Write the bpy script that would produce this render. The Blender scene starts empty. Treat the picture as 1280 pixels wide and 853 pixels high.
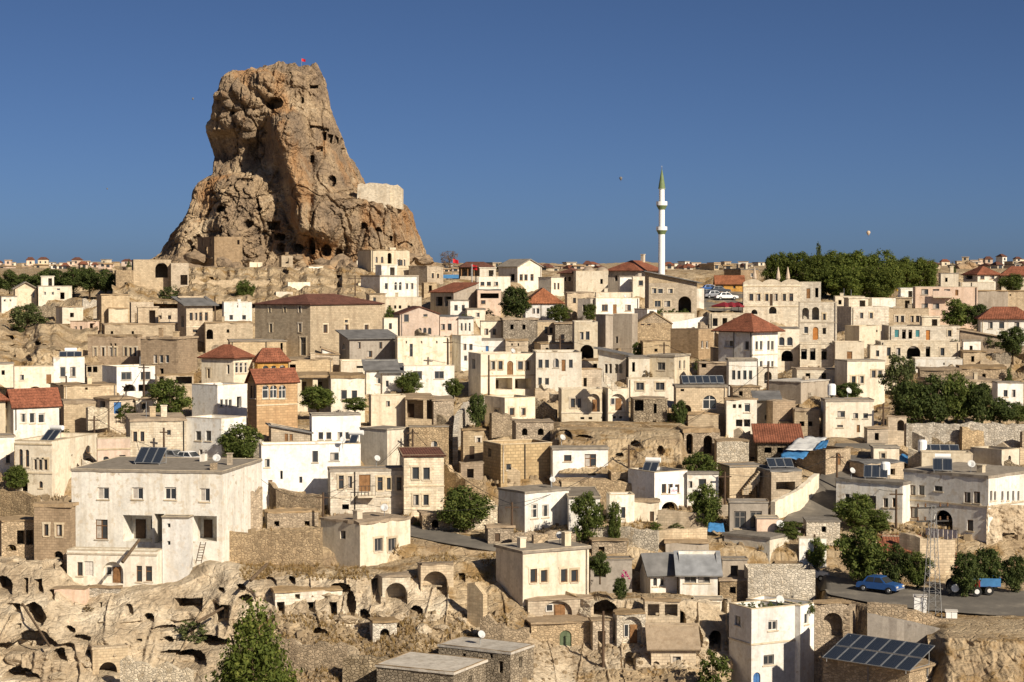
import bpy, bmesh, math, random
from math import radians, sin, cos, tan, atan, pi, sqrt, exp
from mathutils import Vector, Matrix, noise, Euler
random.seed(7)
SC = bpy.context.scene
COL = SC.collection
# ------------------------------------------------------------------ camera, sky, sun, exposure
F = 2390.0                     # focal length in photograph pixels (1280 wide)
HZ = 350.0                     # photograph row of the eye level
EYE = 45.0
PITCH = atan((426.5 - HZ) / F)
cam_d = bpy.data.cameras.new('camera'); cam = bpy.data.objects.new('camera', cam_d); COL.objects.link(cam)
cam_d.sensor_width = 36.0; cam_d.lens = 36.0 * F / 1280.0
cam_d.clip_start = 1.0; cam_d.clip_end = 30000.0
cam.location = (0, 0, EYE); cam.rotation_euler = (pi / 2 - PITCH, 0, 0)
SC.camera = cam
SUN_AZ = radians(39)           # to the right of the line from the town back to the camera
SUN_EL = radians(30)
sun_dir = Vector((sin(SUN_AZ) * cos(SUN_EL), -cos(SUN_AZ) * cos(SUN_EL), sin(SUN_EL)))
world = bpy.data.worlds.new('World'); SC.world = world; world.use_nodes = True
wn = world.node_tree
sky = wn.nodes.new('ShaderNodeTexSky'); sky.sky_type = 'NISHITA'; sky.sun_disc = False
sky.sun_elevation = SUN_EL; sky.sun_rotation = math.atan2(sun_dir.x, sun_dir.y)
sky.altitude = 1200; sky.air_density = 0.41; sky.dust_density = 2.2; sky.ozone_density = 5.5
bg = wn.nodes['Background']; bg.inputs[1].default_value = 0.05
wn.links.new(sky.outputs[0], bg.inputs[0])
sd = bpy.data.lights.new('sun', 'SUN'); sd.energy = 5.0; sd.angle = radians(0.53); sd.color = (1.0, 0.885, 0.715)
so = bpy.data.objects.new('sun', sd); COL.objects.link(so)
so.rotation_euler = (-sun_dir).to_track_quat('-Z', 'Y').to_euler(); so.location = (60, -60, 120)
vs = SC.view_settings; vs.view_transform = 'Standard'; vs.look = 'None'; vs.exposure = 0.36; vs.gamma = 1.0
vs.use_curve_mapping = False
SC.cycles.max_bounces = 6; SC.cycles.diffuse_bounces = 3; SC.cycles.transparent_max_bounces = 6

# ------------------------------------------------------------------ pixel rays
def ray(px, py):
    a = (px - 640.0) / F; b = (py - 426.5) / F
    cy, sy = cos(PITCH), sin(PITCH)
    y = cy - b * sy; z = -sy - b * cy
    return a / y, z / y            # X and Z per metre of depth Y
def at(px, py, d):
    rx, rz = ray(px, py)
    return Vector((rx * d, d, EYE + rz * d))
def lerp_table(t, x):
    if x <= t[0][0]: return t[0][1]
    for (x0, y0), (x1, y1) in zip(t, t[1:]):
        if x <= x1: return y0 + (y1 - y0) * (x - x0) / (x1 - x0)
    return t[-1][1]
def sm(x, a, b):
    t = min(1.0, max(0.0, (x - a) / (b - a))); return t * t * (3 - 2 * t)
# ------------------------------------------------------------------ materials
MATS = {}
def nmat(name):
    m = bpy.data.materials.new(name); m.use_nodes = True
    nt = m.node_tree; b = nt.nodes['Principled BSDF']; MATS[name] = m
    return m, nt, b
def N(nt, t, **k):
    n = nt.nodes.new(t)
    for a, v in k.items():
        if a.startswith('i_'):
            key = a[2:]; key = int(key) if key.isdigit() else key.replace('_', ' ')
            n.inputs[key].default_value = v
        else: setattr(n, a, v)
    return n
def ramp(nt, fac, stops):
    r = nt.nodes.new('ShaderNodeValToRGB'); e = r.color_ramp.elements
    while len(e) < len(stops): e.new(0.5)
    for i, (p, c) in enumerate(stops):
        e[i].position = p; e[i].color = (c[0], c[1], c[2], 1) if not isinstance(c, (int, float)) else (c, c, c, 1)
    nt.links.new(fac, r.inputs[0]); return r.outputs[0]
def mixc(nt, f, a, b, mode='MIX'):
    m = nt.nodes.new('ShaderNodeMix'); m.data_type = 'RGBA'; m.blend_type = mode
    for s, v in ((m.inputs[0], f), (m.inputs[6], a), (m.inputs[7], b)):
        if isinstance(v, (int, float)): s.default_value = v
        elif isinstance(v, tuple): s.default_value = (*v[:3], 1)
        else: nt.links.new(v, s)
    return m.outputs[2]
def rnd_coords(nt):
    tc = N(nt, 'ShaderNodeTexCoord'); oi = N(nt, 'ShaderNodeObjectInfo')
    mu = N(nt, 'ShaderNodeMath', operation='MULTIPLY', i_1=73.0); nt.links.new(oi.outputs['Random'], mu.inputs[0])
    ad = N(nt, 'ShaderNodeVectorMath', operation='ADD'); nt.links.new(tc.outputs['Object'], ad.inputs[0]); nt.links.new(mu.outputs[0], ad.inputs[1])
    return tc, oi, ad.outputs[0]
def noise_n(nt, vec, scale, detail=4, rough=0.6, stretch=None):
    if stretch:
        mp = N(nt, 'ShaderNodeMapping'); mp.inputs['Scale'].default_value = stretch; nt.links.new(vec, mp.inputs[0]); vec = mp.outputs[0]
    n = N(nt, 'ShaderNodeTexNoise', i_Scale=scale, i_Detail=detail, i_Roughness=rough); nt.links.new(vec, n.inputs['Vector']); return n.outputs[0]
def bump(nt, b, h, strength, dist):
    n = N(nt, 'ShaderNodeBump', i_Strength=strength, i_Distance=dist); nt.links.new(h, n.inputs['Height'])
    nt.links.new(n.outputs[0], b.inputs['Normal'])
def dim(c, k): return tuple(max(0, min(1, x * k)) for x in c)
def wall_mat(name, base, stain, block=None, vary=0.18, streak=0.65, bmp=0.03, mortar=None):
    m, nt, b = nmat(name)
    tc, oi, vec = rnd_coords(nt)
    n1 = noise_n(nt, vec, 0.45, 5, 0.65)
    c = ramp(nt, n1, [(0.3, dim(base, 0.80)), (0.5, base), (0.72, dim(base, 1.10))])
    st = noise_n(nt, vec, 1.0, 4, 0.6, (1.7, 1.7, 0.16))
    stf = ramp(nt, st, [(0.47, 0.0), (0.70, streak)])
    c = mixc(nt, stf, c, stain)
    pt = noise_n(nt, vec, 1.6, 3, 0.5)
    ptf = ramp(nt, pt, [(0.57, 0.0), (0.64, 0.55)])
    c = mixc(nt, ptf, c, dim(stain, 1.2))
    pl = noise_n(nt, vec, 0.8, 7, 0.75); plf = ramp(nt, pl, [(0.62, 0.0), (0.66, 0.7)])
    c = mixc(nt, plf, c, dim(stain, 0.85))
    fg = noise_n(nt, vec, 4.0, 3, 0.7); c = mixc(nt, 1.0, c, ramp(nt, fg, [(0.3, 0.86), (0.7, 1.08)]), 'MULTIPLY')
    h = noise_n(nt, vec, 9.0, 4, 0.7)
    if block:
        bw, bh, sc, irregular = block
        br = N(nt, 'ShaderNodeTexBrick', offset=0.5, i_Scale=1.0, i_Mortar_Size=sc, i_Brick_Width=bw, i_Row_Height=bh, i_Bias=0.0)
        br.inputs['Mortar Smooth'].default_value = 0.3
        br.inputs['Color1'].default_value = (0, 0, 0, 1); br.inputs['Color2'].default_value = (1, 1, 1, 1); br.inputs['Mortar'].default_value = (0.5, 0.5, 0.5, 1)
        uv = tc.outputs['UV']
        if irregular:
            nn = N(nt, 'ShaderNodeTexNoise', i_Scale=1.6, i_Detail=2); nt.links.new(uv, nn.inputs['Vector'])
            ml = N(nt, 'ShaderNodeVectorMath', operation='SCALE'); ml.inputs['Scale'].default_value = irregular
            nt.links.new(nn.outputs['Color'], ml.inputs[0])
            av = N(nt, 'ShaderNodeVectorMath', operation='ADD'); nt.links.new(uv, av.inputs[0]); nt.links.new(ml.outputs[0], av.inputs[1]); uv = av.outputs[0]
        nt.links.new(uv, br.inputs['Vector'])
        bcol, bfac = br.outputs['Color'], br.outputs['Fac']
        if irregular > 0.1:
            mpv = N(nt, 'ShaderNodeMapping'); mpv.inputs['Scale'].default_value = (1 / bw, 1 / bh, 1); nt.links.new(uv, mpv.inputs[0])
            v1 = N(nt, 'ShaderNodeTexVoronoi', voronoi_dimensions='2D', i_Scale=1.0); nt.links.new(mpv.outputs[0], v1.inputs['Vector'])
            v2 = N(nt, 'ShaderNodeTexVoronoi', voronoi_dimensions='2D', feature='DISTANCE_TO_EDGE', i_Scale=1.0); nt.links.new(mpv.outputs[0], v2.inputs['Vector'])
            sp = N(nt, 'ShaderNodeSeparateColor'); nt.links.new(v1.outputs['Color'], sp.inputs[0]); bcol = sp.outputs[0]
            bfac = ramp(nt, v2.outputs[0], [(0.02, 1.0), (0.14, 0.0)])
        tone = ramp(nt, bcol, [(0.0, 0.82 if irregular < .1 else .68), (0.5, 0.98), (1.0, 1.10 if irregular < .1 else 1.25)])
        c = mixc(nt, 1.0, c, tone, 'MULTIPLY')
        c = mixc(nt, bfac, c, mortar or dim(base, 0.68))
        hm = N(nt, 'ShaderNodeMath', operation='MULTIPLY_ADD', i_1=-1.2, i_2=1.0); nt.links.new(bfac, hm.inputs[0])
        ha = N(nt, 'ShaderNodeMath', operation='ADD'); nt.links.new(hm.outputs[0], ha.inputs[0]); nt.links.new(h, ha.inputs[1]); h = ha.outputs[0]
    hs = N(nt, 'ShaderNodeHueSaturation')
    v = N(nt, 'ShaderNodeMapRange', i_3=1 - vary, i_4=1 + vary * 0.6); nt.links.new(oi.outputs['Random'], v.inputs[0]); nt.links.new(v.outputs[0], hs.inputs['Value'])
    fr = N(nt, 'ShaderNodeMath', operation='FRACT'); m7 = N(nt, 'ShaderNodeMath', operation='MULTIPLY', i_1=17.0); nt.links.new(oi.outputs['Random'], m7.inputs[0]); nt.links.new(m7.outputs[0], fr.inputs[0])
    s2 = N(nt, 'ShaderNodeMapRange', i_3=0.82, i_4=1.18); nt.links.new(fr.outputs[0], s2.inputs[0]); nt.links.new(s2.outputs[0], hs.inputs['Saturation'])
    nt.links.new(c, hs.inputs['Color']); nt.links.new(hs.outputs[0], b.inputs['Base Color'])
    b.inputs['Roughness'].default_value = 0.92; b.inputs['Specular IOR Level'].default_value = 0.15
    bump(nt, b, h, 0.6, bmp)
    return m
wall_mat('cream', (0.72, 0.635, 0.49), (0.47, 0.385, 0.27))
wall_mat('ivory', (0.77, 0.71, 0.59), (0.53, 0.44, 0.32))
wall_mat('pale', (0.68, 0.605, 0.48), (0.45, 0.37, 0.27), block=(0.45, 0.24, 0.012, 0))
wall_mat('white', (0.78, 0.75, 0.68), (0.50, 0.42, 0.31), streak=0.55)
wall_mat('brightwhite', (0.82, 0.80, 0.76), (0.56, 0.50, 0.42), streak=0.45)
wall_mat('tan', (0.55, 0.445, 0.31), (0.36, 0.275, 0.185), block=(0.42, 0.22, 0.016, 0.02))
wall_mat('blocks', (0.50, 0.39, 0.25), (0.34, 0.25, 0.155), block=(0.52, 0.30, 0.04, 0.05))
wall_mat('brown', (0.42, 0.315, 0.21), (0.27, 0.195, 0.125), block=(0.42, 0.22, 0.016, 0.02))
wall_mat('ochre', (0.56, 0.34, 0.14), (0.40, 0.22, 0.08), block=(0.55, 0.28, 0.02, 0))
wall_mat('pink', (0.66, 0.52, 0.42), (0.48, 0.36, 0.27))
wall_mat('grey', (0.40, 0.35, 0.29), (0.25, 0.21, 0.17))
wall_mat('rubble', (0.45, 0.35, 0.235), (0.27, 0.2, 0.13), block=(0.30, 0.19, 0.045, 0.30), bmp=0.09)
wall_mat('palerubble', (0.62, 0.55, 0.44), (0.36, 0.29, 0.2), block=(0.30, 0.19, 0.045, 0.30), bmp=0.09)
wall_mat('greyrubble', (0.36, 0.30, 0.22), (0.2, 0.16, 0.11), block=(0.34, 0.20, 0.05, 0.16), bmp=0.09, mortar=(0.13, 0.10, 0.07))
wall_mat('roof_concrete', (0.30, 0.265, 0.22), (0.18, 0.155, 0.125), streak=0.7, vary=0.25)
wall_mat('roof_earth', (0.36, 0.27, 0.175), (0.24, 0.17, 0.10), streak=0.7, vary=0.2, bmp=0.08)
wall_mat('roof_light', (0.50, 0.46, 0.40), (0.32, 0.28, 0.23), streak=0.7)
wall_mat('trim', (0.62, 0.53, 0.39), (0.42, 0.33, 0.22))
wall_mat('redpaint', (0.36, 0.13, 0.07), (0.25, 0.09, 0.05))
def plain(name, col, rough=0.6, metal=0.0, spec=0.4, var=0.0, scale=2.0):
    m, nt, b = nmat(name)
    b.inputs['Base Color'].default_value = (*col, 1); b.inputs['Roughness'].default_value = rough
    b.inputs['Metallic'].default_value = metal; b.inputs['Specular IOR Level'].default_value = spec
    if var:
        tc, oi, vec = rnd_coords(nt)
        n = noise_n(nt, vec, scale, 4, 0.6)
        nt.links.new(ramp(nt, n, [(0.3, dim(col, 1 - var)), (0.7, dim(col, 1 + var))]), b.inputs['Base Color'])
    return m
plain('glass', (0.035, 0.04, 0.045), 0.08, 0, 0.6)
plain('curtain', (0.42, 0.38, 0.33), 0.25, 0, 0.5, 0.3, 3.0)
plain('frame_white', (0.62, 0.58, 0.52), 0.6, 0, 0.3, 0.12)
plain('frame_brown', (0.16, 0.085, 0.04), 0.6, 0, 0.3, 0.2)
plain('frame_grey', (0.20, 0.18, 0.16), 0.6, 0, 0.3, 0.2)
plain('wood', (0.22, 0.115, 0.05), 0.7, 0, 0.2, 0.35, 3.0)
plain('darkwood', (0.085, 0.055, 0.035), 0.8, 0, 0.2, 0.3, 3.0)
plain('bluepaint', (0.05, 0.14, 0.33), 0.55, 0, 0.3, 0.25)
plain('tealpaint', (0.06, 0.22, 0.24), 0.55, 0, 0.3, 0.25)
plain('greenpaint', (0.10, 0.13, 0.07), 0.6, 0, 0.3, 0.25)
plain('orangewood', (0.42, 0.17, 0.04), 0.6, 0, 0.3, 0.2)
plain('iron', (0.06, 0.055, 0.05), 0.5, 0.6, 0.4, 0.2)
plain('galvanised', (0.22, 0.22, 0.215), 0.6, 0.3, 0.3, 0.2)
plain('steel', (0.42, 0.43, 0.43), 0.45, 0.7, 0.4, 0.2)
plain('paint_white', (0.80, 0.80, 0.78), 0.4, 0, 0.4, 0.06)
plain('carblue', (0.03, 0.10, 0.30), 0.25, 0.1, 0.6)
plain('carwhite', (0.75, 0.75, 0.74), 0.25, 0.0, 0.6)
plain('cargrey', (0.30, 0.31, 0.33), 0.25, 0.3, 0.6)
plain('carred', (0.30, 0.03, 0.02), 0.3, 0.1, 0.6)
plain('cardark', (0.05, 0.055, 0.065), 0.25, 0.2, 0.6)
plain('rubber', (0.025, 0.025, 0.025), 0.85, 0, 0.2)
plain('tarpblue', (0.05, 0.18, 0.38), 0.5, 0, 0.4, 0.2)
plain('tarpwhite', (0.60, 0.60, 0.58), 0.5, 0, 0.4, 0.15)
plain('canvas_red', (0.20, 0.02, 0.03), 0.8, 0, 0.2, 0.2)
plain('canvas_beige', (0.50, 0.40, 0.30), 0.85, 0, 0.2, 0.15)
plain('canvas_yellow', (0.70, 0.42, 0.03), 0.8, 0, 0.2, 0.1)
plain('spire_green', (0.15, 0.20, 0.09), 0.6, 0, 0.3, 0.15)
plain('flagred', (0.55, 0.02, 0.03), 0.7, 0, 0.2)
plain('lead', (0.34, 0.27, 0.20), 0.6, 0.1, 0.3, 0.2)
plain('dishgrey', (0.5, 0.5, 0.49), 0.6, 0, 0.3, 0.1)
plain('laundry', (0.68, 0.66, 0.70), 0.9, 0, 0.1, 0.1)
plain('flower', (0.45, 0.02, 0.16), 0.8, 0, 0.2, 0.2)
plain('bark', (0.12, 0.085, 0.055), 0.95, 0, 0.1, 0.35, 6.0)
plain('metalroof', (0.40, 0.41, 0.42), 0.45, 0.4, 0.4, 0.25, 1.0)
plain('slate', (0.16, 0.155, 0.15), 0.7, 0.1, 0.3, 0.3, 1.0)
plain('kerb', (0.34, 0.31, 0.27), 0.9, 0, 0.2, 0.2)
def tile_mat(name, base):
    m, nt, b = nmat(name); tc, oi, vec = rnd_coords(nt)
    sx = N(nt, 'ShaderNodeSeparateXYZ'); nt.links.new(tc.outputs['UV'], sx.inputs[0])
    def saw(out, k):
        a = N(nt, 'ShaderNodeMath', operation='MULTIPLY', i_1=k); nt.links.new(out, a.inputs[0])
        f = N(nt, 'ShaderNodeMath', operation='FRACT'); nt.links.new(a.outputs[0], f.inputs[0]); return f.outputs[0]
    u = saw(sx.outputs[0], 1 / 0.24); v = saw(sx.outputs[1], 1 / 0.34)
    pu = N(nt, 'ShaderNodeMath', operation='PINGPONG', i_1=0.5); nt.links.new(u, pu.inputs[0])
    h = N(nt, 'ShaderNodeMath', operation='MULTIPLY_ADD', i_1=1.6); nt.links.new(pu.outputs[0], h.inputs[0]); nt.links.new(v, h.inputs[2])
    n1 = noise_n(nt, vec, 0.7, 5, 0.7); n2 = noise_n(nt, vec, 5.0, 2, 0.5)
    c = ramp(nt, n1, [(0.3, dim(base, 0.6)), (0.5, base), (0.7, dim(base, 1.3))])
    c2 = ramp(nt, n2, [(0.35, 0.7), (0.65, 1.25)])
    c = mixc(nt, 1.0, c, c2, 'MULTIPLY')
    line = ramp(nt, v, [(0.0, 0.55), (0.2, 1.0)])
    c = mixc(nt, 1.0, c, line, 'MULTIPLY')
    nt.links.new(c, b.inputs['Base Color']); b.inputs['Roughness'].default_value = 0.85; b.inputs['Specular IOR Level'].default_value = 0.2
    bump(nt, b, h.outputs[0], 0.8, 0.06)
tile_mat('tiles_red', (0.23, 0.085, 0.048)); tile_mat('tiles_dark', (0.14, 0.062, 0.043)); tile_mat('tiles_orange', (0.30, 0.115, 0.055))
def solar_mat():
    m, nt, b = nmat('solar'); tc, oi, vec = rnd_coords(nt)
    br = N(nt, 'ShaderNodeTexBrick', offset=0.0, i_Scale=1.0, i_Mortar_Size=0.012, i_Brick_Width=0.13, i_Row_Height=5.0)
    nt.links.new(tc.outputs['UV'], br.inputs['Vector'])
    br.inputs['Color1'].default_value = (0.018, 0.025, 0.04, 1); br.inputs['Color2'].default_value = (0.022, 0.03, 0.05, 1); br.inputs['Mortar'].default_value = (0.07, 0.08, 0.09, 1)
    nt.links.new(br.outputs['Color'], b.inputs['Base Color']); b.inputs['Roughness'].default_value = 0.12
solar_mat()
def leaf_mat(name, c1, c2, trans=0.35):
    m, nt, b = nmat(name)
    g = N(nt, 'ShaderNodeNewGeometry'); oi = N(nt, 'ShaderNodeObjectInfo')
    c = ramp(nt, g.outputs['Random Per Island'], [(0.0, dim(c1, 0.75)), (0.55, c1), (1.0, c2)])
    hs = N(nt, 'ShaderNodeHueSaturation'); mr = N(nt, 'ShaderNodeMapRange', i_3=0.8, i_4=1.2); nt.links.new(oi.outputs['Random'], mr.inputs[0])
    nt.links.new(mr.outputs[0], hs.inputs['Value']); nt.links.new(c, hs.inputs['Color']); c = hs.outputs[0]
    nt.links.new(c, b.inputs['Base Color']); b.inputs['Roughness'].default_value = 0.7; b.inputs['Specular IOR Level'].default_value = 0.2
    t = N(nt, 'ShaderNodeBsdfTranslucent'); nt.links.new(c, t.inputs[0])
    mx = N(nt, 'ShaderNodeMixShader', i_0=trans); nt.links.new(b.outputs[0], mx.inputs[1]); nt.links.new(t.outputs[0], mx.inputs[2])
    nt.links.new(mx.outputs[0], nt.nodes['Material Output'].inputs[0])
leaf_mat('leaf', (0.10, 0.135, 0.03), (0.20, 0.22, 0.055), .42); leaf_mat('leaf_dark', (0.065, 0.09, 0.025), (0.13, 0.155, 0.04), 0.38)
leaf_mat('leaf_bright', (0.115, 0.15, 0.03), (0.21, 0.23, 0.05), .5); leaf_mat('leaf_olive', (0.085, 0.105, 0.035), (0.16, 0.17, 0.06)); leaf_mat('leaf_dry', (0.17, 0.115, 0.05), (0.26, 0.18, 0.08), 0.2)
leaf_mat('leaf_twig', (0.12, 0.075, 0.045), (0.2, 0.13, 0.08), 0.1); leaf_mat('grass_dry', (0.28, 0.185, 0.075), (0.44, 0.31, 0.13), 0.25)
def rock_mat(name, cols, sc=1.0, grass=None, dark=(0.16, 0.115, 0.075), strata=0.0, bd=0.35, rust=0.0):
    m, nt, b = nmat(name); tc = N(nt, 'ShaderNodeTexCoord'); vec = tc.outputs['Object']
    n1 = noise_n(nt, vec, 0.09 * sc, 8, 0.68); c = ramp(nt, n1, [(0.34, cols[0]), (0.47, cols[1]), (0.56, cols[2]), (0.68, cols[3])])
    n2 = noise_n(nt, vec, 0.5 * sc, 8, 0.75, (1.6, 1.6, 0.7)); c = mixc(nt, ramp(nt, n2, [(0.52, 0.0), (0.68, 0.75)]), c, dark)
    n4 = noise_n(nt, vec, 1.0 * sc, 5, 0.7); c = mixc(nt, 1.0, c, ramp(nt, n4, [(0.3, 0.72), (0.7, 1.2)]), 'MULTIPLY')
    if rust:
        n6 = noise_n(nt, vec, 0.10 * sc, 4, 0.6, (1.0, 1.0, 0.4)); c = mixc(nt, ramp(nt, n6, [(0.54, 0.0), (0.64, rust)]), c, (0.40, 0.19, 0.06))
    if grass:
        n3 = noise_n(nt, vec, 0.16 * sc, 6, 0.7); g = noise_n(nt, vec, 3.0, 3, 0.7)
        c = mixc(nt, ramp(nt, n3, [(0.50, 0.0), (0.60, 0.85)]), c, mixc(nt, g, dim(grass, 0.6), dim(grass, 1.3)))
    nt.links.new(c, b.inputs['Base Color']); b.inputs['Roughness'].default_value = 0.95; b.inputs['Specular IOR Level'].default_value = 0.1
    v = N(nt, 'ShaderNodeTexVoronoi', feature='DISTANCE_TO_EDGE', i_Scale=0.55 * sc); nt.links.new(vec, v.inputs['Vector'])
    vr = ramp(nt, v.outputs[0], [(0.0, 0.0), (0.12, 1.0)])
    hh = N(nt, 'ShaderNodeMath', operation='MULTIPLY_ADD', i_1=0.35); nt.links.new(vr, hh.inputs[0])
    n5 = noise_n(nt, vec, 1.4 * sc, 9, 0.72); nt.links.new(n5, hh.inputs[2])
    bump(nt, b, hh.outputs[0], 0.9, bd)
rock_mat('castle_tuff', [(0.17, 0.13, 0.095), (0.30, 0.22, 0.145), (0.40, 0.295, 0.185), (0.55, 0.44, 0.30)], 1.0, dark=(0.13, 0.10, 0.075), rust=0.5, bd=0.7)
rock_mat('tuff', [(0.33, 0.25, 0.165), (0.48, 0.385, 0.265), (0.58, 0.48, 0.345), (0.67, 0.58, 0.44)], 2.0, dark=(0.27, 0.205, 0.135), bd=0.2)
rock_mat('slope', [(0.30, 0.22, 0.14), (0.42, 0.32, 0.20), (0.50, 0.39, 0.25), (0.58, 0.47, 0.32)], 2.0, grass=(0.27, 0.17, 0.07), bd=0.2)
def asphalt():
    m, nt, b = nmat('asphalt'); tc = N(nt, 'ShaderNodeTexCoord'); vec = tc.outputs['Object']
    n1 = noise_n(nt, vec, 0.3, 5, 0.7); c = ramp(nt, n1, [(0.3, (0.09, 0.08, 0.068)), (0.55, (0.15, 0.133, 0.11)), (0.70, (0.27, 0.235, 0.185))])
    nt.links.new(c, b.inputs['Base Color']); b.inputs['Roughness'].default_value = 0.95
    bump(nt, b, noise_n(nt, vec, 12, 4, 0.7), 0.4, 0.02)
asphalt()
# ------------------------------------------------------------------ mesh helpers
def mesh(name, verts, faces, mat=None, uvs=None, smooth=False):
    me = bpy.data.meshes.new(name); me.from_pydata([tuple(v) for v in verts], [], faces)
    if uvs is not None:
        ul = me.uv_layers.new(name='uv'); i = 0
        for f in uvs:
            for c in f: ul.data[i].uv = c; i += 1
    if mat: me.materials.append(MATS[mat])
    if smooth: me.polygons.foreach_set('use_smooth', [True] * len(me.polygons))
    me.update(); return me
def link(name, me, parent=None, loc=None, rz=None):
    o = bpy.data.objects.new(name, me); COL.objects.link(o)
    if parent is not None: o.parent = parent
    if loc is not None: o.location = loc
    if rz is not None: o.rotation_euler = (0, 0, rz)
    return o
def tag(o, label=None, cat=None, group=None, kind=None):
    if label: o['label'] = label
    if cat: o['category'] = cat
    if group: o['group'] = group
    if kind: o['kind'] = kind
    return o
def empty(name, loc, rz=0.0):
    o = bpy.data.objects.new(name, None); COL.objects.link(o); o.empty_display_size = 0.5
    o.location = loc; o.rotation_euler = (0, 0, rz); return o
class MB:
    def __init__(s): s.v = []; s.f = []; s.u = []
    def quad(s, a, b, c, d, uv=None):
        i = len(s.v); s.v += [a, b, c, d]; s.f.append((i, i + 1, i + 2, i + 3)); s.u.append(uv or [(0, 0), (1, 0), (1, 1), (0, 1)])
    def poly(s, pts, uv=None):
        i = len(s.v); s.v += pts; s.f.append(tuple(range(i, i + len(pts)))); s.u.append(uv or [(p[0], p[2]) for p in pts])
    def box(s, x0, x1, y0, y1, z0, z1):
        P = [(x0, y0, z0), (x1, y0, z0), (x1, y1, z0), (x0, y1, z0), (x0, y0, z1), (x1, y0, z1), (x1, y1, z1), (x0, y1, z1)]
        i = len(s.v); s.v += P
        for q in ((0, 1, 5, 4), (1, 2, 6, 5), (2, 3, 7, 6), (3, 0, 4, 7), (4, 5, 6, 7), (3, 2, 1, 0)):
            s.f.append(tuple(i + k for k in q))
            pts = [P[k] for k in q]
            if q in ((4, 5, 6, 7), (3, 2, 1, 0)): s.u.append([(p[0], p[1]) for p in pts])
            elif q in ((0, 1, 5, 4), (2, 3, 7, 6)): s.u.append([(p[0], p[2]) for p in pts])
            else: s.u.append([(p[1], p[2]) for p in pts])
        return s
    def bar(s, a, b, r0, r1=None, n=6):
        a = Vector(a); b = Vector(b); r1 = r0 if r1 is None else r1
        t = (b - a).normalized(); x = t.orthogonal().normalized(); y = t.cross(x); i = len(s.v)
        for c, r in ((a, r0), (b, r1)):
            for k in range(n):
                w = 2 * pi * k / n; s.v.append(tuple(c + x * cos(w) * r + y * sin(w) * r))
        for k in range(n):
            j = (k + 1) % n; s.f.append((i + k, i + j, i + n + j, i + n + k)); s.u.append([(0, 0)] * 4)
        s.f.append(tuple(i + n + k for k in range(n))); s.u.append([(0, 0)] * n)
        s.f.append(tuple(i + n - 1 - k for k in range(n))); s.u.append([(0, 0)] * n)
        return s
    def lathe(s, prof, n=20, c=(0, 0, 0)):
        i = len(s.v)
        for r, z in prof:
            for k in range(n): s.v.append((c[0] + r * cos(2 * pi * k / n), c[1] + r * sin(2 * pi * k / n), c[2] + z))
        for a in range(len(prof) - 1):
            for k in range(n):
                j = (k + 1) % n; s.f.append((i + a * n + k, i + a * n + j, i + a * n + n + j, i + a * n + n + k)); s.u.append([(0, 0)] * 4)
        return s
    def me(s, name, mat, smooth=False): return mesh(name, s.v, s.f, mat, s.u, smooth)
    def ob(s, name, mat, parent=None, loc=None, rz=None, smooth=False): return link(name, s.me(name, mat, smooth), parent, loc, rz)
# ------------------------------------------------------------------ ground
FAR = [(171, 658), (176, 640), (182, 600), (192, 560), (208, 520), (226, 480), (246, 450), (266, 430), (288, 410), (310, 390), (334, 370), (358, 356), (390, 347), (430, 342), (520, 338), (800, 335), (1500, 333), (4000, 331.5), (9000, 331)]
def zy(d, y): return -(y - HZ) / F * d
T_MAIN = [(100, -38), (156, -36), (160, -34), (163.5, zy(163.5, 688))] + [(d, zy(d, y)) for d, y in FAR]
T_RIGHT = [(90, -37), (124, zy(124, 960)), (135, zy(135, 853)), (139.5, zy(139.5, 800)), (144, zy(144, 777)), (161, zy(161, 725)), (164.5, zy(164.5, 700))] + [(d, zy(d, y)) for d, y in FAR]
def base_z(px, d):
    a = lerp_table(T_MAIN, d)
    lo = 1062 - 57 * sm(d, 148, 152)
    w = sm(px, lo, lo + 30)
    if w > 0: a = a * (1 - w) + lerp_table(T_RIGHT, d) * w
    # the shallow valley on the far left below the castle
    if d > 300: a -= 2.0 * sm(px, 150, -50) * sm(d, 300, 345) * (1 - sm(d, 400, 600))
    return EYE + a
def ROADTEST(px, py): return (500 < px < 635 and 655 < py < 695) or (px > 1015 and py > 700) or (960 < px < 1110 and 548 < py < 660) or (870 < px < 935 and 362 < py < 392)
def hz(px, d):
    X = (px - 640) / F * d
    k = 0.12 + 0.55 * sm(d, 172, 230) + 4.0 * sm(d, 500, 2500)
    s = 0.25 if d < 500 else 0.02
    z = base_z(px, d)
    if 172 < d < 420:                       # the slope is stepped into uneven terraces
        t = (z - EYE) * 0.42 + 1.1 * noise.noise(Vector((X * 0.035, d * 0.03, 1.0))) + 0.25 * noise.noise(Vector((X * 0.2, d * 0.2, 5.0)))
        fl = math.floor(t); fr = t - fl; q = (fl + sm(fr, 0.55, 0.72) - 0.28 - t) / 0.42
        py = HZ + (EYE - z) / d * F
        if not ROADTEST(px, py): z += q * sm(d, 172, 182) * (1 - sm(d, 380, 420))
    return z + k * noise.fractal(Vector((X * s, d * s, 3.1)), 0.9, 2.1, 4)
def ground_d(px, py):
    rx, rz = ray(px, py); d = 122.0
    while d < 4000:
        if EYE + rz * d <= base_z(px, d): break
        d *= 1.004
    lo, hi = d / 1.004, d
    for _ in range(12):
        m = (lo + hi) / 2
        if EYE + rz * m <= base_z(px, m): hi = m
        else: lo = m
    return hi
def ground_pt(px, py, up=0.0):
    d = ground_d(px, py); p = at(px, py, d); p.z = base_z(px, d) + up; return p
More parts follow.
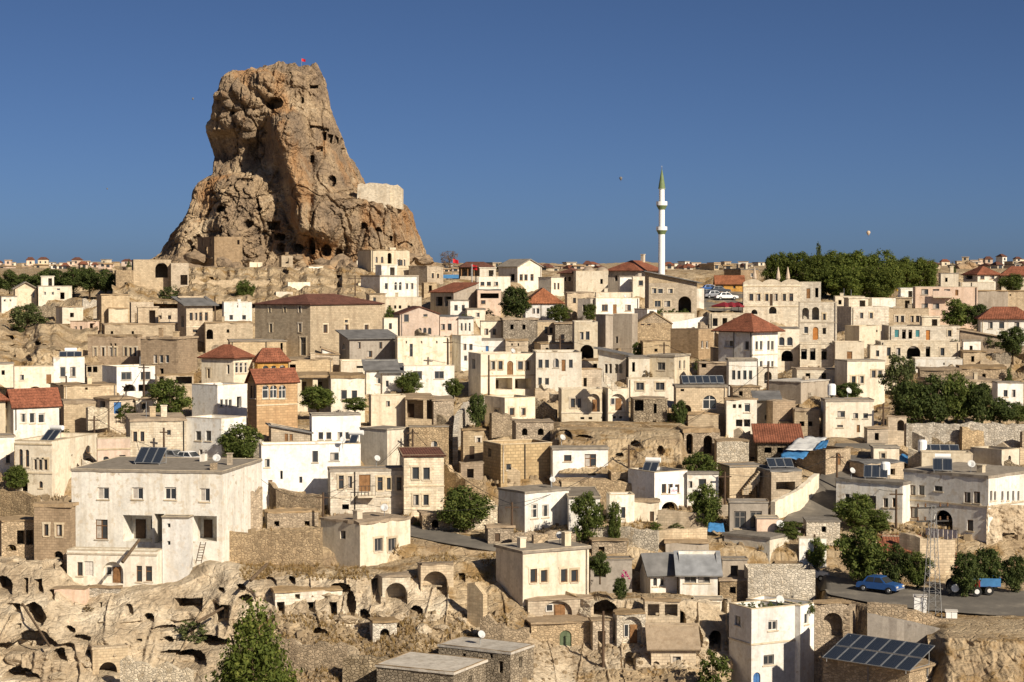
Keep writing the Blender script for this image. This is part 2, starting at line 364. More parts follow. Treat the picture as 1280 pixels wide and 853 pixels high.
def build_ground():
    cols = [-6000, -4000, -2500, -1500, -900, -500, -300] + [-200 + 5 * i for i in range(337)] + [1600, 1800, 2200, 3000, 4500, 6500]
    rows = []; d = 6.0
    while d < 118: rows.append(d); d += 14
    d = 120.0
    while d < 9000:
        rows.append(d); d += 0.7 if d < 172 else (1.2 if d < 440 else d * 0.02)
    v = []; f = []
    for d in rows:
        for c in cols:
            v.append(((c - 640) / F * d, d, hz(c, d)))
    n = len(cols)
    for r in range(len(rows) - 1):
        for c in range(n - 1):
            i = r * n + c; f.append((i, i + 1, i + n + 1, i + n))
    o = link('ground', mesh('ground', v, f, 'slope', None, True)); tag(o, 'dry beige hillside ground running up to the plateau', None, None, 'structure')
build_ground()
# ------------------------------------------------------------------ tuff cliff along the foot of the town
PROF = [(-80, [(890, 143), (800, 148), (740, 153), (700, 157), (690, 165)]),
        (60, [(890, 143), (800, 148), (745, 153), (705, 157), (694, 165)]),
        (110, [(890, 143), (800, 149), (770, 152), (740, 155.5), (728, 166)]),
        (215, [(890, 142), (800, 149), (760, 152), (735, 155), (716, 165)]),
        (262, [(890, 141), (800, 149), (745, 153), (706, 157), (698, 165)]),
        (330, [(890, 138), (850, 142), (795, 149), (735, 153), (713, 157), (703, 165)]),
        (450, [(890, 136), (850, 140), (785, 149.5), (722, 154), (713, 157), (705, 165)]),
        (560, [(890, 136), (850, 141), (780, 149), (725, 154), (700, 158), (690, 165)]),
        (645, [(890, 136), (850, 141), (800, 148), (750, 154), (702, 159), (693, 165)]),
        (740, [(890, 138), (850, 144), (800, 149), (752, 152), (744, 157), (738, 165)]),
        (850, [(890, 138), (850, 144), (800, 149), (752, 152), (744, 157), (738, 165)]),
        (905, [(890, 138), (850, 146), (800, 151), (756, 154), (746, 157), (742, 165)])]
# caves and carved rooms: centre x, centre y, width, height, shape, depth in metres
CAVES = [(85, 790, 14, 12, 'o', 2.5), (70, 822, 20, 16, 'a', 3), (182, 776, 14, 12, 'a', 2.5), (205, 806, 12, 10, 'o', 2), (295, 828, 24, 18, 'a', 3), (110, 818, 8, 8, 'o', 1.5), (20, 760, 10, 12, 'a', 2.5), (300, 736, 12, 10, 'o', 2), (275, 740, 10, 8, 'o', 2), (18, 812, 60, 14, 'o', 3), (100, 800, 26, 10, 'o', 2), (262, 806, 44, 18, 'o', 3.5), (200, 790, 30, 7, 'o', 1.6), (300, 790, 26, 16, 'o', 3), (325, 775, 16, 12, 'a', 2.5), (400, 790, 22, 12, 'a', 2), (455, 770, 14, 14, 'a', 2.5), (520, 765, 16, 14, 'a', 2.5), (740, 800, 14, 20, 'r', 2), (852, 780, 12, 30, 'o', 3.5), (868, 800, 18, 40, 'o', 3), (905, 760, 8, 20, 'r', 2), (3, 732, 26, 22, 'a', 3.5), (32, 733, 6, 20, 'r', 2.5), (48, 733, 9, 20, 'r', 2.5), (42, 770, 28, 34, 'o', 3.5), (40, 800, 56, 22, 'a', 3.5),
         (20, 846, 52, 16, 'a', 3), (64, 745, 8, 12, 'r', 2), (133, 836, 42, 26, 'r', 3), (160, 763, 8, 16, 'a', 1.5), (232, 760, 36, 16, 'r', 3.5),
         (276, 770, 20, 26, 'r', 3), (236, 828, 44, 22, 'o', 4), (215, 822, 40, 8, 'o', 2), (190, 849, 34, 8, 'r', 1.5), (171, 804, 6, 5, 'o', 1.2), (20, 785, 5, 6, 'r', 1),
         (125, 757, 4, 6, 'r', 1), (88, 755, 4, 7, 'r', 1), (60, 702, 15, 22, 'a', 3), (15, 701, 16, 12, 'a', 2.5),
         (350, 760, 10, 17, 'r', 3), (388, 757, 10, 18, 'r', 3), (416, 763, 9, 20, 'r', 3), (363, 728, 11, 13, 'o', 2.5), (372, 741, 6, 6, 'o', 1.5), (336, 729, 15, 12, 'a', 1.2),
         (424, 738, 26, 16, 'o', 2.8), (437, 758, 14, 34, 'o', 3), (495, 741, 27, 30, 'a', 3.8), (469, 741, 11, 32, 'r', 1.6), (543, 724, 34, 25, 'a', 4.2), (577, 726, 8, 11, 'r', 2),
         (481, 788, 12, 11, 'a', 2.5), (484, 778, 34, 14, 'a', 1.2), (552, 743, 14, 12, 'r', 1.5), (305, 752, 20, 12, 'o', 2.5), (468, 702, 8, 4, 'r', 1.0),
         (816, 762, 21, 15, 'r', 3.5), (839, 762, 14, 16, 'r', 3.5), (825, 784, 9, 14, 'o', 2.5), (791, 788, 25, 36, 'a', 3.2), (788, 827, 12, 22, 'a', 3), (756, 764, 34, 26, 'a', 4.5),
         (893, 800, 15, 26, 'a', 4), (834, 790, 7, 6, 'o', 1), (778, 828, 5, 14, 'a', 0.7)]
LEDGES = [(-80, 60, 778, 0.9), (-80, 60, 757, 0.8), (60, 290, 806, 0.7), (120, 300, 780, 0.5), (320, 460, 747, 0.8), (330, 430, 720, 0.6)]
def cave_depth(px, py, lst):
    best = 0.0
    for cx, cy, w, h, s, dep in lst:
        dx = abs(px - cx) / (w / 2.0)
        if dx > 1.15: continue
        t = (py - cy) / (h / 2.0)
        if s == 'r': ins = dx < 1 and abs(t) < 1
        elif s == 'o': ins = dx * dx + t * t < 1 + 0.25 * noise.noise(Vector((px * 0.15, py * 0.15, 0)))
        else:
            ar = w / h; sp = -1 + ar
            ins = dx < 1 and (t < 1 and (t > sp or (dx * dx + ((sp - t) / ar) ** 2 < 1)))
        if ins: best = max(best, dep)
    return best
def build_cliff():
    d0 = 150.0; v = []; f = []; rows = 190; nc = 0
    c = -80.0
    xs = []
    while c <= 915: xs.append(c); c += 1.15
    for px in xs:
        for (a, pa), (b, pb) in zip(PROF, PROF[1:]):
            if px <= b or b == PROF[-1][0]:
                t = min(1, max(0, (px - a) / (b - a))); break
        t = t * t * (3 - 2 * t)
        for r in range(rows + 1):
            s = r / rows
            def samp(p):
                top = p[-1][0]; y = 890 + (top - 890) * s
                k = [(-q[0], q[1]) for q in p]; return y, lerp_table(k, -y)
            y0, e0 = samp(pa); y1, e1 = samp(pb)
            py = y0 + (y1 - y0) * t; d = e0 + (e1 - e0) * t
            P = at(px, py, d)
            lid = sm(s, 0.80, 0.97); q = Vector((P.x * 0.22, P.z * 0.30, 1.7))
            n = noise.fractal(q, 1.1, 2.1, 4) * 1.5 + abs(noise.noise(Vector((P.x * 0.13 + 4, P.z * 0.05, 9)))) * 2.6
            n += 0.26 * noise.fractal(Vector((P.x * 1.0, P.z * 1.9, 5)), 0.7, 2.2, 4) - 0.5 * (1 - sm(abs(noise.noise(Vector((P.x * .35, P.z * .12, 7)))), 0, .05))
            for a, b, ly, am in LEDGES:
                if a < px < b:
                    yy = ly + 5 * noise.noise(Vector((px * 0.03, ly, 0)))
                    n += am * sm(noise.noise(Vector((px * .021, ly * .7, 4))), -.05, .3) * 1.5 * sm(py, yy - 1.5, yy + 1) * (1 - sm(py, yy + 2, yy + 14))
            cv = cave_depth(px, py, CAVES)
            P.y += n * (1 - 0.8 * lid) + cv
            P.z += lid * 0.25 * noise.fractal(Vector((P.x * 0.5, P.y * 0.5, 8)), 0.8, 2, 4)
            v.append(P)
    m = rows + 1
    for i in range(len(xs) - 1):
        for r in range(rows):
            k = i * m + r; f.append((k, k + m, k + m + 1, k + 1))
    me = mesh('cliff', v, f, 'tuff', None, False)
    me.materials.append(MATS['slope'])
    mi = []
    for p in me.polygons:
        c = p.center; px = 640 + F * c.x / c.y; py = 350 + F * (EYE - c.z) / c.y
        nn = noise.noise(Vector((c.x * 0.25, c.z * 0.3, 2.0))) * 22
        g = (300 + nn < px < 660 and py > 785 + nn) or (py < 722 + nn * 0.5 and 300 < px < 660) or (560 + nn < px < 660) or (px > 720 and py > 842 + nn * .3) or (560 < px and py < 750)
        mi.append(1 if g else 0)
    me.polygons.foreach_set('material_index', mi)
    o = link('cliff', me); tag(o, 'pale tuff cliff with carved cave rooms at the foot of the town', None, None, 'structure')
build_cliff()
def rock_patch(name, label, x0, x1, y0, y1, prof, amp, mat, seed, caves=()):
    v = []; f = []; nx = int((x1 - x0) / 1.2); ny = int((y1 - y0) / 1.2)
    for i in range(nx + 1):
        for j in range(ny + 1):
            px = x0 + (x1 - x0) * i / nx; py = y1 + (y0 - y1) * j / ny
            d = prof(px, py); P = at(px, py, d)
            n = noise.fractal(Vector((P.x * 0.3 + seed, P.z * 0.3, seed)), 0.8, 2.1, 5) + 0.35 * noise.fractal(Vector((P.x * 1.4, P.z * 1.4, seed)), 0.7, 2.1, 3)
            n += 1.2 * abs(noise.noise(Vector((P.x * 0.3, P.z * 0.1, seed + 3))))
            P.y += amp * n + cave_depth(px, py, caves); v.append(P)
    m = ny + 1
    for i in range(nx):
        for j in range(ny):
            k = i * m + j; f.append((k, k + m, k + m + 1, k + 1))
    o = link(name, mesh(name, v, f, mat)); tag(o, label, None, None, 'structure'); return o
# ------------------------------------------------------------------ castle rock
CD = 432.0
C_L = [(82.5, 344), (85, 322), (89, 314), (93, 300), (96, 286), (100, 281), (113, 278), (126, 272), (145, 270), (156, 262), (168, 262), (182, 267), (198, 273), (219, 271), (224, 263), (231, 254), (241, 249), (257, 247), (273, 240), (287, 229), (303, 217), (319, 206), (330, 190), (345, 165), (372, 140)]
C_R = [(82.5, 362), (84, 380), (88, 394), (92, 400), (98, 404), (116, 407), (132, 411), (155, 421), (175, 430), (195, 433), (208, 441), (227, 449), (236, 454), (246, 470), (254, 498), (258, 506), (267, 514), (287, 520), (300, 525), (318, 530), (330, 542), (345, 556), (372, 575)]
C_CAVES = [(352, 137, 22, 15, 'o', 5), (395, 112, 9, 5, 'r', 3), (403, 166, 14, 5, 'r', 3), (418, 178, 5, 10, 'r', 3), (424, 179, 4, 9, 'r', 3), (429, 180, 4, 8, 'r', 3), (413, 176, 3, 10, 'r', 3), (408, 192, 8, 6, 'r', 3), (431, 192, 5, 8, 'r', 2.5), (401, 205, 5, 8, 'r', 3), (411, 168, 10, 4, 'r', 2.5),
           (423, 232, 8, 14, 'o', 4), (301, 147, 4, 5, 'r', 2), (293, 266, 12, 10, 'o', 4), (328, 284, 9, 9, 'o', 3), (357, 286, 15, 10, 'r', 4), (364, 299, 13, 8, 'o', 4), (387, 313, 11, 11, 'o', 4), (366, 312, 8, 10, 'o', 3.5), (405, 310, 8, 20, 'o', 4), (421, 315, 12, 14, 'o', 4), (435, 322, 10, 20, 'o', 4),
           (466, 286, 8, 8, 'a', 3), (481, 291, 8, 6, 'a', 3), (495, 301, 4, 7, 'r', 2.5), (512, 308, 18, 8, 'o', 3), (260, 302, 4, 8, 'a', 2), (264, 300, 4, 9, 'a', 2), (254, 306, 4, 8, 'a', 2), (320, 230, 20, 4, 'r', 2), (425, 100, 5, 4, 'r', 2), (350, 92, 5, 5, 'r', 2), (258, 313, 6, 9, 'r', 2.5), (298, 304, 4, 6, 'a', 2), (383, 131, 4, 8, 'o', 2.5), (340, 266, 8, 6, 'o', 2.5)]
def castle_relief(px, py):
    # big buttress whose left flank lies in shade, bulging crown, undercut on the left; metres towards the camera
    s = 0.0
    xl = lerp_table([(150, 352), (180, 362), (220, 378), (260, 392), (290, 396), (320, 402)], py)
    k = sm(py, 120, 175) * (1 - sm(py, 285, 325))
    dx = px - xl
    s += k * 10.5 * (sm(dx, -24, 4) * (1 - 0.85 * sm(dx, 12, 80)))
    k2 = (1 - sm(py, 150, 172)) * sm(py, 86, 98)
    for cx, cy, r, a in ((290, 112, 20, 3.0), (305, 128, 18, 3.5), (328, 116, 26, 4.2), (283, 137, 18, 2.6), (360, 112, 28, 2.5), (322, 148, 22, 2.5), (300, 152, 16, 2.0)):
        q = ((px - cx) ** 2 + (py - cy) ** 2) / (r * r)
        if q < 1: s += a * sqrt(1 - q)
    # undercut below the crown
    s -= 5.0 * exp(-((px - 288) / 16.0) ** 2) * sm(py, 166, 176) * (1 - sm(py, 190, 222))
    s -= 4.0 * exp(-((px - 322) / 14.0) ** 2) * sm(py, 176, 186) * (1 - sm(py, 190, 230))
    # second buttress foot and the shelf of rooms
    s += 5.0 * exp(-((px - 300) / 26.0) ** 2) * sm(py, 205, 235) * (1 - sm(py, 300, 340))
    s += 4.0 * exp(-((px - 250) / 16.0) ** 2) * sm(py, 225, 240)
    xg = lerp_table([(95, 384), (160, 392), (200, 398), (260, 405), (330, 402)], py)
    s -= 2.0 * exp(-((px - xg) / 5.0) ** 2) * sm(py, 120, 150)
    s += 6.0 * sm(px, 436, 470) * sm(py, 225, 262)
    return s
def build_castle():
    root = empty('castle_rock', at(350, 345, CD))
    R = root.location.copy()
    ys = []; y = 82.5
    while y < 372: ys.append(y); y += 1.0
    ang = []
    for i in range(430): ang.append(-pi * 0.53 + pi * 1.06 * i / 429)
    for i in range(1, 50): ang.append(pi * 0.53 + pi * 0.94 * i / 50)
    v = []; f = []; n = len(ang); k = CD / F
    for j, y in enumerate(ys):
        l = lerp_table(C_L, y); r = lerp_table(C_R, y); cx = (l + r) / 2; a = (r - l) / 2
        for t in ang:
            ct, st = cos(t), sin(t)
            e = 0.80; sx = math.copysign(abs(st) ** e, st); sy = math.copysign(abs(ct) ** e, ct)
            px = cx + a * sx
            b = min(a * 0.80, 150) * k
            P = at(px, y, CD); P.y = CD - b * sy
            edge = max(0.0, ct)
            q = Vector((P.x * 0.10, P.y * 0.10, P.z * 0.10))
            nz = noise.fractal(q, 0.75, 2.15, 6) * 2.2
            rid = (0.5 - abs(noise.noise(Vector((P.x * 0.13, P.y * 0.13, P.z * 0.03))))) * 3.6 - 1.1 * (1 - sm(abs(noise.noise(Vector((P.x * 0.22 + 5, P.y * 0.22, P.z * 0.035)))), 0.0, 0.10))
            cell = noise.voronoi(Vector((P.x * 0.2, P.y * 0.2, P.z * 0.10)) + Vector((1, 1, 1)) * nz * 0.25)[0]
            crack = -1.3 * (1 - sm(cell[1] - cell[0], 0.0, 0.11)) * sm(noise.noise(P * 0.05), -0.3, 0.1)
            fine = 0.40 * noise.fractal(Vector((P.x * 0.7, P.y * 0.7, P.z * 0.55)), 0.6, 2.2, 4)
            amp = nz + rid + crack + fine
            fade = 0.35 + 0.65 * sm(y, 84, 100)
            P.x += st * amp * 0.30 * fade; P.z += 0.5 * fine + (1 - sm(y, 84, 104)) * 2.4 * noise.fractal(Vector((P.x * .22, P.y * .22, 2)), .8, 2, 3)
            low = sm(y, 300, 350)
            P.y -= (ct * amp * (1 + 0.3 * low)) * fade
            if ct > 0.05:
                P.y -= castle_relief(px, y) * min(1, ct * 2.2) * sm(y, 84, 96)
                P.y += cave_depth(px, y, C_CAVES) * min(1, ct * 3)
            v.append(P - R)
    for j in range(len(ys) - 1):
        for i in range(n):
            i2 = (i + 1) % n; f.append((j * n + i, j * n + n + i, j * n + n + i2, j * n + i2))
    v.append(sum((v[i] for i in range(n)), Vector()) / n + Vector((0, 0, 0.4))); c = len(v) - 1
    for i in range(n): f.append((i, (i + 1) % n, c))
    link('rock_body', mesh('rock_body', v, f, 'castle_tuff'), root)
    tag(root, 'huge weathered tuff castle rock riddled with carved rooms towering over the town', 'castle rock')
    # masonry wall on the right shoulder
    def pw(pts, d, th, mat, name):
        mb = MB(); A = [at(x, y, d) - R for x, y in pts]; B = [p + Vector((0, th, 0)) for p in A]
        mb.poly([tuple(p) for p in A]); mb.poly([tuple(p) for p in reversed(B)])
        for i in range(len(A)):
            j = (i + 1) % len(A); mb.quad(tuple(A[i]), tuple(B[i]), tuple(B[j]), tuple(A[j]), [(0, 0), (th, 0), (th, 1), (0, 1)])
        return mb.ob(name, mat, root)
    pw([(446, 258), (447, 231), (452, 229), (456, 230.5), (462, 228.5), (470, 229), (478, 230), (483, 229.5), (488, 231.5), (488, 259), (484, 268), (480, 276), (476, 283), (470, 276), (462, 268), (453, 262)], 411, 4, 'pale', 'shoulder_wall')
    pw([(488, 259), (488, 231.5), (493, 232), (497, 231), (503, 236), (503, 262)], 411.4, 4, 'pale', 'shoulder_wall')
    # carved house front low on the left foot
    return root
build_castle()
# flag on the summit
def flagpole(label, p, hgt, fw, fh, col, cat='flag'):
    r = empty('flag', p); mb = MB(); mb.bar((0, 0, -0.6), (0, 0, hgt), 0.07, 0.05); mb.ob('flagpole', 'steel', r)
    me = MB(); n = 8
    for i in range(n):
        x0, x1 = fw * i / n, fw * (i + 1) / n; y0, y1 = 0.15 * sin(x0 * 4), 0.15 * sin(x1 * 4)
        me.quad((x0, y0, hgt - fh - x0 * .25), (x1, y1, hgt - fh - x1 * .25), (x1, y1, hgt - x1 * .25), (x0, y0, hgt - x0 * .25))
    me.ob('cloth', col, r); tag(r, label, cat)
flagpole('small red flag flying on the summit of the castle rock', at(377, 85.5, CD - 2), 2.2, .9, 0.6, 'flagred')
rock_patch('rocky_slope', 'rough brown rock slope below the road beside the solar roof', 1160, 1350, 770, 890, lambda x, y: lerp_table([(-890, 127), (-800, 134), (-785, 138), (-770, 145)], -y) + sm(x, 1190, 1160) * 3, 1.1, 'slope', 21.0)

rock_patch('castle_foot', 'jumbled rock and rubble slope at the foot of the castle rock', 140, 470, 334, 380, lambda x, y: lerp_table([(-382, 312), (-372, 316), (-369, 326), (-361, 329), (-358, 342), (-349, 345), (-346, 362), (-337, 366), (-334, 388)], -(y + 13 * noise.noise(Vector((x * .022, 0, 3))) + 5 * noise.noise(Vector((x * .09, 0, 8)))) ), 1.6, 'slope', 11.0,
           [(283, 353, 11, 8, 'a', 4), (261, 353, 6, 13, 'r', 3), (306, 322, 4, 5, 'o', 2), (330, 336, 9, 6, 'o', 3), (356, 340, 8, 6, 'o', 3), (230, 357, 10, 11, 'o', 3), (176, 352, 10, 7, 'o', 3), (424, 352, 7, 16, 'r', 3), (318, 360, 6, 6, 'o', 2), (400, 358, 6, 4, 'o', 2)])
rock_patch('middle_rock', 'pale rock bank with dry grass and a cave below the arcade houses', 688, 862, 527, 592, lambda x, y: lerp_table([(-592, 180.5), (-575, 183), (-550, 186), (-538, 190), (-527, 203)], -y) + 5 * sm(x, 700, 688) + 6 * sm(x, 850, 862), .9, 'slope', 31.0,
           [(705, 543, 20, 12, 'a', 3), (730, 548, 22, 7, 'o', 2), (795, 556, 12, 8, 'o', 2), (826, 564, 8, 12, 'o', 1.5), (775, 570, 10, 6, 'o', 1.5)])
rock_patch('left_rock', 'tan rock terraces below the round bush at the far left', -60, 122, 405, 458, lambda x, y: lerp_table([(-458, 232), (-444, 234), (-440, 242), (-428, 245), (-424, 253), (-412, 256), (-405, 278)], -(y + 12 * noise.noise(Vector((x * .025, 0, 9))) + 5 * noise.noise(Vector((x * .09, 0, 5))))) + 6 * sm(x, 100, 122), 1.0, 'slope', 41.0,
           [(10, 426, 10, 12, 'r', 3), (46, 430, 9, 5, 'o', 2), (56, 433, 8, 5, 'o', 2), (4, 444, 14, 10, 'r', 2), (35, 448, 12, 7, 'a', 2), (72, 440, 10, 6, 'o', 2)])
# ------------------------------------------------------------------ houses
WCACHE = {}
def win_meshes(style, w, h):
    w = max(0.25, round(w * 8) / 8); h = max(0.25, round(h * 8) / 8); key = (style, w, h)
    if key in WCACHE: return WCACHE[key]
    fr = {'w': 'frame_white', 'b': 'frame_brown', 'g': 'frame_grey', 'a': 'frame_brown', 'c': 'frame_white'}.get(style, 'frame_brown')
    mb = MB(); t = min(0.08, w * 0.12); x = w / 2
    mb.box(-x, -x + t, .10, .17, 0, h); mb.box(x - t, x, .10, .17, 0, h); mb.box(-x + t, x - t, .102, .168, 0, t); mb.box(-x + t, x - t, .102, .168, h - t, h)
    if w > 0.75: mb.box(-t / 2, t / 2, .105, .165, t, h - t)
    if w > 1.5:
        for s in (-1, 1): mb.box(s * x / 2 - t / 2, s * x / 2 + t / 2, .105, .165, t, h - t)
    if h > 1.2: mb.box(-x + t, x - t, .108, .162, h * 0.66 - t / 2, h * 0.66 + t / 2)
    f = mb.me('window', fr)
    p = MB(); p.quad((-x, .14, 0), (x, .14, 0), (x, .14, h), (-x, .14, h)); pm = p.me('pane', 'glass')
    pc = None
    if style in 'cwgb':
        q = MB(); q.quad((-x + t, .132, h * .02), (-t / 2, .132, h * .02), (-t / 2, .132, h * .98), (-x + t, .132, h * .98)); pc = q.me('curtain', 'curtain')
    s = MB(); s.box(-x - .09, x + .09, -.07, .12, -.10, -.004); smh = s.me('sill', 'trim')
    g = MB(); g.box(-x - .16, -x, -.04, .05, 0, h); g.box(x, x + .16, -.04, .05, 0, h); g.box(-x - .2, x + .2, -.05, .05, h, h + .18); sur = g.me('surround', 'trim')
    WCACHE[key] = (f, pm, smh, pc, sur); return WCACHE[key]
def door_mesh(style, w, h):
    key = ('door' + style, round(w * 8) / 8, round(h * 8) / 8)
    if key not in WCACHE:
        mb = MB(); x = w / 2; mb.box(-x, x, .12, .18, 0, h)
        for k in range(3):
            z0 = h * (0.08 + 0.3 * k)
            for s in (-1, 1): mb.box(s * x * .5 - x * .34, s * x * .5 + x * .34, .095, .125, z0, z0 + h * .24)
        WCACHE[key] = mb.me('door', {'D': 'wood', 'Db': 'bluepaint', 'Dt': 'tealpaint', 'Do': 'orangewood', 'Dg': 'greenpaint', 'Dw': 'frame_white', 'Dk': 'darkwood'}[style])
    return WCACHE[key]
def MBg(pts, mat, root):
    g = MB(); g.poly(pts); g.ob("gable", mat, root)
class House: pass
HOUSES = {}
def house(label, xl, xc, xr, top, base, th, mat, roof='flat', wins=(), cat='house', name=None, dep=8.0, rh=2.0, ov=0.14, par=0.0, bands=(), d=None, found=2.5, rmat=None, key=None, slab=0.12, fr=None, balc=(), ridge='x', chim=0, rec=0.2, group=None, eave=0.45):
    """Box house: corner at (xc, base); its left face ends at xl and its right face at xr, top at the row 'top'."""
    H = House()
    if mat == 'cream' and random.random() < .4: mat = 'ivory'
    slab = slab * 0.7; ov = ov * random.uniform(.25, 1.0)
    if roof == 'flat' and par == 0 and rmat is None and random.random() < .45: par = random.uniform(.25, .5)
    D = d if d else ground_d(xc, base)
    C = at(xc, base, D); a = radians(th) - atan(ray(xc, base)[0]); ca, sa = cos(a), sin(a)
    hgt = at(xc, top, D).z - C.z
    k, _ = ray(xr, base); wR = (k * C.y - C.x) / (ca - k * sa) if xr > xc else dep
    k, _ = ray(xl, base); wL = (k * C.y - C.x) / (-sa - k * ca) if xl < xc else dep
    if not (0.3 < wR < 80): wR = dep
    if not (0.3 < wL < 80): wL = dep
    H.d = D; H.h = hgt; H.C = C; H.wR = wR; H.wL = wL; H.a = a; H.top = C.z + hgt
    root = empty(name or cat.replace(' ', '_'), C, a); H.root = root
    tag(root, label, cat, group)
    if key: HOUSES[key] = H
    nR = Vector((sa, -ca, 0)); nL = Vector((-ca, -sa, 0))
    def face_uv(face, px, py):
        rx, rz = ray(px, py); dr = Vector((rx, 1, rz)); n = nR if face == 'R' else nL
        o = Vector((0, 0, EYE)); t = (C - o).dot(n) / dr.dot(n); P = o + dr * t - C
        return (P.x * ca + P.y * sa if face == 'R' else wL - (-P.x * sa + P.y * ca)), P.z
    H.face_uv = face_uv
    holes = {'R': [], 'L': []}
    for w in wins:
        face, py, xs, pw, ph = w[:5]; st = w[5] if len(w) > 5 else (fr or 'w')
        sc = D / F; fw = max(0.2, abs(ca if face == 'R' else sa))
        for px in xs:
            u, z = face_uv(face, px, py); jw = random.uniform(.92, 1.1); ww = jw * pw * sc / max(0.35, fw); hh = random.uniform(.94, 1.08) * ph * sc
            W = wR if face == 'R' else wL
            z0 = max(-found + .1 if st[0] in 'AD' else 0.02, z - hh / 2); z1 = min(hgt - 0.12, z + hh / 2); u0 = max(0.12, u - ww / 2); u1 = min(W - 0.12, u + ww / 2)
            if u1 - u0 < 0.18 or z1 - z0 < 0.2: continue
            if any(u0 < q[1] + .05 and u1 > q[0] - .05 and z0 < q[3] + .05 and z1 > q[2] - .05 for q in holes[face]): continue
            holes[face].append((u0, u1, z0, z1, st))
    mb = MB()
    def fmap(face):
        if face == 'R': return lambda u, z, e=0.0: (u, e, z)
        return lambda u, z, e=0.0: (e, wL - u, z)
    for face, W in (('R', wR), ('L', wL)):
        M = fmap(face); hs = holes[face]
        us = sorted(set([0, W] + [q for h in hs for q in h[:2]])); zs = sorted(set([-found, hgt] + [q for h in hs for q in h[2:4]]))
        off = 0 if face == 'R' else 37.3
        for i in range(len(us) - 1):
            for j in range(len(zs) - 1):
                u0, u1, z0, z1 = us[i], us[i + 1], zs[j], zs[j + 1]; um, zm = (u0 + u1) / 2, (z0 + z1) / 2
                if any(h[0] < um < h[1] and h[2] < zm < h[3] for h in hs): continue
                mb.quad(M(u0, z0), M(u1, z0), M(u1, z1), M(u0, z1), [(u0 + off, z0), (u1 + off, z0), (u1 + off, z1), (u0 + off, z1)])
        for u0, u1, z0, z1, st in hs:
            e = rec if st not in ('A', 'd', 'V', 'N') else {'A': .45, 'd': .45, 'V': 2.2, 'N': .45}[st]
            if st in 'VN': mb.quad(M(u0, z0, e), M(u1, z0, e), M(u1, z1, e), M(u0, z1, e), [(u0, z0), (u1, z0), (u1, z1), (u0, z1)])
            arch = st[0] in 'aAN' or st.endswith('^')
            uvq = lambda: [(u0, z0), (u1, z0), (u1, z0 + .4), (u0, z0 + .4)]
            zs_ = z1
            if arch:
                r = (u1 - u0) / 2; rr = min(r, (z1 - z0) * 0.7); zs_ = z1 - rr; um = (u0 + u1) / 2; pts = []
                for k in range(11):
                    w = pi - pi * k / 10; pts.append((um + r * cos(w), zs_ + rr * sin(w)))
                Lp = pts[:6]; Rp = pts[5:]
                def pv(l): mb.poly([M(*q) for q in l], [(q[0], q[1]) for q in l])
                pv([(u0, z1)] + list(Lp)); pv([(u1, z1)] + list(Rp))
                for (p0, q0), (p1, q1) in zip(pts, pts[1:]): mb.quad(M(p0, q0), M(p0, q0, e), M(p1, q1, e), M(p1, q1), uvq())
            else: mb.quad(M(u0, z1), M(u1, z1), M(u1, z1, e), M(u0, z1, e), uvq())
            mb.quad(M(u0, z0), M(u0, z0, e), M(u1, z0, e), M(u1, z0), uvq())
            mb.quad(M(u0, z0), M(u0, zs_), M(u0, zs_, e), M(u0, z0, e), uvq()); mb.quad(M(u1, z0), M(u1, z0, e), M(u1, zs_, e), M(u1, zs_), uvq())
    mb.quad((wR, 0, -found), (wR, wL, -found), (wR, wL, hgt), (wR, 0, hgt), [(0, -found), (wL, -found), (wL, hgt), (0, hgt)])
    mb.quad((wR, wL, -found), (0, wL, -found), (0, wL, hgt), (wR, wL, hgt), [(0, -found), (wR, -found), (wR, hgt), (0, hgt)])
    mb.ob('wall', mat, root)
    surr = mat in ('pale', 'cream', 'tan', 'brown') and random.random() < .7
    for face in 'RL':
        M = fmap(face); W = wR if face == 'R' else wL
        for u0, u1, z0, z1, st in holes[face]:
            loc = M((u0 + u1) / 2, z0); rz = 0 if face == 'R' else -pi / 2
            w, h = u1 - u0, z1 - z0
            if st in ('d', 'A'): continue
            if st in 'VN':
                if w > 1.0:
                    e = 2.2 if st == 'V' else .45; dw, dh = (min(.9, w * .36), min(2.0, h * .72)); uc = u0 + w * (.62 if st == 'N' else .3)
                    link('door', door_mesh('Dk' if st == 'V' else 'D', dw, dh), root, M(uc, z0 + .02, e - .2), rz)
                    if st == 'V' and w > 2.2 or st == 'N' and w > 1.5:
                        f, p, s, pc, sur = win_meshes('w', min(.9, w * .25), min(1.1, h * .42)); wo = link('window', f, root, M(u0 + w * (.75 if st == 'V' else .26), z0 + h * .34, e - .18), rz); link('pane', p, wo)
                continue
            if st[0] == 'D':
                link('door', door_mesh(st.rstrip('^'), w, h), root, loc, rz); continue
            f, p, s, pc, sur = win_meshes(st.rstrip('^'), w, h)
            wo = link('window', f, root, loc, rz); link('pane', p, wo)
            if w * F / D > 5: link('sill', s, wo)
            if st[0] in 'bg' and not st.endswith('^') and surr: link('surround', sur, wo)
            if pc and random.random() < 0.3: link('curtain', pc, wo)
    for face, py in bands:
        _, z = face_uv(face, xc, py); W = wR if face == 'R' else wL
        b = MB()
        if face == 'R': b.box(-.05, W + .05, -.07, .05, z - .07, z + .07)
        else: b.box(-.07, .05, -.05, W + .05, z - .07, z + .07)
        b.ob('string_course', 'trim', root)
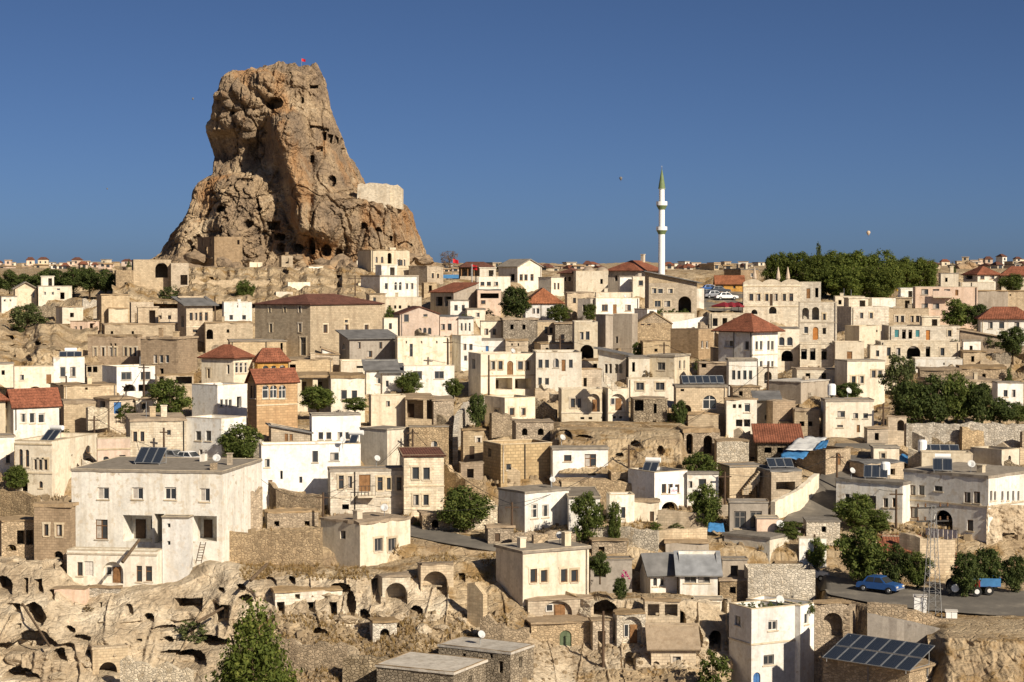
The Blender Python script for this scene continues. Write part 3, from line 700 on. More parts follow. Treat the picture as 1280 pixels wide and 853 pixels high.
    for face, x0, x1, py, rail in balc:
        u0, z = face_uv(face, x0, py); u1, _ = face_uv(face, x1, py); bl = MB()
        def bb(m, a0, a1, e0, e1, q0, q1):
            if face == 'R': m.box(a0, a1, -e1, -e0, q0, q1)
            else: m.box(-e1, -e0, wL - a1, wL - a0, q0, q1)
        bb(bl, u0, u1, -.05, 1.1, z - .16, z); bo = bl.ob('balcony', 'trim', root)
        rl = MB()
        if rail == 'solid': bb(rl, u0, u1, 1.0, 1.1, z, z + .9); rl.ob('balcony_wall', mat, bo)
        else:
            bb(rl, u0, u1, 1.02, 1.07, z + .9, z + .95); n = max(3, int((u1 - u0) / .3))
            for i in range(n + 1):
                q = u0 + (u1 - u0 - .04) * i / n; bb(rl, q, q + .04, 1.02, 1.06, z, z + .9)
            rl.ob('railing', 'iron', bo)
    rb = MB(); x0, x1, y0, y1 = -ov, wR + ov, -ov, wL + ov
    if roof == 'flat':
        rm = rmat or 'roof_concrete'
        if par > 0:
            rb.box(.2, wR - .2, .2, wL - .2, hgt - par - .25, hgt - par); ro = rb.ob('roof', rm, root)
            pp = MB(); t = .2
            pp.box(-.02, wR + .02, -.02, t, hgt - .005, hgt + .06); pp.box(-.02, wR + .02, wL - t, wL + .02, hgt - .005, hgt + .06)
            pp.box(-.021, t, t, wL - t, hgt - .004, hgt + .061); pp.box(wR - t, wR + .021, t, wL - t, hgt - .004, hgt + .061)
            pp.ob('coping', 'trim' if mat not in ('rubble', 'tan', 'brown') else mat, ro)
            inn = MB()
            for q in ((t, wR - t, t - .03, t, 0), (t, wR - t, wL - t, wL - t + .03, 0), (t - .03, t, t, wL - t, 0), (wR - t, wR - t + .03, t, wL - t, 0)): inn.box(q[0], q[1], q[2], q[3], hgt - par, hgt)
            inn.ob('parapet', mat, ro)
            H.top = C.z + hgt - par
        else:
            jt = .13 if rm in ('roof_earth', 'slate') else .035; per = []
            for (ax, ay), (bx, by) in (((x0, y0), (x1, y0)), ((x1, y0), (x1, y1)), ((x1, y1), (x0, y1)), ((x0, y1), (x0, y0))):
                nn = max(2, int(math.hypot(bx - ax, by - ay) / .7))
                for q in range(nn): per.append((ax + (bx - ax) * q / nn + random.uniform(-jt, jt), ay + (by - ay) * q / nn + random.uniform(-jt, jt), random.uniform(-jt, jt) * .8))
            top = [(p[0], p[1], hgt + slab + p[2]) for p in per]; bot = [(p[0], p[1], hgt - .03) for p in per]
            rb.poly(top, [(p[0], p[1]) for p in top]); rb.poly(bot[::-1], [(p[0], p[1]) for p in bot[::-1]])
            for q in range(len(per)): rb.quad(bot[q], bot[(q + 1) % len(per)], top[(q + 1) % len(per)], top[q])
            ro = rb.ob('roof', rm, root); H.top = C.z + hgt + slab
            if rm in ('roof_earth', 'slate') or random.random() < .35: lip_on = False
            else: lip_on = True
            lip = MB(); e = 0.09
            for q in ((x0, x1, y0, y0 + e), (x0, x1, y1 - e, y1), (x0, x0 + e, y0 + e, y1 - e), (x1 - e, x1, y0 + e, y1 - e)): lip.box(q[0], q[1], q[2], q[3], hgt + slab, hgt + slab + .04)
            if lip_on: lip.ob('roof_edge', 'trim' if mat in ('white', 'cream', 'pink', 'brightwhite') else 'roof_earth', ro)
    elif roof in ('hip', 'gable', 'shedL', 'shedR', 'shedB'):
        e = eave; x0, x1, y0, y1 = -e, wR + e, -e, wL + e; t = .14; rm = rmat or 'tiles_red'; z0 = hgt - .05
        lx, ly = x1 - x0, y1 - y0
        def pl(pts):
            P = [Vector(p) for p in pts]; ux = (P[1] - P[0]).normalized(); n = (P[1] - P[0]).cross(P[2] - P[0]).normalized(); vy = n.cross(ux)
            rb.poly([tuple(p) for p in P], [((p - P[0]).dot(ux), (p - P[0]).dot(vy)) for p in P])
        if roof == 'hip':
            m = min(lx, ly) / 2
            if lx >= ly: A = (x0 + m * .9, (y0 + y1) / 2, z0 + rh); B = (x1 - m * .9, (y0 + y1) / 2, z0 + rh)
            else: A = ((x0 + x1) / 2, y0 + m * .9, z0 + rh); B = ((x0 + x1) / 2, y1 - m * .9, z0 + rh)
            c = [(x0, y0, z0), (x1, y0, z0), (x1, y1, z0), (x0, y1, z0)]
            if lx >= ly: pl([c[0], c[1], B, A]); pl([c[1], c[2], B]); pl([c[2], c[3], A, B]); pl([c[3], c[0], A])
            else: pl([c[0], c[1], A]); pl([c[1], c[2], B, A]); pl([c[2], c[3], B]); pl([c[3], c[0], A, B])
        elif roof == 'gable':
            c = [(x0, y0, z0), (x1, y0, z0), (x1, y1, z0), (x0, y1, z0)]
            if ridge == 'x':
                A = (x0, (y0 + y1) / 2, z0 + rh); B = (x1, (y0 + y1) / 2, z0 + rh); pl([c[0], c[1], B, A]); pl([c[2], c[3], A, B])
                MBg([(0, 0, hgt), (0, wL / 2, hgt + rh * .96), (0, wL, hgt)], mat, root); MBg([(wR, 0, hgt), (wR, wL, hgt), (wR, wL / 2, hgt + rh * .96)], mat, root)
            else:
                A = ((x0 + x1) / 2, y0, z0 + rh); B = ((x0 + x1) / 2, y1, z0 + rh); pl([c[3], c[0], A, B]); pl([c[1], c[2], B, A])
                MBg([(0, 0, hgt), (wR, 0, hgt), (wR / 2, 0, hgt + rh * .96)], mat, root); MBg([(0, wL, hgt), (wR / 2, wL, hgt + rh * .96), (wR, wL, hgt)], mat, root)
        else:
            dz = {'shedL': (0, rh, rh, 0), 'shedR': (rh, 0, 0, rh), 'shedB': (0, 0, rh, rh)}[roof]
            c = [(x0, y0, z0 + dz[0]), (x1, y0, z0 + dz[1]), (x1, y1, z0 + dz[2]), (x0, y1, z0 + dz[3])]; pl(c)
            g = MB(); b4 = [(0, 0, hgt), (wR, 0, hgt), (wR, wL, hgt), (0, wL, hgt)]
            for i in range(4):
                j = (i + 1) % 4
                if dz[i] or dz[j]: g.poly([b4[i], b4[j], (b4[j][0], b4[j][1], hgt + dz[j] * .97), (b4[i][0], b4[i][1], hgt + dz[i] * .97)])
            g.ob('gable', mat, root)
        me = rb.me('roof', rm); bm = bmesh.new(); bm.from_mesh(me); bmesh.ops.remove_doubles(bm, verts=bm.verts, dist=.001)
        bmesh.ops.recalc_face_normals(bm, faces=bm.faces); bmesh.ops.solidify(bm, geom=bm.faces[:], thickness=t); bm.to_mesh(me); bm.free()
        ro = link('roof', me, root); H.top = C.z + hgt
    else: ro = root
    main = 'R' if th < 45 else 'L'; Wm = wR if main == 'R' else wL
    if cat in ('house', 'hotel', 'mansion', 'hall') and Wm > 5:
        for k in range(random.choice((0, 1, 1, 2))):
            u = random.choice((.25, Wm - .25, Wm * random.uniform(.3, .7))); M = fmap(main)
            if any(q[0] - .15 < u < q[1] + .15 for q in holes[main]): continue
            pm = MB(); pm.bar(M(u, 0, -.07), M(u, hgt - .05, -.07), .055, .055, 6); pm.ob('drain_pipe', random.choice(('frame_grey', 'iron', 'trim')), root)
    if roof == 'flat' and cat in ('house', 'hotel', 'mansion') and wR > 4 and wL > 4:
        zr = H.top - C.z
        for k in range(random.choice((0, 1, 1, 2, 3))):
            cx = random.uniform(.8, wR - .8); cy = random.uniform(.5, min(wL - .8, 5)); q = random.random(); cb = MB()
            if q < .5:
                s = random.uniform(.18, .3); zt = zr + random.uniform(.5, 1.1); cb.box(cx - s, cx + s, cy - s, cy + s, zr - .02, zt); cb.box(cx - s - .06, cx + s + .06, cy - s - .06, cy + s + .06, zt, zt + .08); cb.ob('chimney', random.choice((mat, 'trim', 'tan')), ro)
            elif q < .75:
                s = random.uniform(.5, 1.1); cb.box(cx - s, cx + s * .6, cy, cy + .35, zr - .02, zr + random.uniform(.3, .7)); cb.ob('low_roof_wall', random.choice((mat, 'rubble')), ro)
            else:
                cb.bar((cx, cy, zr - .02), (cx, cy, zr + random.uniform(.8, 1.8)), .04, .03, 6); cb.ob('stove_pipe', 'steel', ro)
    if roof == 'flat' and cat in ('house', 'hotel') and wR > 5.5 and wL > 5.5 and key is None and random.random() < .3:
        zr = H.top - C.z; w0 = random.uniform(2.0, 3.4); x_ = random.uniform(.4, wR - w0 - .3); y_ = wL - random.uniform(2.6, 3.2); hh_ = random.uniform(1.6, 2.3); rm_ = MB()
        for q in ((x_, x_ + w0 * .55, y_, y_ + .2, 0, hh_), (x_ + w0 * .85, x_ + w0, y_, y_ + .2, 0, hh_), (x_ + w0 * .55, x_ + w0 * .85, y_, y_ + .2, hh_ * .82, hh_), (x_, x_ + .2, y_ + .2, y_ + 2, 0, hh_), (x_ + w0 - .2, x_ + w0, y_ + .2, y_ + 2, 0, hh_), (x_ + .2, x_ + w0 - .2, y_ + 1.8, y_ + 2, 0, hh_), (x_ - .12, x_ + w0 + .12, y_ - .12, y_ + 2.1, hh_, hh_ + .12)): rm_.box(q[0], q[1], q[2], q[3], zr - .02 + q[4], zr + q[5])
        rm_.ob('roof_room', mat, ro)
    for i in range(chim):
        cb = MB(); cx = wR * (0.25 + 0.5 * random.random()); cy = wL * (0.3 + .4 * random.random()); zt = hgt + (rh if roof not in ('flat',) else 0.2) + 1.0
        cb.box(cx - .3, cx + .3, cy - .3, cy + .3, hgt - .1, zt); cb.box(cx - .38, cx + .38, cy - .38, cy + .38, zt, zt + .12)
        cb.ob('chimney', 'trim', ro)
    return H
def on_roof(key, px, back):
    """A point on the flat roof of a house: along the column px, 'back' metres behind its front corner."""
    H = HOUSES[key]; d = H.C.y + back; rx, _ = ray(px, 400)
    return Vector((rx * d, d, H.top))
# ------------------------------------------------------------------ free-standing walls: rubble or masonry, uneven top
def stone_wall(label, pts, mat='rubble', thick=0.5, jit=0.25, found=2.6, cat='wall', name='stone_wall', d=None, step=0.5):
    """pts: (px, top row, base row) along the foot of the wall."""
    W = []
    for i, p in enumerate(pts):
        D = (d[i] if isinstance(d, (list, tuple)) else d) if d else ground_d(p[0], p[2])
        g = at(p[0], p[2], D); t = at(p[0], p[1], D); W.append((g, t.z))
    o = W[0][0].copy(); v = []; f = []; uv = []; S = 0.0; ring = []
    for (g0, t0), (g1, t1) in zip(W, W[1:]):
        L = (g1 - g0).length; n = max(1, int(L / step)); dr = Vector((g1.x - g0.x, g1.y - g0.y, 0)).normalized(); nn = Vector((-dr.y, dr.x, 0))
        for i in range(n + 1):
            s = i / n; g = g0.lerp(g1, s); z = t0 + (t1 - t0) * s + jit * (noise.noise(Vector((S + L * s, 7.7, len(pts)))) + (random.random() - .5) * .8)
            ring.append((g, max(z, g.z + .1), S + L * s, nn))
        S += L
    for g, z, s, nn in ring:
        A = g - o; e = [noise.noise(Vector((s * 1.3, k * 3.1, 2))) * .10 for k in range(2)]
        v += [tuple(A + Vector((0, 0, -found))), tuple(Vector((A.x, A.y, 0)) + nn * e[0] + Vector((0, 0, (z + g.z) / 2 - o.z))), tuple(Vector((A.x, A.y, z - o.z)) + nn * e[1]), tuple(Vector((A.x, A.y, z - o.z)) + nn * thick), tuple(A + nn * thick + Vector((0, 0, -found)))]
    for i in range(len(ring) - 1):
        s0, s1 = ring[i][2], ring[i + 1][2]
        for k in range(4):
            a, b = i * 5 + k, i * 5 + 5 + k; f.append((a, b, b + 1, a + 1))
            za = [v[q][2] for q in (a, b, b + 1, a + 1)] if k in (0, 1, 3) else [0, 0, thick, thick]
            uv.append([(s0, za[0]), (s1, za[1]), (s1, za[2]), (s0, za[3])])
    m = (len(ring) - 1) * 5
    f.append((0, 1, 2, 3, 4)); f.append((m + 4, m + 3, m + 2, m + 1, m))
    for q in f[-2:]: uv.append([(v[i][1], v[i][2]) for i in q])
    ob = link(name, mesh(name, v, f, mat, uv), None, o); tag(ob, label, cat); return ob
h = house
# ---- skyline and the slope left of the castle rock
h('long cream farmhouse with flat roof below the dark tree belt', 48, 48, 90, 358, 376, 2, 'cream', 'flat', [('R', 367, [56, 66], 3, 4), ('R', 370, [78], 5, 9, 'd'), ('R', 362, [73], 4, 3)])
h('cream gable-ended house joined to the long farmhouse by the tree belt', 19, 19, 46, 361, 378, 2, 'cream', 'gable', [('R', 369, [42], 3, 7)], rh=1.3, ridge='y', rmat='roof_concrete')
h('small cream cube house left of a round green tree', -6, 2, 21, 371, 388, 20, 'cream', 'flat', [('R', 376, [6, 13], 2.5, 3)])
h('ruined stone wall house with one large archway beside the castle foot', 167, 167, 214, 325, 356, 3, 'tan', 'flat', [('R', 338, [202], 14, 18, 'A')], 'ruin', dep=6, d=337)
h('ruined stone block wall between the archway ruin and the castle foot', 214, 214, 236, 329, 358, 2, 'tan', 'none', [('R', 350, [230], 9, 12, 'd')], 'ruin', dep=6, d=336)
h('low ruined stone wall house left of the archway ruin', 145, 145, 167, 338, 361, 3, 'rubble', 'none', [('R', 356, [159], 6, 6, 'd')], 'ruin', dep=5, d=334)
h('square tan stone tower house above the long brown house', 121, 127, 162, 369, 402, 12, 'tan', 'flat', [('R', 393, [157], 4, 7, 'd')], rmat='roof_earth', dep=6)
h('pale patched stone shed standing in front of the square stone tower', 136, 136, 160, 386, 403, 3, 'cream', 'flat', [], 'shed', dep=3, rmat='roof_earth')
h('brown two-window stone house at the end of the dry slope', 88, 110, 124, 402, 424, 62, 'pink', 'flat', [('L', 412, [94.5, 101], 3.5, 8, 'g'), ('R', 412, [116], 5, 16, 'd')], rmat='roof_earth')
h('low long stone terrace house behind the brown seven-window house', 131, 131, 228, 406, 424, 3, 'tan', 'flat', [('R', 416, [140, 166], 3, 4, 'd')], rmat='roof_earth')
h('long brown stone house with seven tall narrow windows', 110, 172, 178, 421, 460, 66, 'brown', 'flat', [('L', 440, [119, 129, 138.6, 144, 157, 163, 169], 3.4, 11, 'b'), ('L', 431, [138.6, 144], 3, 3, 'd')], rmat='roof_earth', slab=.3)
h('brown stone house with three barred windows in a row', 176, 222, 247, 424, 470, 64, 'brown', 'flat', [('L', 449, [194, 201.5, 209], 5, 10, 'w'), ('L', 467, [202], 5, 12, 'd')], rmat='roof_earth', slab=.25)
h('old stone house with jettied upper floor and slate eaves below the castle', 222, 233, 266, 381, 424, 24, 'tan', 'shedB', [('R', 396, [239, 245, 251, 258], 3.4, 10, 'b'), ('R', 414, [244], 6, 4, 'b'), ('L', 402, [228], 5, 13, 'd')], rh=1.2, rmat='slate', eave=.7, bands=[('R', 409)])
h('tan stone yard wall house under the small white house', 257, 257, 316, 404, 426, 3, 'tan', 'flat', [('R', 414, [285], 3, 4, 'd'), ('R', 418, [262], 8, 12, 'A')], rmat='roof_earth', cat='house')
h('small bright white house with two little windows beside the large stone hall', 280, 280, 315, 378, 404, 2, 'brightwhite', 'flat', [('R', 397, [289, 305], 4.5, 6, 'g'), ('R', 381, [297], 1.5, 7, 'd')])
h('large tan stone hall with low red roof and small slit windows', 319, 388, 478, 380, 446, 48, 'tan', 'hip', [('L', 387, [337, 356, 374.7], 3, 7.5, 'g'), ('L', 410, [338.6, 375], 4, 11, 'b'), ('L', 433, [379], 7, 24, 'g'), ('R', 411, [406.7, 433, 458], 5, 11, 'b'), ('R', 401.5, [433], 4, 4, 'g')], 'hall', name='stone_hall', rh=1.3, rmat='tiles_dark', eave=.25, key='hall')
h('cream ruin box with one dark doorway above the stone hall roof', 345, 345, 366, 365, 378, 2, 'cream', 'none', [], 'ruin', dep=4)
h('low cream ruin with doorway above the ridge of the stone hall', 360, 360, 388, 353, 371, 3, 'cream', 'none', [('R', 361, [369], 4, 6, 'd'), ('R', 359, [360.5], 3, 10, 'd')], 'ruin', dep=4)
h('low tan house with long blank lit wall before the stone hall', 288, 288, 358, 427, 450, 2, 'tan', 'flat', [('R', 436, [352], 3, 14, 'd')], rmat='roof_concrete')
h('white-cornered house with red hip roof and tall narrow windows', 252, 292, 316, 447, 486, 56, 'cream', 'hip', [('L', 467, [260.7], 4, 12, 'b'), ('L', 462, [285], 4, 12, 'w'), ('R', 460, [296.5, 302, 307.5], 3.5, 13, 'w')], rh=1.5, eave=.4, key='hip1')
h('small red hip-roofed house with three arched windows beside the tall ochre house', 318, 322, 360, 452, 482, 12, 'ochre', 'hip', [('R', 461, [332, 342, 353], 7, 8, 'w^')], rh=1.6, eave=.35)
h('tall ochre stone house with three arched windows under a red roof', 309.5, 321, 372, 479, 541, 26, 'ochre', 'gable', [('R', 490, [332, 342, 353], 8, 16, 'w^'), ('L', 490, [314, 318], 3.5, 15, 'b')], rh=1.5, eave=.25, bands=[('R', 507)], ridge='x', key='ochre')
h('low tan stone terrace beside the three-arched red hip house', 361, 361, 416, 450, 470, 3, 'tan', 'flat', [('R', 461, [366], 8, 10, 'd')], rmat='roof_earth')
h('grey rendered house with lean-to slate roof right of the stone hall', 424, 437, 496, 424, 454, 20, 'grey', 'shedB', [('R', 432, [449, 476], 3.5, 8, 'b'), ('R', 443, [462], 6, 8, 'b'), ('L', 433, [430], 5, 8, 'w^')], rh=1.0, rmat='slate', eave=.4)
h('tiny white house with two dark slots beside the stone hall foot', 403, 403, 422, 443, 458, 2, 'white', 'shedR', [('R', 449, [413, 419], 2, 9, 'd')], rh=.8, rmat='roof_earth', dep=4, eave=.2)
h('cream blank-walled shed between two cream houses below the grey house', 426, 426, 459, 452, 470, 2, 'cream', 'flat', [('R', 459, [450], 8, 3, 'd')], 'shed', dep=5)
h('white house with dark slate lean-to roof and two windows', 456, 458, 496, 463, 492, 6, 'white', 'shedB', [('R', 476, [473, 484], 6, 9)], rh=1.1, rmat='slate', eave=.35)
h('cream house with two barred windows and deep earth eaves above the garden', 414, 414, 456, 473, 508, 2, 'cream', 'flat', [('R', 493.6, [430, 443], 7.5, 11, 'g')], rmat='roof_earth', slab=.35, ov=.4)
h('open-fronted porch house under an earth roof next to the ochre house', 372, 372, 413, 472, 500, 2, 'cream', 'flat', [('R', 483, [384, 404], 14, 18, 'V')], rmat='roof_earth', slab=.35, ov=.4)
# ---- under the right shoulder of the castle rock
h('cream stone mansion with arcades at the right foot of the castle rock', 447, 464, 512, 313, 346, 22, 'cream', 'flat', [('R', 325, [470.5, 477.7], 3, 8, 'b^'), ('R', 323, [487], 5, 14, 'A'), ('R', 328.6, [497.7, 501.6, 505.6], 2.6, 8, 'b'), ('R', 341, [473, 489], 8, 6, 'A')], 'mansion', bands=[('R', 335)], rmat='roof_earth', d=366)
h('tan stone annex with two small windows beside the arcaded mansion', 511, 534, 554, 333, 352, 42, 'tan', 'flat', [('R', 345, [541, 547.5], 3, 6, 'b')], rmat='roof_earth', d=364)
h('white two-storey house with arched windows below the arcaded mansion', 451, 475, 523, 346, 372, 32, 'white', 'flat', [('R', 358, [483, 508.5, 515], 3.4, 8, 'g'), ('R', 358, [494.8, 500.5], 3.4, 10, 'w^')], slab=.3)
h('cream ground-floor row with blank wall beneath the white arched-window house', 478, 478, 527, 372, 391, 2, 'cream', 'flat', [('R', 384, [487, 494, 500, 511], 3, 4, 'd')], par=.4)
h('stone house corner behind the pole right of the stone hall', 462, 462, 482, 368, 400, 4, 'tan', 'flat', [('R', 376, [468], 4, 8)], rmat='roof_earth')
h('lavender white house with gabled front and three small arched windows', 492, 500, 549, 392, 422, 12, 'pink', 'gable', [('R', 392.5, [531.7], 5, 8, 'g'), ('R', 414, [525, 531, 537], 4, 8, 'g^'), ('R', 398, [508], 6, 9, 'g')], rh=1.1, rmat='tiles_dark', ridge='y', eave=.2)
h('tan house with two square windows beside the lavender gabled house', 550, 550, 573, 396, 420, 2, 'pink', 'flat', [('R', 409, [553.5, 562], 5, 8, 'b')], rmat='slate')
h('white striped-shutter house with dark slate slab roof', 573, 573, 592, 398, 420, 2, 'white', 'flat', [('R', 409, [577, 582, 587], 2.5, 10)], rmat='slate')
h('dark porch house under a sloping rusty red roof', 538, 567, 596, 366, 388, 38, 'grey', 'shedL', [('L', 377, [549, 560], 9, 12, 'd')], rh=1.6, rmat='tiles_red', eave=.3)
h('little house with dark tilted roof sheets beside the big leafy tree', 597, 597, 626, 363, 388, 3, 'pink', 'flat', [('R', 378, [604], 6, 5, 'b'), ('R', 370, [612], 24, 6, 'd')], rmat='slate')
h('long cream terrace building with shaded openings under the restaurant', 596, 596, 638, 346, 364, 2, 'cream', 'flat', [('R', 355, [603, 611, 620], 5, 5, 'b')], par=.5)
h('stone temple-like hall with pedimented lit front on the skyline', 623, 647, 677, 333, 354, 36, 'cream', 'gable', [('R', 347, [651.5, 657.5, 665], 4, 8, 'b'), ('L', 347, [640], 6, 9, 'd')], 'hall', name='stone_hall', rh=1.5, rmat='roof_concrete', ridge='y', eave=.3)
h('white house under a large orange red tiled roof behind leafy trees', 657, 657, 704, 379, 401, 3, 'brightwhite', 'hip', [('R', 389, [667, 672.5], 3.5, 7, 'b'), ('R', 392, [685], 4, 14, 'w^')], rh=2.4, rmat='tiles_orange', eave=.3, dep=11)
h('cream tower house with two slim windows above the orange roof', 673, 689, 705, 347, 368, 46, 'cream', 'flat', [('R', 358, [693.5, 698], 2.6, 8, 'b')])
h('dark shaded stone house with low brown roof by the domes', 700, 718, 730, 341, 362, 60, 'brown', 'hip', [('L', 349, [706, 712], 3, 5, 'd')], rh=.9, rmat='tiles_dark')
h('cream two-window house on the alley corner left of the stepped ruin', 600, 601, 627, 402, 424, 6, 'cream', 'flat', [('R', 415, [608, 618], 4.5, 8, 'b')])
h('cream house with one window behind the slate slab roof', 584, 584, 607, 387, 402, 2, 'cream', 'flat', [('R', 394, [597], 5, 6)])
h('tall cream blank wall house with drain pipes and flat concrete roof', 494, 497, 562, 422, 458, 4, 'cream', 'flat', [('R', 438, [514], 4, 16, 'g'), ('R', 428, [508, 527, 546], 2, 3, 'd')], slab=.3)
h('narrow white house with two windows beside the tall blank cream wall', 565, 576, 602, 420, 456, 22, 'white', 'flat', [('R', 434, [581, 588.7], 4, 8, 'b'), ('R', 448, [582, 590], 4, 7, 'g')])
h('low white house with blue door behind the long arched hotel', 602, 602, 633, 426, 444, 2, 'brightwhite', 'flat', [('R', 436, [609], 4, 7, 'Db')])
h('rough rubble house with dark mass wall below the leafy tree', 626, 629, 672, 400, 426, 6, 'greyrubble', 'flat', [('R', 409, [640, 655], 4, 6, 'd')], rmat='roof_earth', slab=.3)
h('small tan house with two brown windows below the orange roofed house', 671, 672, 694, 402, 425, 4, 'tan', 'flat', [('R', 413, [682.6, 689], 4, 8, 'b')])
h('grey rubble wall house between the small tan house and the arched cream house', 694, 694, 718, 405, 430, 2, 'greyrubble', 'flat', [], rmat='roof_earth')
h('low ruined stone house with broken roof behind the long arched hotel', 668, 676, 722, 430, 446, 10, 'tan', 'flat', [('R', 437, [684, 710], 4, 4, 'd')], rmat='roof_earth')
h('tan stone shed with two dark holes behind the hotel left wing', 632, 632, 660, 426, 446, 2, 'tan', 'flat', [('R', 431, [640, 648], 2, 3, 'd')], rmat='roof_earth')
h('cream stone house with two tall windows over a big archway', 718, 718, 747, 403, 450, 2, 'cream', 'flat', [('R', 420, [727, 734.5], 5, 10, 'g'), ('R', 441, [733.7], 16, 19, 'A')], par=.4)
h('long cream hotel wing with arched door and shaded ground porch', 585.5, 601, 670, 443, 492, 16, 'cream', 'flat', [('R', 457, [616, 625.6, 650.5, 659], 5.5, 11, 'b'), ('R', 460, [637.7], 8, 18, 'D^'), ('R', 480, [630, 654], 22, 14, 'V'), ('L', 455, [592], 5, 12, 'd')], 'hotel', bands=[('R', 470)], par=.5, key='hotel')
h('cream hotel wing with arched window right of the arched door', 670, 670, 727, 441, 492, 3, 'cream', 'flat', [('R', 455, [675.5, 683.7, 713.5], 5, 10, 'g'), ('R', 454, [695], 7, 12, 'g^'), ('R', 457, [704.5], 5.5, 14, 'D'), ('R', 477, [675, 683.7], 5, 9, 'g')], 'hotel', par=.5)
h('white house with two wide windows and thin flat roof above the bushes', 503, 505, 568, 458, 491, 6, 'white', 'flat', [('R', 469, [522, 549], 11.5, 10, 'g')], slab=.22, ov=.3)
h('tiny white-walled shed with dark roof left of the wide-window white house', 478, 478, 502, 466, 492, 2, 'white', 'shedB', [('R', 480, [484], 4, 8)], 'shed', rh=.8, rmat='slate', dep=5)
# ---- mosque quarter
h('cream stone bath house with two shallow domes', 716, 720, 760, 339, 364, 8, 'cream', 'flat', [('R', 352, [752], 3, 6, 'd')], 'bath house', name='bath_house', key='bath', dep=14)
h('mosque hall with broad red tiled hip roof beside the white minaret', 760, 798, 828, 338, 362, 60, 'grey', 'hip', [('L', 348, [770, 782], 4, 7, 'd'), ('R', 346, [808, 818], 4, 6, 'd')], 'mosque', rh=1.9, eave=.6, rmat='tiles_red', chim=1)
h('small bright white house below the mosque roof', 772, 775, 791, 346, 366, 8, 'brightwhite', 'flat', [], dep=5)
h('cream house with one window right below the mosque roof', 791, 791, 813, 346, 370, 2, 'cream', 'flat', [('R', 354, [801], 6, 6, 'g')], dep=6)
h('big tan stone house with large open archway under a wide slate roof', 806, 811, 871, 354, 393, 6, 'tan', 'shedR', [('R', 364, [817.5, 825.5, 838], 6, 6, 'g'), ('R', 381, [856], 17, 20, 'A'), ('R', 380, [822, 834], 8, 8, 'g')], rh=1.9, rmat='slate', eave=.8)
h('slim white tower house right of the archway house', 871, 871, 880, 361, 388, 2, 'white', 'flat', [])
h('white flat-roofed house with one door between two windows below the mosque', 733, 745, 799, 373, 400, 16, 'white', 'flat', [('R', 385, [756, 785], 8, 8, 'b'), ('R', 387, [768.5], 5, 12, 'D')], par=.5, key='wh1')
h('cream upper storey with cluttered terrace above the white one-door house', 745, 745, 792, 366, 376, 2, 'cream', 'flat', [], dep=5, par=.4)
h('little white tower room with single window beside the hanging garden', 793, 809, 821, 387, 408, 40, 'white', 'flat', [('R', 392, [814.5], 6, 7, 'g')])
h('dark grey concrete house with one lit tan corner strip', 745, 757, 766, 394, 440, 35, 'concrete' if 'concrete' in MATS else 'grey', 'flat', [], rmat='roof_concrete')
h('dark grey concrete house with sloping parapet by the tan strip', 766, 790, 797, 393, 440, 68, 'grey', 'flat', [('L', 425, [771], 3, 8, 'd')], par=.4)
h('tan rubble gable house with two small dark windows', 793, 797, 840, 404, 432, 8, 'rubble', 'gable', [('R', 404.5, [803, 811], 4.5, 5, 'b')], rh=1.6, ridge='y', rmat='roof_earth', eave=.15)
h('tan box house with small window below the rubble gable house', 800, 804, 838, 427, 450, 8, 'tan', 'flat', [('R', 438, [820], 4, 4, 'd')], rmat='roof_earth')
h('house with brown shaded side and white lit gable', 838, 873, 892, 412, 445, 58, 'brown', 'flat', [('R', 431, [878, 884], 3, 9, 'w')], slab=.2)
h('white hip-roofed mansion with paired tall windows and red tiles', 898, 940.5, 972, 414, 466, 52, 'white', 'hip', [('R', 432, [946, 951.5, 960.6, 965.5], 3.6, 11, 'g'), ('R', 456, [946, 951.5, 960.6, 965.5], 3.6, 9, 'g'), ('L', 432, [933.6], 4, 11, 'g'), ('L', 430, [911], 9, 9, 'w')], 'mansion', rh=2.2, eave=.7, bands=[('R', 444)])
h('orange tan bungalow with red roof above the parked cars', 896, 896, 929, 355, 366, 2, 'ochre', 'gable', [('R', 359, [903, 918], 3, 4, 'g')], rh=1.6, eave=.4, rmat='tiles_orange')
h('brown skyline house with cream side left of the umbrella terrace', 905, 926, 948, 337, 358, 44, 'brown', 'flat', [('R', 344, [940], 4, 5)], rmat='slate')
h('ornate cream stone hotel with wavy parapet and five tall windows', 928, 929, 1000, 354, 398, 4, 'pale', 'flat', [('R', 372, [939, 948, 958.5, 970, 980.5, 989], 4.6, 9, 'b'), ('R', 375, [964], 4, 14, 'Dk'), ('R', 390, [943], 8, 6, 'A'), ('R', 388, [966], 9, 9, 'A')], 'hotel', bands=[('R', 358), ('R', 383)], par=.5, key='ornate')
h('stone hotel tower with tall door beside the wavy parapet hotel', 1000, 1000, 1026, 353, 398, 2, 'pale', 'flat', [('R', 367, [1010.5], 5, 12, 'D'), ('R', 366, [1021], 4, 12, 'd')], 'hotel', par=.4)
h('stone arcade hotel with two arched balconies and an arched wooden door', 998, 999, 1046, 378, 428, 4, 'pale', 'flat', [('R', 392, [1007, 1019.5], 9, 15, 'A'), ('R', 396, [1030.5], 3.5, 8, 'b'), ('R', 413, [1007.5], 5, 9, 'w'), ('R', 417, [1019.5], 7, 16, 'Do^'), ('R', 414, [1030.5], 4, 8, 'd')], 'hotel', bands=[('R', 403)], par=.5)
h('cream house with arched loggia windows right of the red-tiled mansion', 972, 972, 999, 411, 452, 2, 'cream', 'flat', [('R', 427, [976.5, 987], 8, 11, 'w^'), ('R', 445, [984], 15, 14, 'A'), ('R', 402, [985], 5, 8, 'g')], bands=[('R', 436)])
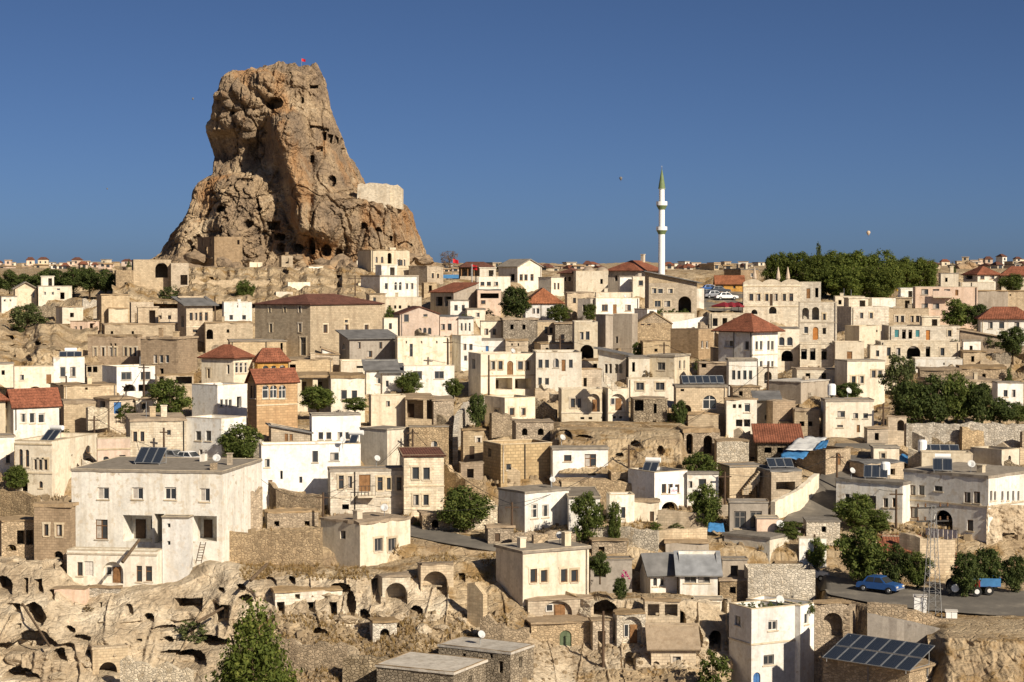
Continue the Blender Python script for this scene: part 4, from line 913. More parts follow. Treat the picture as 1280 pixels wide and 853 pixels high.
h('cream house with shaded ground floor below the arcade hotel', 1000, 1000, 1044, 431, 455, 2, 'pale', 'flat', [('R', 443, [1005, 1016, 1030], 7, 14, 'd')], par=.6)
h('pale grey hotel block with two slim windows in mid terrace', 1046, 1064, 1111, 384, 412, 22, 'pale', 'flat', [('R', 394.5, [1077, 1089], 4.2, 8, 'b')], 'hotel', par=.4)
h('tan hotel block with five windows in a row', 1111, 1111, 1161, 386, 410, 2, 'tan', 'flat', [('R', 399, [1121, 1128, 1140, 1147, 1156], 4, 8, 'b')], 'hotel', par=.4)
h('cream low block behind the pale grey hotel', 1044, 1044, 1081, 371, 392, 2, 'cream', 'flat', [('R', 378, [1050], 4, 6, 'd')], par=.4)
h('long white terrace block with stepped top by the grove', 1081, 1090, 1152, 373, 392, 12, 'white', 'flat', [('R', 382, [1140], 4, 5, 'd')], par=.4)
h('yellow and pink house with windows and a balcony right of the grove', 1144, 1144, 1222, 359, 404, 3, 'pink', 'flat', [('R', 365, [1156, 1170, 1184], 8, 6.5, 'g'), ('R', 383, [1156, 1170], 8, 6.5, 'g'), ('R', 366, [1196], 4, 7, 'D')], balc=[('R', 1166, 1190, 371, 'solid')], par=.3)
h('rooftop stair room with dark door on the yellow and pink house', 1147, 1147, 1161, 348, 360, 2, 'pink', 'flat', [('R', 353, [1157], 4, 8, 'd')], dep=3)
h('cream skyline house with chimney right of the grove', 1173, 1176, 1198, 342, 362, 8, 'cream', 'flat', [('R', 350, [1183], 3, 5, 'd')], chim=1)
h('pale terrace row with teal window and orange door', 1102, 1111, 1200, 408, 430, 8, 'pale', 'flat', [('R', 417, [1121, 1147], 5, 9, 'Dt'), ('R', 418, [1130, 1138], 5, 11, 'd'), ('R', 419, [1160], 5, 12, 'Do'), ('R', 417, [1187], 5, 8, 'g')], 'hotel', par=.5)
h('cream lit cube room on the hotel terrace', 1056, 1074, 1102, 408, 430, 30, 'cream', 'flat', [('R', 414, [1096], 2, 3, 'd')], par=.5)
h('pale terrace row with one wide dark archway', 1094, 1101, 1200, 428, 453, 6, 'pale', 'flat', [('R', 441, [1142], 18, 16, 'A'), ('R', 440, [1111, 1123, 1178], 5, 10, 'g'), ('R', 440, [1160], 6, 14, 'd')], 'hotel', par=.5, key='terr')
h('cream cube house with one wooden door window by the archway terrace', 1040, 1044, 1080, 428, 458, 6, 'cream', 'flat', [('R', 445, [1062], 6, 11, 'D')], par=.6)
h('long low white retaining house wall below the archway terrace', 1140, 1144, 1203, 449, 466, 4, 'white', 'flat', [('R', 455, [1180], 2, 3, 'd')], dep=4)
h('cream two-storey house with four windows left of the tall olive tree', 1043, 1059, 1106, 452, 488, 22, 'cream', 'flat', [('R', 475, [1067, 1077], 5, 9, 'g'), ('R', 468, [1092, 1100], 5, 9, 'g')], rmat='roof_concrete')
h('brown shed with sloping roof on the dry grass knoll', 1199, 1200, 1252, 420, 440, 4, 'brown', 'shedR', [], 'shed', rh=1.0, rmat='roof_earth', eave=.3)
h('white house with red hip roof at the edge of the right-hand trees', 1222, 1226, 1290, 398, 422, 6, 'white', 'hip', [('R', 407, [1238, 1252, 1271], 6, 8, 'g')], rh=1.7, eave=.5, rmat='tiles_red')
h('grey rubble block house above the white hip-roofed house', 1221, 1222, 1260, 364, 388, 4, 'grey', 'flat', [], rmat='roof_earth')
h('tan block house with thin pole shadow at the upper right', 1256, 1259, 1300, 364, 388, 6, 'tan', 'flat', [('R', 369, [1263], 2, 2, 'd')], rmat='roof_earth')
h('long house with red roof and brown windows on the right skyline', 1204, 1222, 1250, 343, 358, 30, 'cream', 'hip', [('R', 347, [1228, 1240], 6, 5, 'b'), ('L', 347, [1211], 6, 5, 'd')], rh=1.6, eave=.4, rmat='tiles_red')
h('second long red-roofed house behind the palms on the right skyline', 1250, 1252, 1310, 344, 358, 4, 'cream', 'hip', [('R', 350, [1262], 6, 5, 'b')], rh=1.7, eave=.4, rmat='tiles_red')
h('cream garden wall house below the red-roofed skyline house', 1198, 1200, 1243, 353, 368, 4, 'cream', 'flat', [], dep=4)
h('low tan house with earth roof beside the olive grove', 1147, 1175, 1250, 478, 500, 20, 'tan', 'flat', [('R', 487, [1234.5], 5, 9, 'g'), ('R', 487, [1186], 6, 9, 'd')], rmat='roof_earth', slab=.35)
h('earth-roofed stone barn on the slope above the olive grove', 1147, 1150, 1200, 463, 480, 4, 'rubble', 'flat', [('R', 472, [1162], 4, 6, 'd')], 'barn', rmat='roof_earth', slab=.35)
h('earth-roofed stone byre right of the stone barn', 1196, 1200, 1258, 461, 479, 4, 'rubble', 'flat', [('R', 470, [1230], 4, 5, 'd')], 'barn', rmat='roof_earth', slab=.35)
h('bright white cube house with two windows at the right edge', 1240, 1247, 1279, 479, 508, 12, 'brightwhite', 'flat', [('R', 492, [1257, 1267], 5, 9, 'g')], dep=6)
# ---- centre
h('cream house with four slim windows below the red-tiled mansion', 908, 911, 946, 451, 486, 6, 'white', 'flat', [('R', 469, [917, 923.7, 931, 938], 4, 11, 'g')], slab=.3)
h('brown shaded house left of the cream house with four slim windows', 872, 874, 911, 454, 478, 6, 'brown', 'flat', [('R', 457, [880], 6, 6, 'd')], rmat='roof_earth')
h('cream house with one large barred window and slim side windows', 810, 843, 862, 446, 476, 66, 'cream', 'flat', [('L', 458, [826.6], 10, 10, 'g'), ('R', 456, [850, 855.5], 3, 10, 'g')], slab=.25, par=0)
h('shaded cream house with four dark windows under a slate roof', 748, 782, 786, 444, 474, 72, 'cream', 'shedB', [('L', 461, [757.6, 763, 770.6, 776], 4, 11, 'd')], rh=.8, rmat='slate', eave=.5)
h('rounded cream house end between slate-roofed and barred-window houses', 786, 786, 812, 448, 476, 4, 'cream', 'flat', [('R', 459, [792], 4, 12, 'd')])
h('cream house with two square barred windows above the grape arbour', 783, 785, 842, 474, 502, 4, 'cream', 'flat', [('R', 483, [800, 825], 11, 10, 'g')], par=.4)
h('stone house with large arched window beneath the long solar array', 842, 845, 909, 484, 530, 6, 'tan', 'flat', [('R', 503, [887], 18, 16, 'w^'), ('R', 488, [853], 5, 3, 'd'), ('R', 513, [880], 10, 9, 'd'), ('R', 516, [858], 12, 20, 'A')], slab=.3, key='solarhouse')
h('ruined stone house with two dark windows beside the outside steps', 719, 720, 752, 462, 490, 4, 'tan', 'flat', [('R', 478, [722.5, 731.5], 4, 11, 'd')], rmat='roof_earth')
h('low stone room on the roof of the ruined step house', 722, 722, 750, 451, 466, 2, 'pale', 'flat', [('R', 458, [744], 5, 6, 'd')], dep=4, rmat='roof_earth')
h('cream arcade house with brown door in a tall blind arch', 698, 702, 753, 487, 527, 6, 'cream', 'flat', [('R', 504, [716, 724], 5, 11, 'b'), ('R', 504, [742], 15, 22, 'N'), ('R', 523, [728, 738], 5, 3, 'd')], par=.4, bands=[('R', 516)])
h('cream arcade house with twin windows in a wide blind arch', 753, 760, 786, 486, 528, 14, 'cream', 'flat', [('R', 503, [772], 20, 22, 'N'), ('R', 522, [768, 776], 4, 3, 'd')], par=.4, bands=[('R', 516)])
h('grey stone house with slot windows and dark doorway by the arbour', 788, 792, 834, 499, 534, 6, 'greyrubble', 'flat', [('R', 507, [799], 11, 14, 'd'), ('R', 511, [819], 4, 12, 'd'), ('R', 530, [818], 4, 8, 'd')], rmat='roof_earth')
h('tan retaining room with ashlar front beneath the arched window', 858, 860, 898, 518, 536, 4, 'tan', 'flat', [], rmat='roof_earth', dep=3)
h('pale cave house with carved windows and shaded timber terrace', 906, 908, 946, 500, 538, 4, 'cream', 'flat', [('R', 508, [918, 925], 4, 5, 'd'), ('R', 510, [934], 7, 11, 'w'), ('R', 529, [924, 934], 8, 9, 'd')], rmat='roof_earth')
h('dark grey lean-to house right of the pale cave house', 944, 946, 972, 500, 530, 6, 'grey', 'shedB', [('R', 522, [958], 4, 5, 'd')], rh=.8, rmat='slate')
h('concrete garden wall room on the terrace below the arched loggia', 958, 1001, 1036, 478, 500, 58, 'grey', 'flat', [], dep=5, rmat='roof_light')
h('rubble house corner under the red tiled shed roof', 944, 947, 1000, 553, 572, 4, 'greyrubble', 'shedB', [('R', 563, [960, 975], 8, 7, 'd')], rh=1.5, rmat='tiles_red', eave=.4)
h('cream and white box house with a projecting white bay', 1026, 1032, 1092, 502, 545, 8, 'cream', 'flat', [('R', 518, [1051.5], 9, 8, 'g'), ('R', 520, [1069.6, 1082], 6, 6.5, 'g'), ('R', 536, [1073], 4, 9, 'D'), ('R', 533, [1050], 7, 3, 'g')], slab=.25, key='baybox')
h('low stone house with two dark windows left of the bay house', 990, 993, 1024, 514, 540, 6, 'tan', 'flat', [('R', 530, [1002.5, 1013], 5.5, 6, 'd')], rmat='roof_earth', slab=.3)
h('shaded earth-roofed house between the concrete wall and the bay house', 958, 966, 994, 502, 536, 20, 'brown', 'flat', [('R', 512, [962], 8, 8, 'd')], rmat='roof_earth')
h('roofless stone ruin covered with blue and white tarpaulins', 994, 1032, 1063, 563, 596, 44, 'rubble', 'flat', [('R', 574, [1048], 6, 14, 'D^')], 'ruin', rmat='roof_earth', key='tarp', par=.5)
# ---- left middle
h('cream house at the left edge with slanting shadow', -12, -10, 17, 455, 482, 4, 'cream', 'flat', [('R', 466, [4], 4, 6, 'd')])
h('white house with small window and brown door at the far left', 17, 18, 67, 459, 492, 4, 'cream', 'flat', [('R', 472, [27.4], 5, 7, 'g'), ('R', 474, [61], 6, 11, 'D'), ('R', 487, [44], 15, 8, 'A')], slab=.25)
h('white two-window house with solar panels on its roof at the left', 66, 67, 106, 447, 484, 4, 'white', 'flat', [('R', 465, [78.5, 91], 6, 12, 'g')], par=.4, key='leftsolar')
h('tan open shed with two dark holes between two white houses', 106, 108, 129, 456, 478, 4, 'tan', 'flat', [('R', 462, [112, 119], 5, 7, 'd')], 'shed', rmat='roof_earth', dep=4)
h('white house with two wide windows above a dark ground floor porch', 128, 146, 194, 459, 494, 22, 'brightwhite', 'flat', [('R', 470, [158, 182], 10.5, 10, 'g'), ('R', 485, [162], 14, 9, 'A'), ('R', 485, [181], 14, 8, 'd')], slab=.22, ov=.25)
h('tan shed with dark porch right of the wide-window white house', 194, 196, 242, 470, 496, 4, 'tan', 'flat', [('R', 478, [202], 5, 14, 'd'), ('R', 475, [230], 20, 10, 'd')], 'shed', rmat='roof_earth')
h('long tan rubble wall house below the white solar house', 63, 80, 146, 483, 508, 16, 'tan', 'flat', [('R', 486, [108], 3, 3, 'd'), ('L', 494, [69, 74], 3, 10, 'd')], rmat='roof_earth')
h('small white house with rust red gable roof and three windows', 8, 17, 74, 510, 538, 24, 'white', 'gable', [('R', 523, [29, 40.5, 52], 6, 12, 'w')], rh=2.0, eave=.3, rmat='tiles_red')
h('cream house sliver with red roof at the far left edge', -30, -28, 7, 500, 540, 4, 'cream', 'hip', [('R', 520, [-6], 5, 9)], rh=1.2)
h('earth-roofed sheep shed on the slope behind the pink house', 76, 80, 125, 505, 522, 6, 'tan', 'flat', [], 'shed', rmat='roof_earth', slab=.4, dep=10)
h('stone outhouse with bright blue door and overhanging roof', 118, 137, 168, 500, 524, 30, 'tan', 'flat', [('R', 510, [147], 8, 15, 'Db'), ('L', 506, [128], 9, 9, 'd')], 'shed', rmat='roof_earth', slab=.25, ov=.5)
h('cream corner house with tall arched windows on its shaded front', 19, 65, 122, 552, 612, 62, 'cream', 'flat', [('L', 573, [26, 34], 5, 23, 'b^'), ('L', 581, [44.5, 50.5, 57], 4.5, 13, 'b'), ('L', 606, [51], 5, 9, 'b^'), ('L', 608, [30], 10, 14, 'A'), ('R', 562, [110], 5.5, 10, 'b^'), ('R', 579, [110], 12, 13, 'A'), ('R', 570, [90], 2, 3, 'd')], slab=.3, bands=[('L', 592), ('L', 556)], key='corner')
h('pink rendered house with small arched niche beside the cream corner house', 121, 122, 163, 549, 592, 4, 'pink', 'flat', [('R', 577, [132.5], 8, 12, 'w^'), ('R', 572, [153], 8, 6, 'g')], slab=.25, bands=[('R', 562)])
h('bright cream house sliver with one window at the left edge', -25, -22, 18, 547, 592, 4, 'cream', 'flat', [('R', 574, [10], 5, 11, 'g')])
h('cream house with two slim windows and cracked wall above the parked cars', 163, 163, 233, 527, 578, 3, 'pale', 'flat', [('R', 546, [169, 178], 5, 12, 'b'), ('R', 540.7, [211], 5, 7, 'g')], rmat='roof_earth', slab=.3)
h('white house with two windows and yellow lit side wall', 233, 277, 308, 524, 578, 50, 'white', 'flat', [('L', 545, [248, 260.5], 7.5, 12, 'g'), ('L', 566, [251], 5, 8, 'd')], slab=.25)
h('white house with brown shaded flank behind the yellow-sided house', 240, 272, 309, 482, 526, 42, 'brightwhite', 'flat', [('R', 504, [277, 283, 288], 3, 9, 'g'), ('R', 503, [299], 5, 14, 'd')], slab=.22)
h('white upper house with four little windows in one row', 387, 390, 451, 520, 556, 6, 'brightwhite', 'flat', [('R', 545, [401, 411, 425, 434.6], 6, 9, 'g')], slab=.2)
h('lean-to of tan stone with grey sheet roof beside the white upper house', 336, 339, 388, 541, 560, 6, 'tan', 'shedR', [('R', 547, [358, 364], 4, 9, 'D')], 'shed', rh=.9, rmat='slate', eave=.3)
h('big white house with patched walls and outside ledge', 324, 327, 451, 557, 622, 4, 'brightwhite', 'flat', [('R', 579, [334], 5.5, 10, 'g'), ('R', 571, [394], 7.5, 15, 'g'), ('R', 571, [418], 10, 10, 'g'), ('R', 607, [338], 5, 14, 'D'), ('R', 594, [352], 3, 10, 'd'), ('R', 600, [376], 4, 8, 'g')], slab=.2, ov=.25, key='bigwhite')
h('cream house with shaded side and lit blank wall beside a rubble wing', 450, 484, 512, 538, 580, 46, 'cream', 'flat', [], rmat='roof_concrete')
h('rubble stone wing with one arched niche behind the two-storey pale house', 511, 512, 561, 534, 576, 4, 'rubble', 'flat', [('R', 556, [543], 8, 9, 'w^')], rmat='roof_concrete')
h('cream house with one tiny window and flowers above the rubble wing', 461, 464, 507, 495, 530, 6, 'cream', 'flat', [('R', 505, [485], 4.5, 6.5, 'b')], par=.3)
h('open porch house with a white post beside the alley steps', 507, 507, 542, 499, 532, 2, 'tan', 'flat', [('R', 512, [519], 22, 24, 'V'), ('R', 512, [537], 7, 24, 'V')], rmat='roof_earth')
h('tan rubble house end curving along the alley', 542, 542, 567, 501, 532, 4, 'rubble', 'flat', [], rmat='roof_earth')
h('old stone mansion with tall windows and carved bracket balcony', 410, 413, 505, 590, 642, 5, 'pale', 'flat', [('R', 603, [426.5, 437.5], 6, 16, 'b'), ('R', 604, [456], 15, 20, 'D'), ('R', 605, [475, 486], 6, 16, 'b'), ('R', 634, [481], 5, 8, 'b'), ('R', 634, [432], 9, 7, 'd'), ('R', 605, [499], 6, 16, 'b')], 'mansion', rmat='roof_concrete', slab=.3, balc=[('R', 446, 468, 619, 'iron')], bands=[('R', 622)], key='oldstone')
h('pale two-storey house with paired windows on both floors', 505, 505, 555, 571, 644, 3, 'pale', 'flat', [('R', 592, [519.5, 533], 8, 15, 'g'), ('R', 625, [520, 532.5], 6.5, 14, 'g')], rmat='tiles_dark', bands=[('R', 608)], slab=.2, ov=.25)
h('cream house with red painted flank and two windows above the alley', 606, 631, 669, 498, 524, 30, 'cream', 'flat', [('R', 515, [640, 654], 6, 9, 'b'), ('L', 516, [621], 6, 8, 'g')], par=.3)
h('large block stone house with blank lit wall over the alley', 604, 626, 690, 556, 604, 24, 'blocks', 'flat', [('R', 584, [636], 6, 8, 'g'), ('L', 566, [612], 4, 10, 'd')], rmat='roof_earth', key='blockhouse', par=.4, dep=14)
h('white house with wide barred window beside the block stone house', 688, 691, 760, 562, 604, 6, 'brightwhite', 'flat', [('R', 573, [709.6], 10, 8, 'b'), ('R', 576, [738], 14, 16, 'b'), ('R', 592, [740], 10, 5, 'd')], slab=.25, key='whbar')
h('cream alley house with two tall windows by the climbing tree', 623, 656, 711, 617, 666, 36, 'white', 'flat', [('R', 639, [668, 681.6], 8, 17, 'w')], slab=.22, key='alley')
h('low white house joined to the cream alley house', 711, 711, 750, 623, 666, 3, 'white', 'flat', [('R', 645, [735, 744], 6, 12, 'g')], slab=.2)
h('white house with a lettered banner at its windows and arched gate', 785, 818, 859, 591, 642, 36, 'brightwhite', 'flat', [('R', 611, [830, 838, 846.5], 6, 11, 'b'), ('R', 634, [837], 22, 14, 'A')], slab=.3, key='banner')
h('white bungalow half hidden by a vine left of the dark passage', 858, 859, 898, 593, 635, 4, 'white', 'flat', [('R', 606, [863], 5, 8, 'g'), ('R', 604, [878], 10, 10, 'g')], slab=.25)
h('cream cottage with narrow door under climbing plants', 758, 762, 793, 619, 655, 8, 'white', 'flat', [('R', 641, [779], 5, 14, 'g')], slab=.2)
h('small stone hut with brown door and earth eaves next to the banner house', 790, 793, 824, 628, 652, 8, 'cream', 'flat', [('R', 646, [815], 5, 13, 'Dk')], 'hut', rmat='roof_earth', slab=.3, ov=.3)
h('tan stone stair house with steps climbing its front', 897, 912, 958, 584, 614, 20, 'tan', 'flat', [], rmat='roof_concrete', key='stair')
h('weathered cream stone wall house above the stair house', 893, 896, 936, 552, 582, 6, 'palerubble', 'flat', [], rmat='roof_earth')
h('vaulted rock ruin with two deep dark arches under dry grass', 846, 855, 900, 541, 572, 14, 'rubble', 'flat', [('R', 555, [862], 9, 24, 'A'), ('R', 556, [885], 12, 22, 'A')], 'ruin', rmat='roof_earth', slab=.5)
h('dark-roofed solar house with deep shaded porch beside the sloping road', 946, 964, 1002, 590, 630, 22, 'tan', 'flat', [('R', 608, [982], 26, 12, 'V')], rmat='slate', key='porchsolar', slab=.25)
h('grey metal-clad garage below the stair house', 910, 912, 960, 628, 668, 4, 'grey', 'flat', [('R', 650, [925, 945], 14, 22, 'g')], 'garage', rmat='roof_concrete')
# ---- right middle
h('large white house with wide arch and six-window lit side on the rock', 1129, 1235, 1300, 598, 680, 60, 'white', 'flat', [('L', 613, [1141, 1152], 5.5, 12, 'b'), ('L', 611, [1173], 8, 6.5, 'g'), ('L', 622, [1209, 1221], 7, 14, 'b'), ('L', 641, [1142.6], 8, 15, 'b'), ('L', 652, [1179], 20, 27, 'A'), ('L', 657, [1212.7], 6.5, 13, 'b'), ('R', 620, [1239, 1244, 1253, 1260, 1266.6, 1273], 3.6, 12, 'g')], slab=.3, bands=[('L', 634), ('R', 634)], key='archhouse', rmat='roof_concrete')
h('white left wing with small paired windows beside the wide-arch house', 1045, 1128, 1140, 606, 655, 66, 'white', 'flat', [('L', 623, [1059, 1070], 5.5, 11, 'g'), ('L', 628, [1090], 9, 16, 'g'), ('L', 628.6, [1107, 1118.5], 5.5, 12, 'b')], slab=.3, key='leftwing', rmat='roof_concrete', dep=7)
h('low cream house with arched end behind the wide-arch house', 1213, 1252, 1274, 563, 590, 52, 'cream', 'flat', [('R', 575, [1262], 5, 10, 'b^')], slab=.25)
h('flat-roofed concrete house under a row of solar panels by the rubble wall', 1150, 1152, 1214, 566, 590, 4, 'cream', 'flat', [], slab=.25, key='rowsolar')
h('stone gatehouse with one arched opening before the olive grove', 1108, 1110, 1133, 522, 545, 6, 'tan', 'flat', [('R', 532, [1126], 8, 13, 'A')], rmat='roof_earth', dep=3)
h('cream house with two brown windows by the vine garden', 905, 962, 998, 674, 704, 60, 'cream', 'flat', [('R', 693, [979.5, 989], 6, 13, 'b'), ('L', 686, [928], 4, 4, 'd')], slab=.25, key='vine', rmat='roof_concrete')
h('white house end with vines right of the two-brown-window house', 998, 999, 1033, 673, 706, 4, 'white', 'flat', [('R', 695, [1009], 5, 10, 'd')], slab=.22)
h('plastered block with rounded stair hood above the blue tarpaulin', 944, 946, 972, 648, 674, 6, 'pink', 'flat', [], 'shed', dep=4)
# ---- foreground
h('big cream house with four upper windows and open lower veranda', 90, 278, 327, 592, 690, 72, 'white', 'flat', [('L', 617, [129], 14, 16, 'w'), ('L', 617, [172], 14, 16, 'w'), ('L', 617, [213], 14, 16, 'w'), ('L', 619, [256], 14, 16, 'w'), ('L', 662, [127], 17, 25, 'b'), ('L', 661, [172], 36, 36, 'V'), ('L', 661, [199], 12, 36, 'V'), ('L', 661, [256], 30, 30, 'V'), ('R', 596, [292], 3, 4, 'd')], slab=.25, d=161, key='bigcream', rmat='roof_concrete', found=5)
h('cream ground floor with arched blue-rimmed door and four windows', 84, 196, 204, 690, 732, 72, 'ivory', 'flat', [('L', 711.5, [100], 7, 18, 'b'), ('L', 711, [111], 11, 18, 'Dw'), ('L', 716, [141], 26, 27, 'N'), ('L', 717.5, [174, 186], 8, 19, 'b')], slab=.3, d=157.5, key='groundfloor', par=.5, bands=[('L', 694)], found=3)
h('pink rendered cave front with one tiny window under the arched door house', 68, 108, 112, 736, 768, 76, 'pink', 'flat', [('L', 755, [88], 4, 7, 'd')], d=154, dep=4, rmat='roof_earth')
h('rough white plaster wall room below the arched blue door', 109, 149, 152, 735, 770, 76, 'palerubble', 'flat', [('L', 756, [134], 4, 5, 'd')], d=155.2, dep=4, rmat='roof_earth')
h('brown stone house with two slim windows left of the big cream house', 43, 88, 95, 634, 720, 72, 'brown', 'flat', [('L', 663, [58, 74], 6.5, 15, 'b'), ('L', 698, [73], 13, 17, 'A')], rmat='roof_earth', slab=.4, ov=.3, d=160)
h('low rubble hut with dark arched window left of the brown stone house', -4, 2, 44, 652, 692, 8, 'rubble', 'flat', [('R', 672, [26, 38], 9, 18, 'd'), ('R', 685, [14], 12, 8, 'A')], 'hut', rmat='roof_earth', d=161)
h('block stone house with cream front and two windows above the arches', 401, 450, 513, 656, 708, 40, 'cream', 'flat', [('L', 668.7, [428.6], 7, 11, 'd'), ('R', 681, [473, 490], 9, 16, 'g')], slab=.3, rmat='roof_earth', key='blockfront', d=161)
h('tan house with four brown windows on the rock above the path', 620, 653.5, 736, 692, 752, 30, 'cream', 'flat', [('R', 720, [667, 680, 705, 718], 8, 17, 'b')], slab=.25, key='rockhouse', d=152.5, rmat='roof_concrete', found=1)
h('ruined lower storey with white recess under the four-window house', 655, 660, 742, 751, 786, 14, 'tan', 'flat', [('R', 761, [697], 38, 24, 'N'), ('R', 757, [682], 6, 10, 'd')], 'ruin', d=152, dep=3, found=6, rmat='roof_earth')
h('stone stable with green double door below the white recess', 654, 664, 744, 780, 818, 10, 'rubble', 'flat', [('R', 801, [707], 15, 26, 'Dg^'), ('R', 811, [727], 6, 7, 'd')], 'stable', d=149, dep=4, rmat='roof_earth', found=4)
h('low stone house with pale concrete roof behind the front grey hut', 548, 638, 667, 818, 858, 60, 'greyrubble', 'flat', [('L', 828, [601], 5, 12, 'd'), ('L', 834, [626], 5, 16, 'd'), ('R', 828, [651], 5, 14, 'd'), ('L', 820, [614, 580], 4, 6, 'd')], 'hut', name='stone_hut', d=139, rmat='roof_light', slab=.22, key='hutback', found=6)
h('grey rubble hut with flat concrete roof at the bottom of the slope', 471, 567, 607, 843, 890, 62, 'greyrubble', 'flat', [('R', 852, [588], 5, 14, 'd')], 'hut', name='stone_hut', d=133, rmat='roof_light', slab=.22, key='hutfront', found=4)
h('little stone house with sloping tile roof and arched door among the ruins', 812, 814, 870, 812, 846, 4, 'tan', 'shedB', [('R', 835, [819.5], 9, 17, 'A'), ('R', 826, [846], 10, 10, 'g')], rh=1.6, rmat='roof_earth', eave=.35, d=146, dep=5, found=4)
h('white cottage with grey slate roof above the ruined arches', 800, 813, 846, 719, 740, 18, 'white', 'gable', [('R', 728, [819, 828], 5, 10, 'w')], rh=1.7, rmat='slate', eave=.4, d=159, ridge='x')
h('white glazed veranda house with metal roof beside the slate cottage', 848, 850, 897, 718, 742, 4, 'white', 'shedB', [('R', 724, [863, 880], 15, 10, 'g')], rh=1.7, rmat='metalroof', eave=.4, d=158, dep=8)
h('white cave room with one window below the glazed veranda house', 868, 869, 902, 749, 782, 4, 'white', 'flat', [('R', 755, [879], 9, 8, 'g')], d=155, dep=4)
h('grey block yard house with boarded front above the veranda house', 830, 832, 886, 679, 698, 4, 'grey', 'flat', [], rmat='roof_earth')
h('vine-covered shed beside the pink flowers', 735, 738, 790, 700, 735, 8, 'grey', 'flat', [('R', 715, [750], 14, 14, 'd')], 'shed', d=160, rmat='roof_concrete')
h('tall white rounded house with roof garden at the bottom right', 911, 939, 1000, 762, 870, 34, 'brightwhite', 'flat', [('R', 782, [966], 13, 12, 'w'), ('R', 825, [961], 13, 13, 'g'), ('L', 776, [922], 6, 12, 'g'), ('R', 848, [946], 9, 14, 'Db^')], d=146, key='rounded', bands=[('R', 806), ('L', 806)], par=.5, found=3, rmat='roof_light')
h('curved white end bay with one window on the rounded house', 996, 1000, 1021, 758, 850, 58, 'brightwhite', 'flat', [('L', 774, [1001], 6, 14, 'w'), ('R', 774, [1008], 6, 14, 'w')], d=147.5, dep=5, found=3, par=.5, rmat='roof_light')
h('rough whitewashed rubble wall house behind the roof garden', 930, 935, 1019, 712, 748, 6, 'palerubble', 'none', [], 'ruin', d=157, dep=5)
h('stone house with lit plaster gable under the large solar array', 1028, 1136, 1176, 838, 890, 60, 'rubble', 'shedR', [('R', 838, [1160, 1168], 5, 20, 'w')], d=131, key='bigsolar', rh=.1, rmat='roof_earth', found=4, eave=.2)
h('brown rubble basement wall house with dark tunnel arch below the road', 1016, 1018, 1062, 754, 812, 8, 'rubble', 'flat', [('R', 781, [1041], 23, 30, 'A')], 'tunnel', name='tunnel_arch', d=149, dep=5, rmat='roof_earth', found=4)
# ---- low walls, yards, retaining walls
stone_wall('long rubble retaining wall left of the block stone house', [(277, 667, 704), (330, 664, 705), (402, 662, 706)], 'rubble', d=[163.0, 162.5, 162], found=3)
stone_wall('broken rubble wall climbing from the big cream house to the white house', [(279, 640, 678), (300, 622, 665), (328, 612, 650)], 'rubble', jit=.5, d=[166, 168, 170], found=3)
stone_wall('rough stone yard wall at the far left below the bright cream house', [(-20, 612, 650), (20, 614, 652), (46, 622, 655)], 'rubble', d=[168, 167, 166], jit=.4)
stone_wall('long lit rubble wall below the olive grove', [(1133, 529, 546), (1180, 530, 547), (1240, 530, 548), (1300, 530, 549)], 'palerubble', jit=.3)
stone_wall('rubble parapet wall between the road and the solar roof', [(1084, 755, 775), (1110, 757, 776), (1134, 757, 778)], 'rubble', d=[142.5, 142.2, 142])
stone_wall('low brick parapet wall at the road edge by the pylon', [(1134, 765, 780), (1165, 770, 784), (1192, 775, 788)], 'rubble', d=[142.5, 142.2, 142])
stone_wall('tan concrete retaining wall above the big solar array', [(1084, 768, 812), (1130, 776, 818), (1188, 790, 830)], 'grey', jit=.05, d=[139.5, 139, 138.5], found=3)
stone_wall('cream wall along the lower side of the sloping road', [(969, 628, 650), (1000, 612, 640), (1024, 592, 612)], 'cream', jit=.1)
stone_wall('stone terrace wall beneath the laundry line of the wide-arch house', [(1124, 666, 682), (1150, 672, 692), (1194, 676, 700)], 'tan', jit=.15, d=[163, 161.5, 162], found=2)
stone_wall('brown rubble garden wall behind the alley tree', [(555, 583, 604), (582, 600, 622), (606, 600, 624)], 'rubble', jit=.35)
stone_wall('pale stone garden wall before the alley tree', [(560, 640, 662), (600, 636, 662), (622, 632, 660)], 'palerubble', jit=.2)
stone_wall('tan retaining wall with rubble foot below the banner house', [(822, 638, 660), (850, 640, 662), (880, 642, 664)], 'tan', jit=.1)
stone_wall('rubble wall on the hillside under the twin-window arcade house', [(700, 528, 550), (745, 532, 552), (800, 534, 554), (852, 536, 560)], 'rubble', jit=.5)
stone_wall('crumbling rubble wall above the white barred-window house', [(690, 538, 560), (720, 546, 566), (758, 548, 570)], 'rubble', jit=.5)
stone_wall('tan rubble wall under the barred-window white house', [(690, 598, 620), (730, 600, 622), (795, 604, 624)], 'rubble', jit=.35)
stone_wall('curved white terrace wall below the hanging garden', [(838, 403, 414), (860, 400, 414), (880, 396, 412), (898, 398, 411)], 'brightwhite', jit=.03)
stone_wall('rubble wall in front of the street beside the alley house', [(640, 668, 690), (680, 664, 688), (720, 668, 688)], 'rubble', jit=.3)
stone_wall('low pale wall in front of the climbing plants', [(735, 660, 680), (770, 658, 682), (822, 664, 690)], 'palerubble', jit=.25)
stone_wall('tan yard wall with steps below the banner house hut', [(822, 664, 682), (836, 662, 682), (884, 660, 680)], 'tan', jit=.1)
stone_wall('dry stone wall along the slope under the castle rock', [(240, 352, 368), (290, 350, 366), (340, 352, 364)], 'tan', jit=.5)
stone_wall('broken dry stone wall below the castle buttress', [(330, 340, 352), (380, 336, 350), (440, 340, 352)], 'tan', jit=.8)
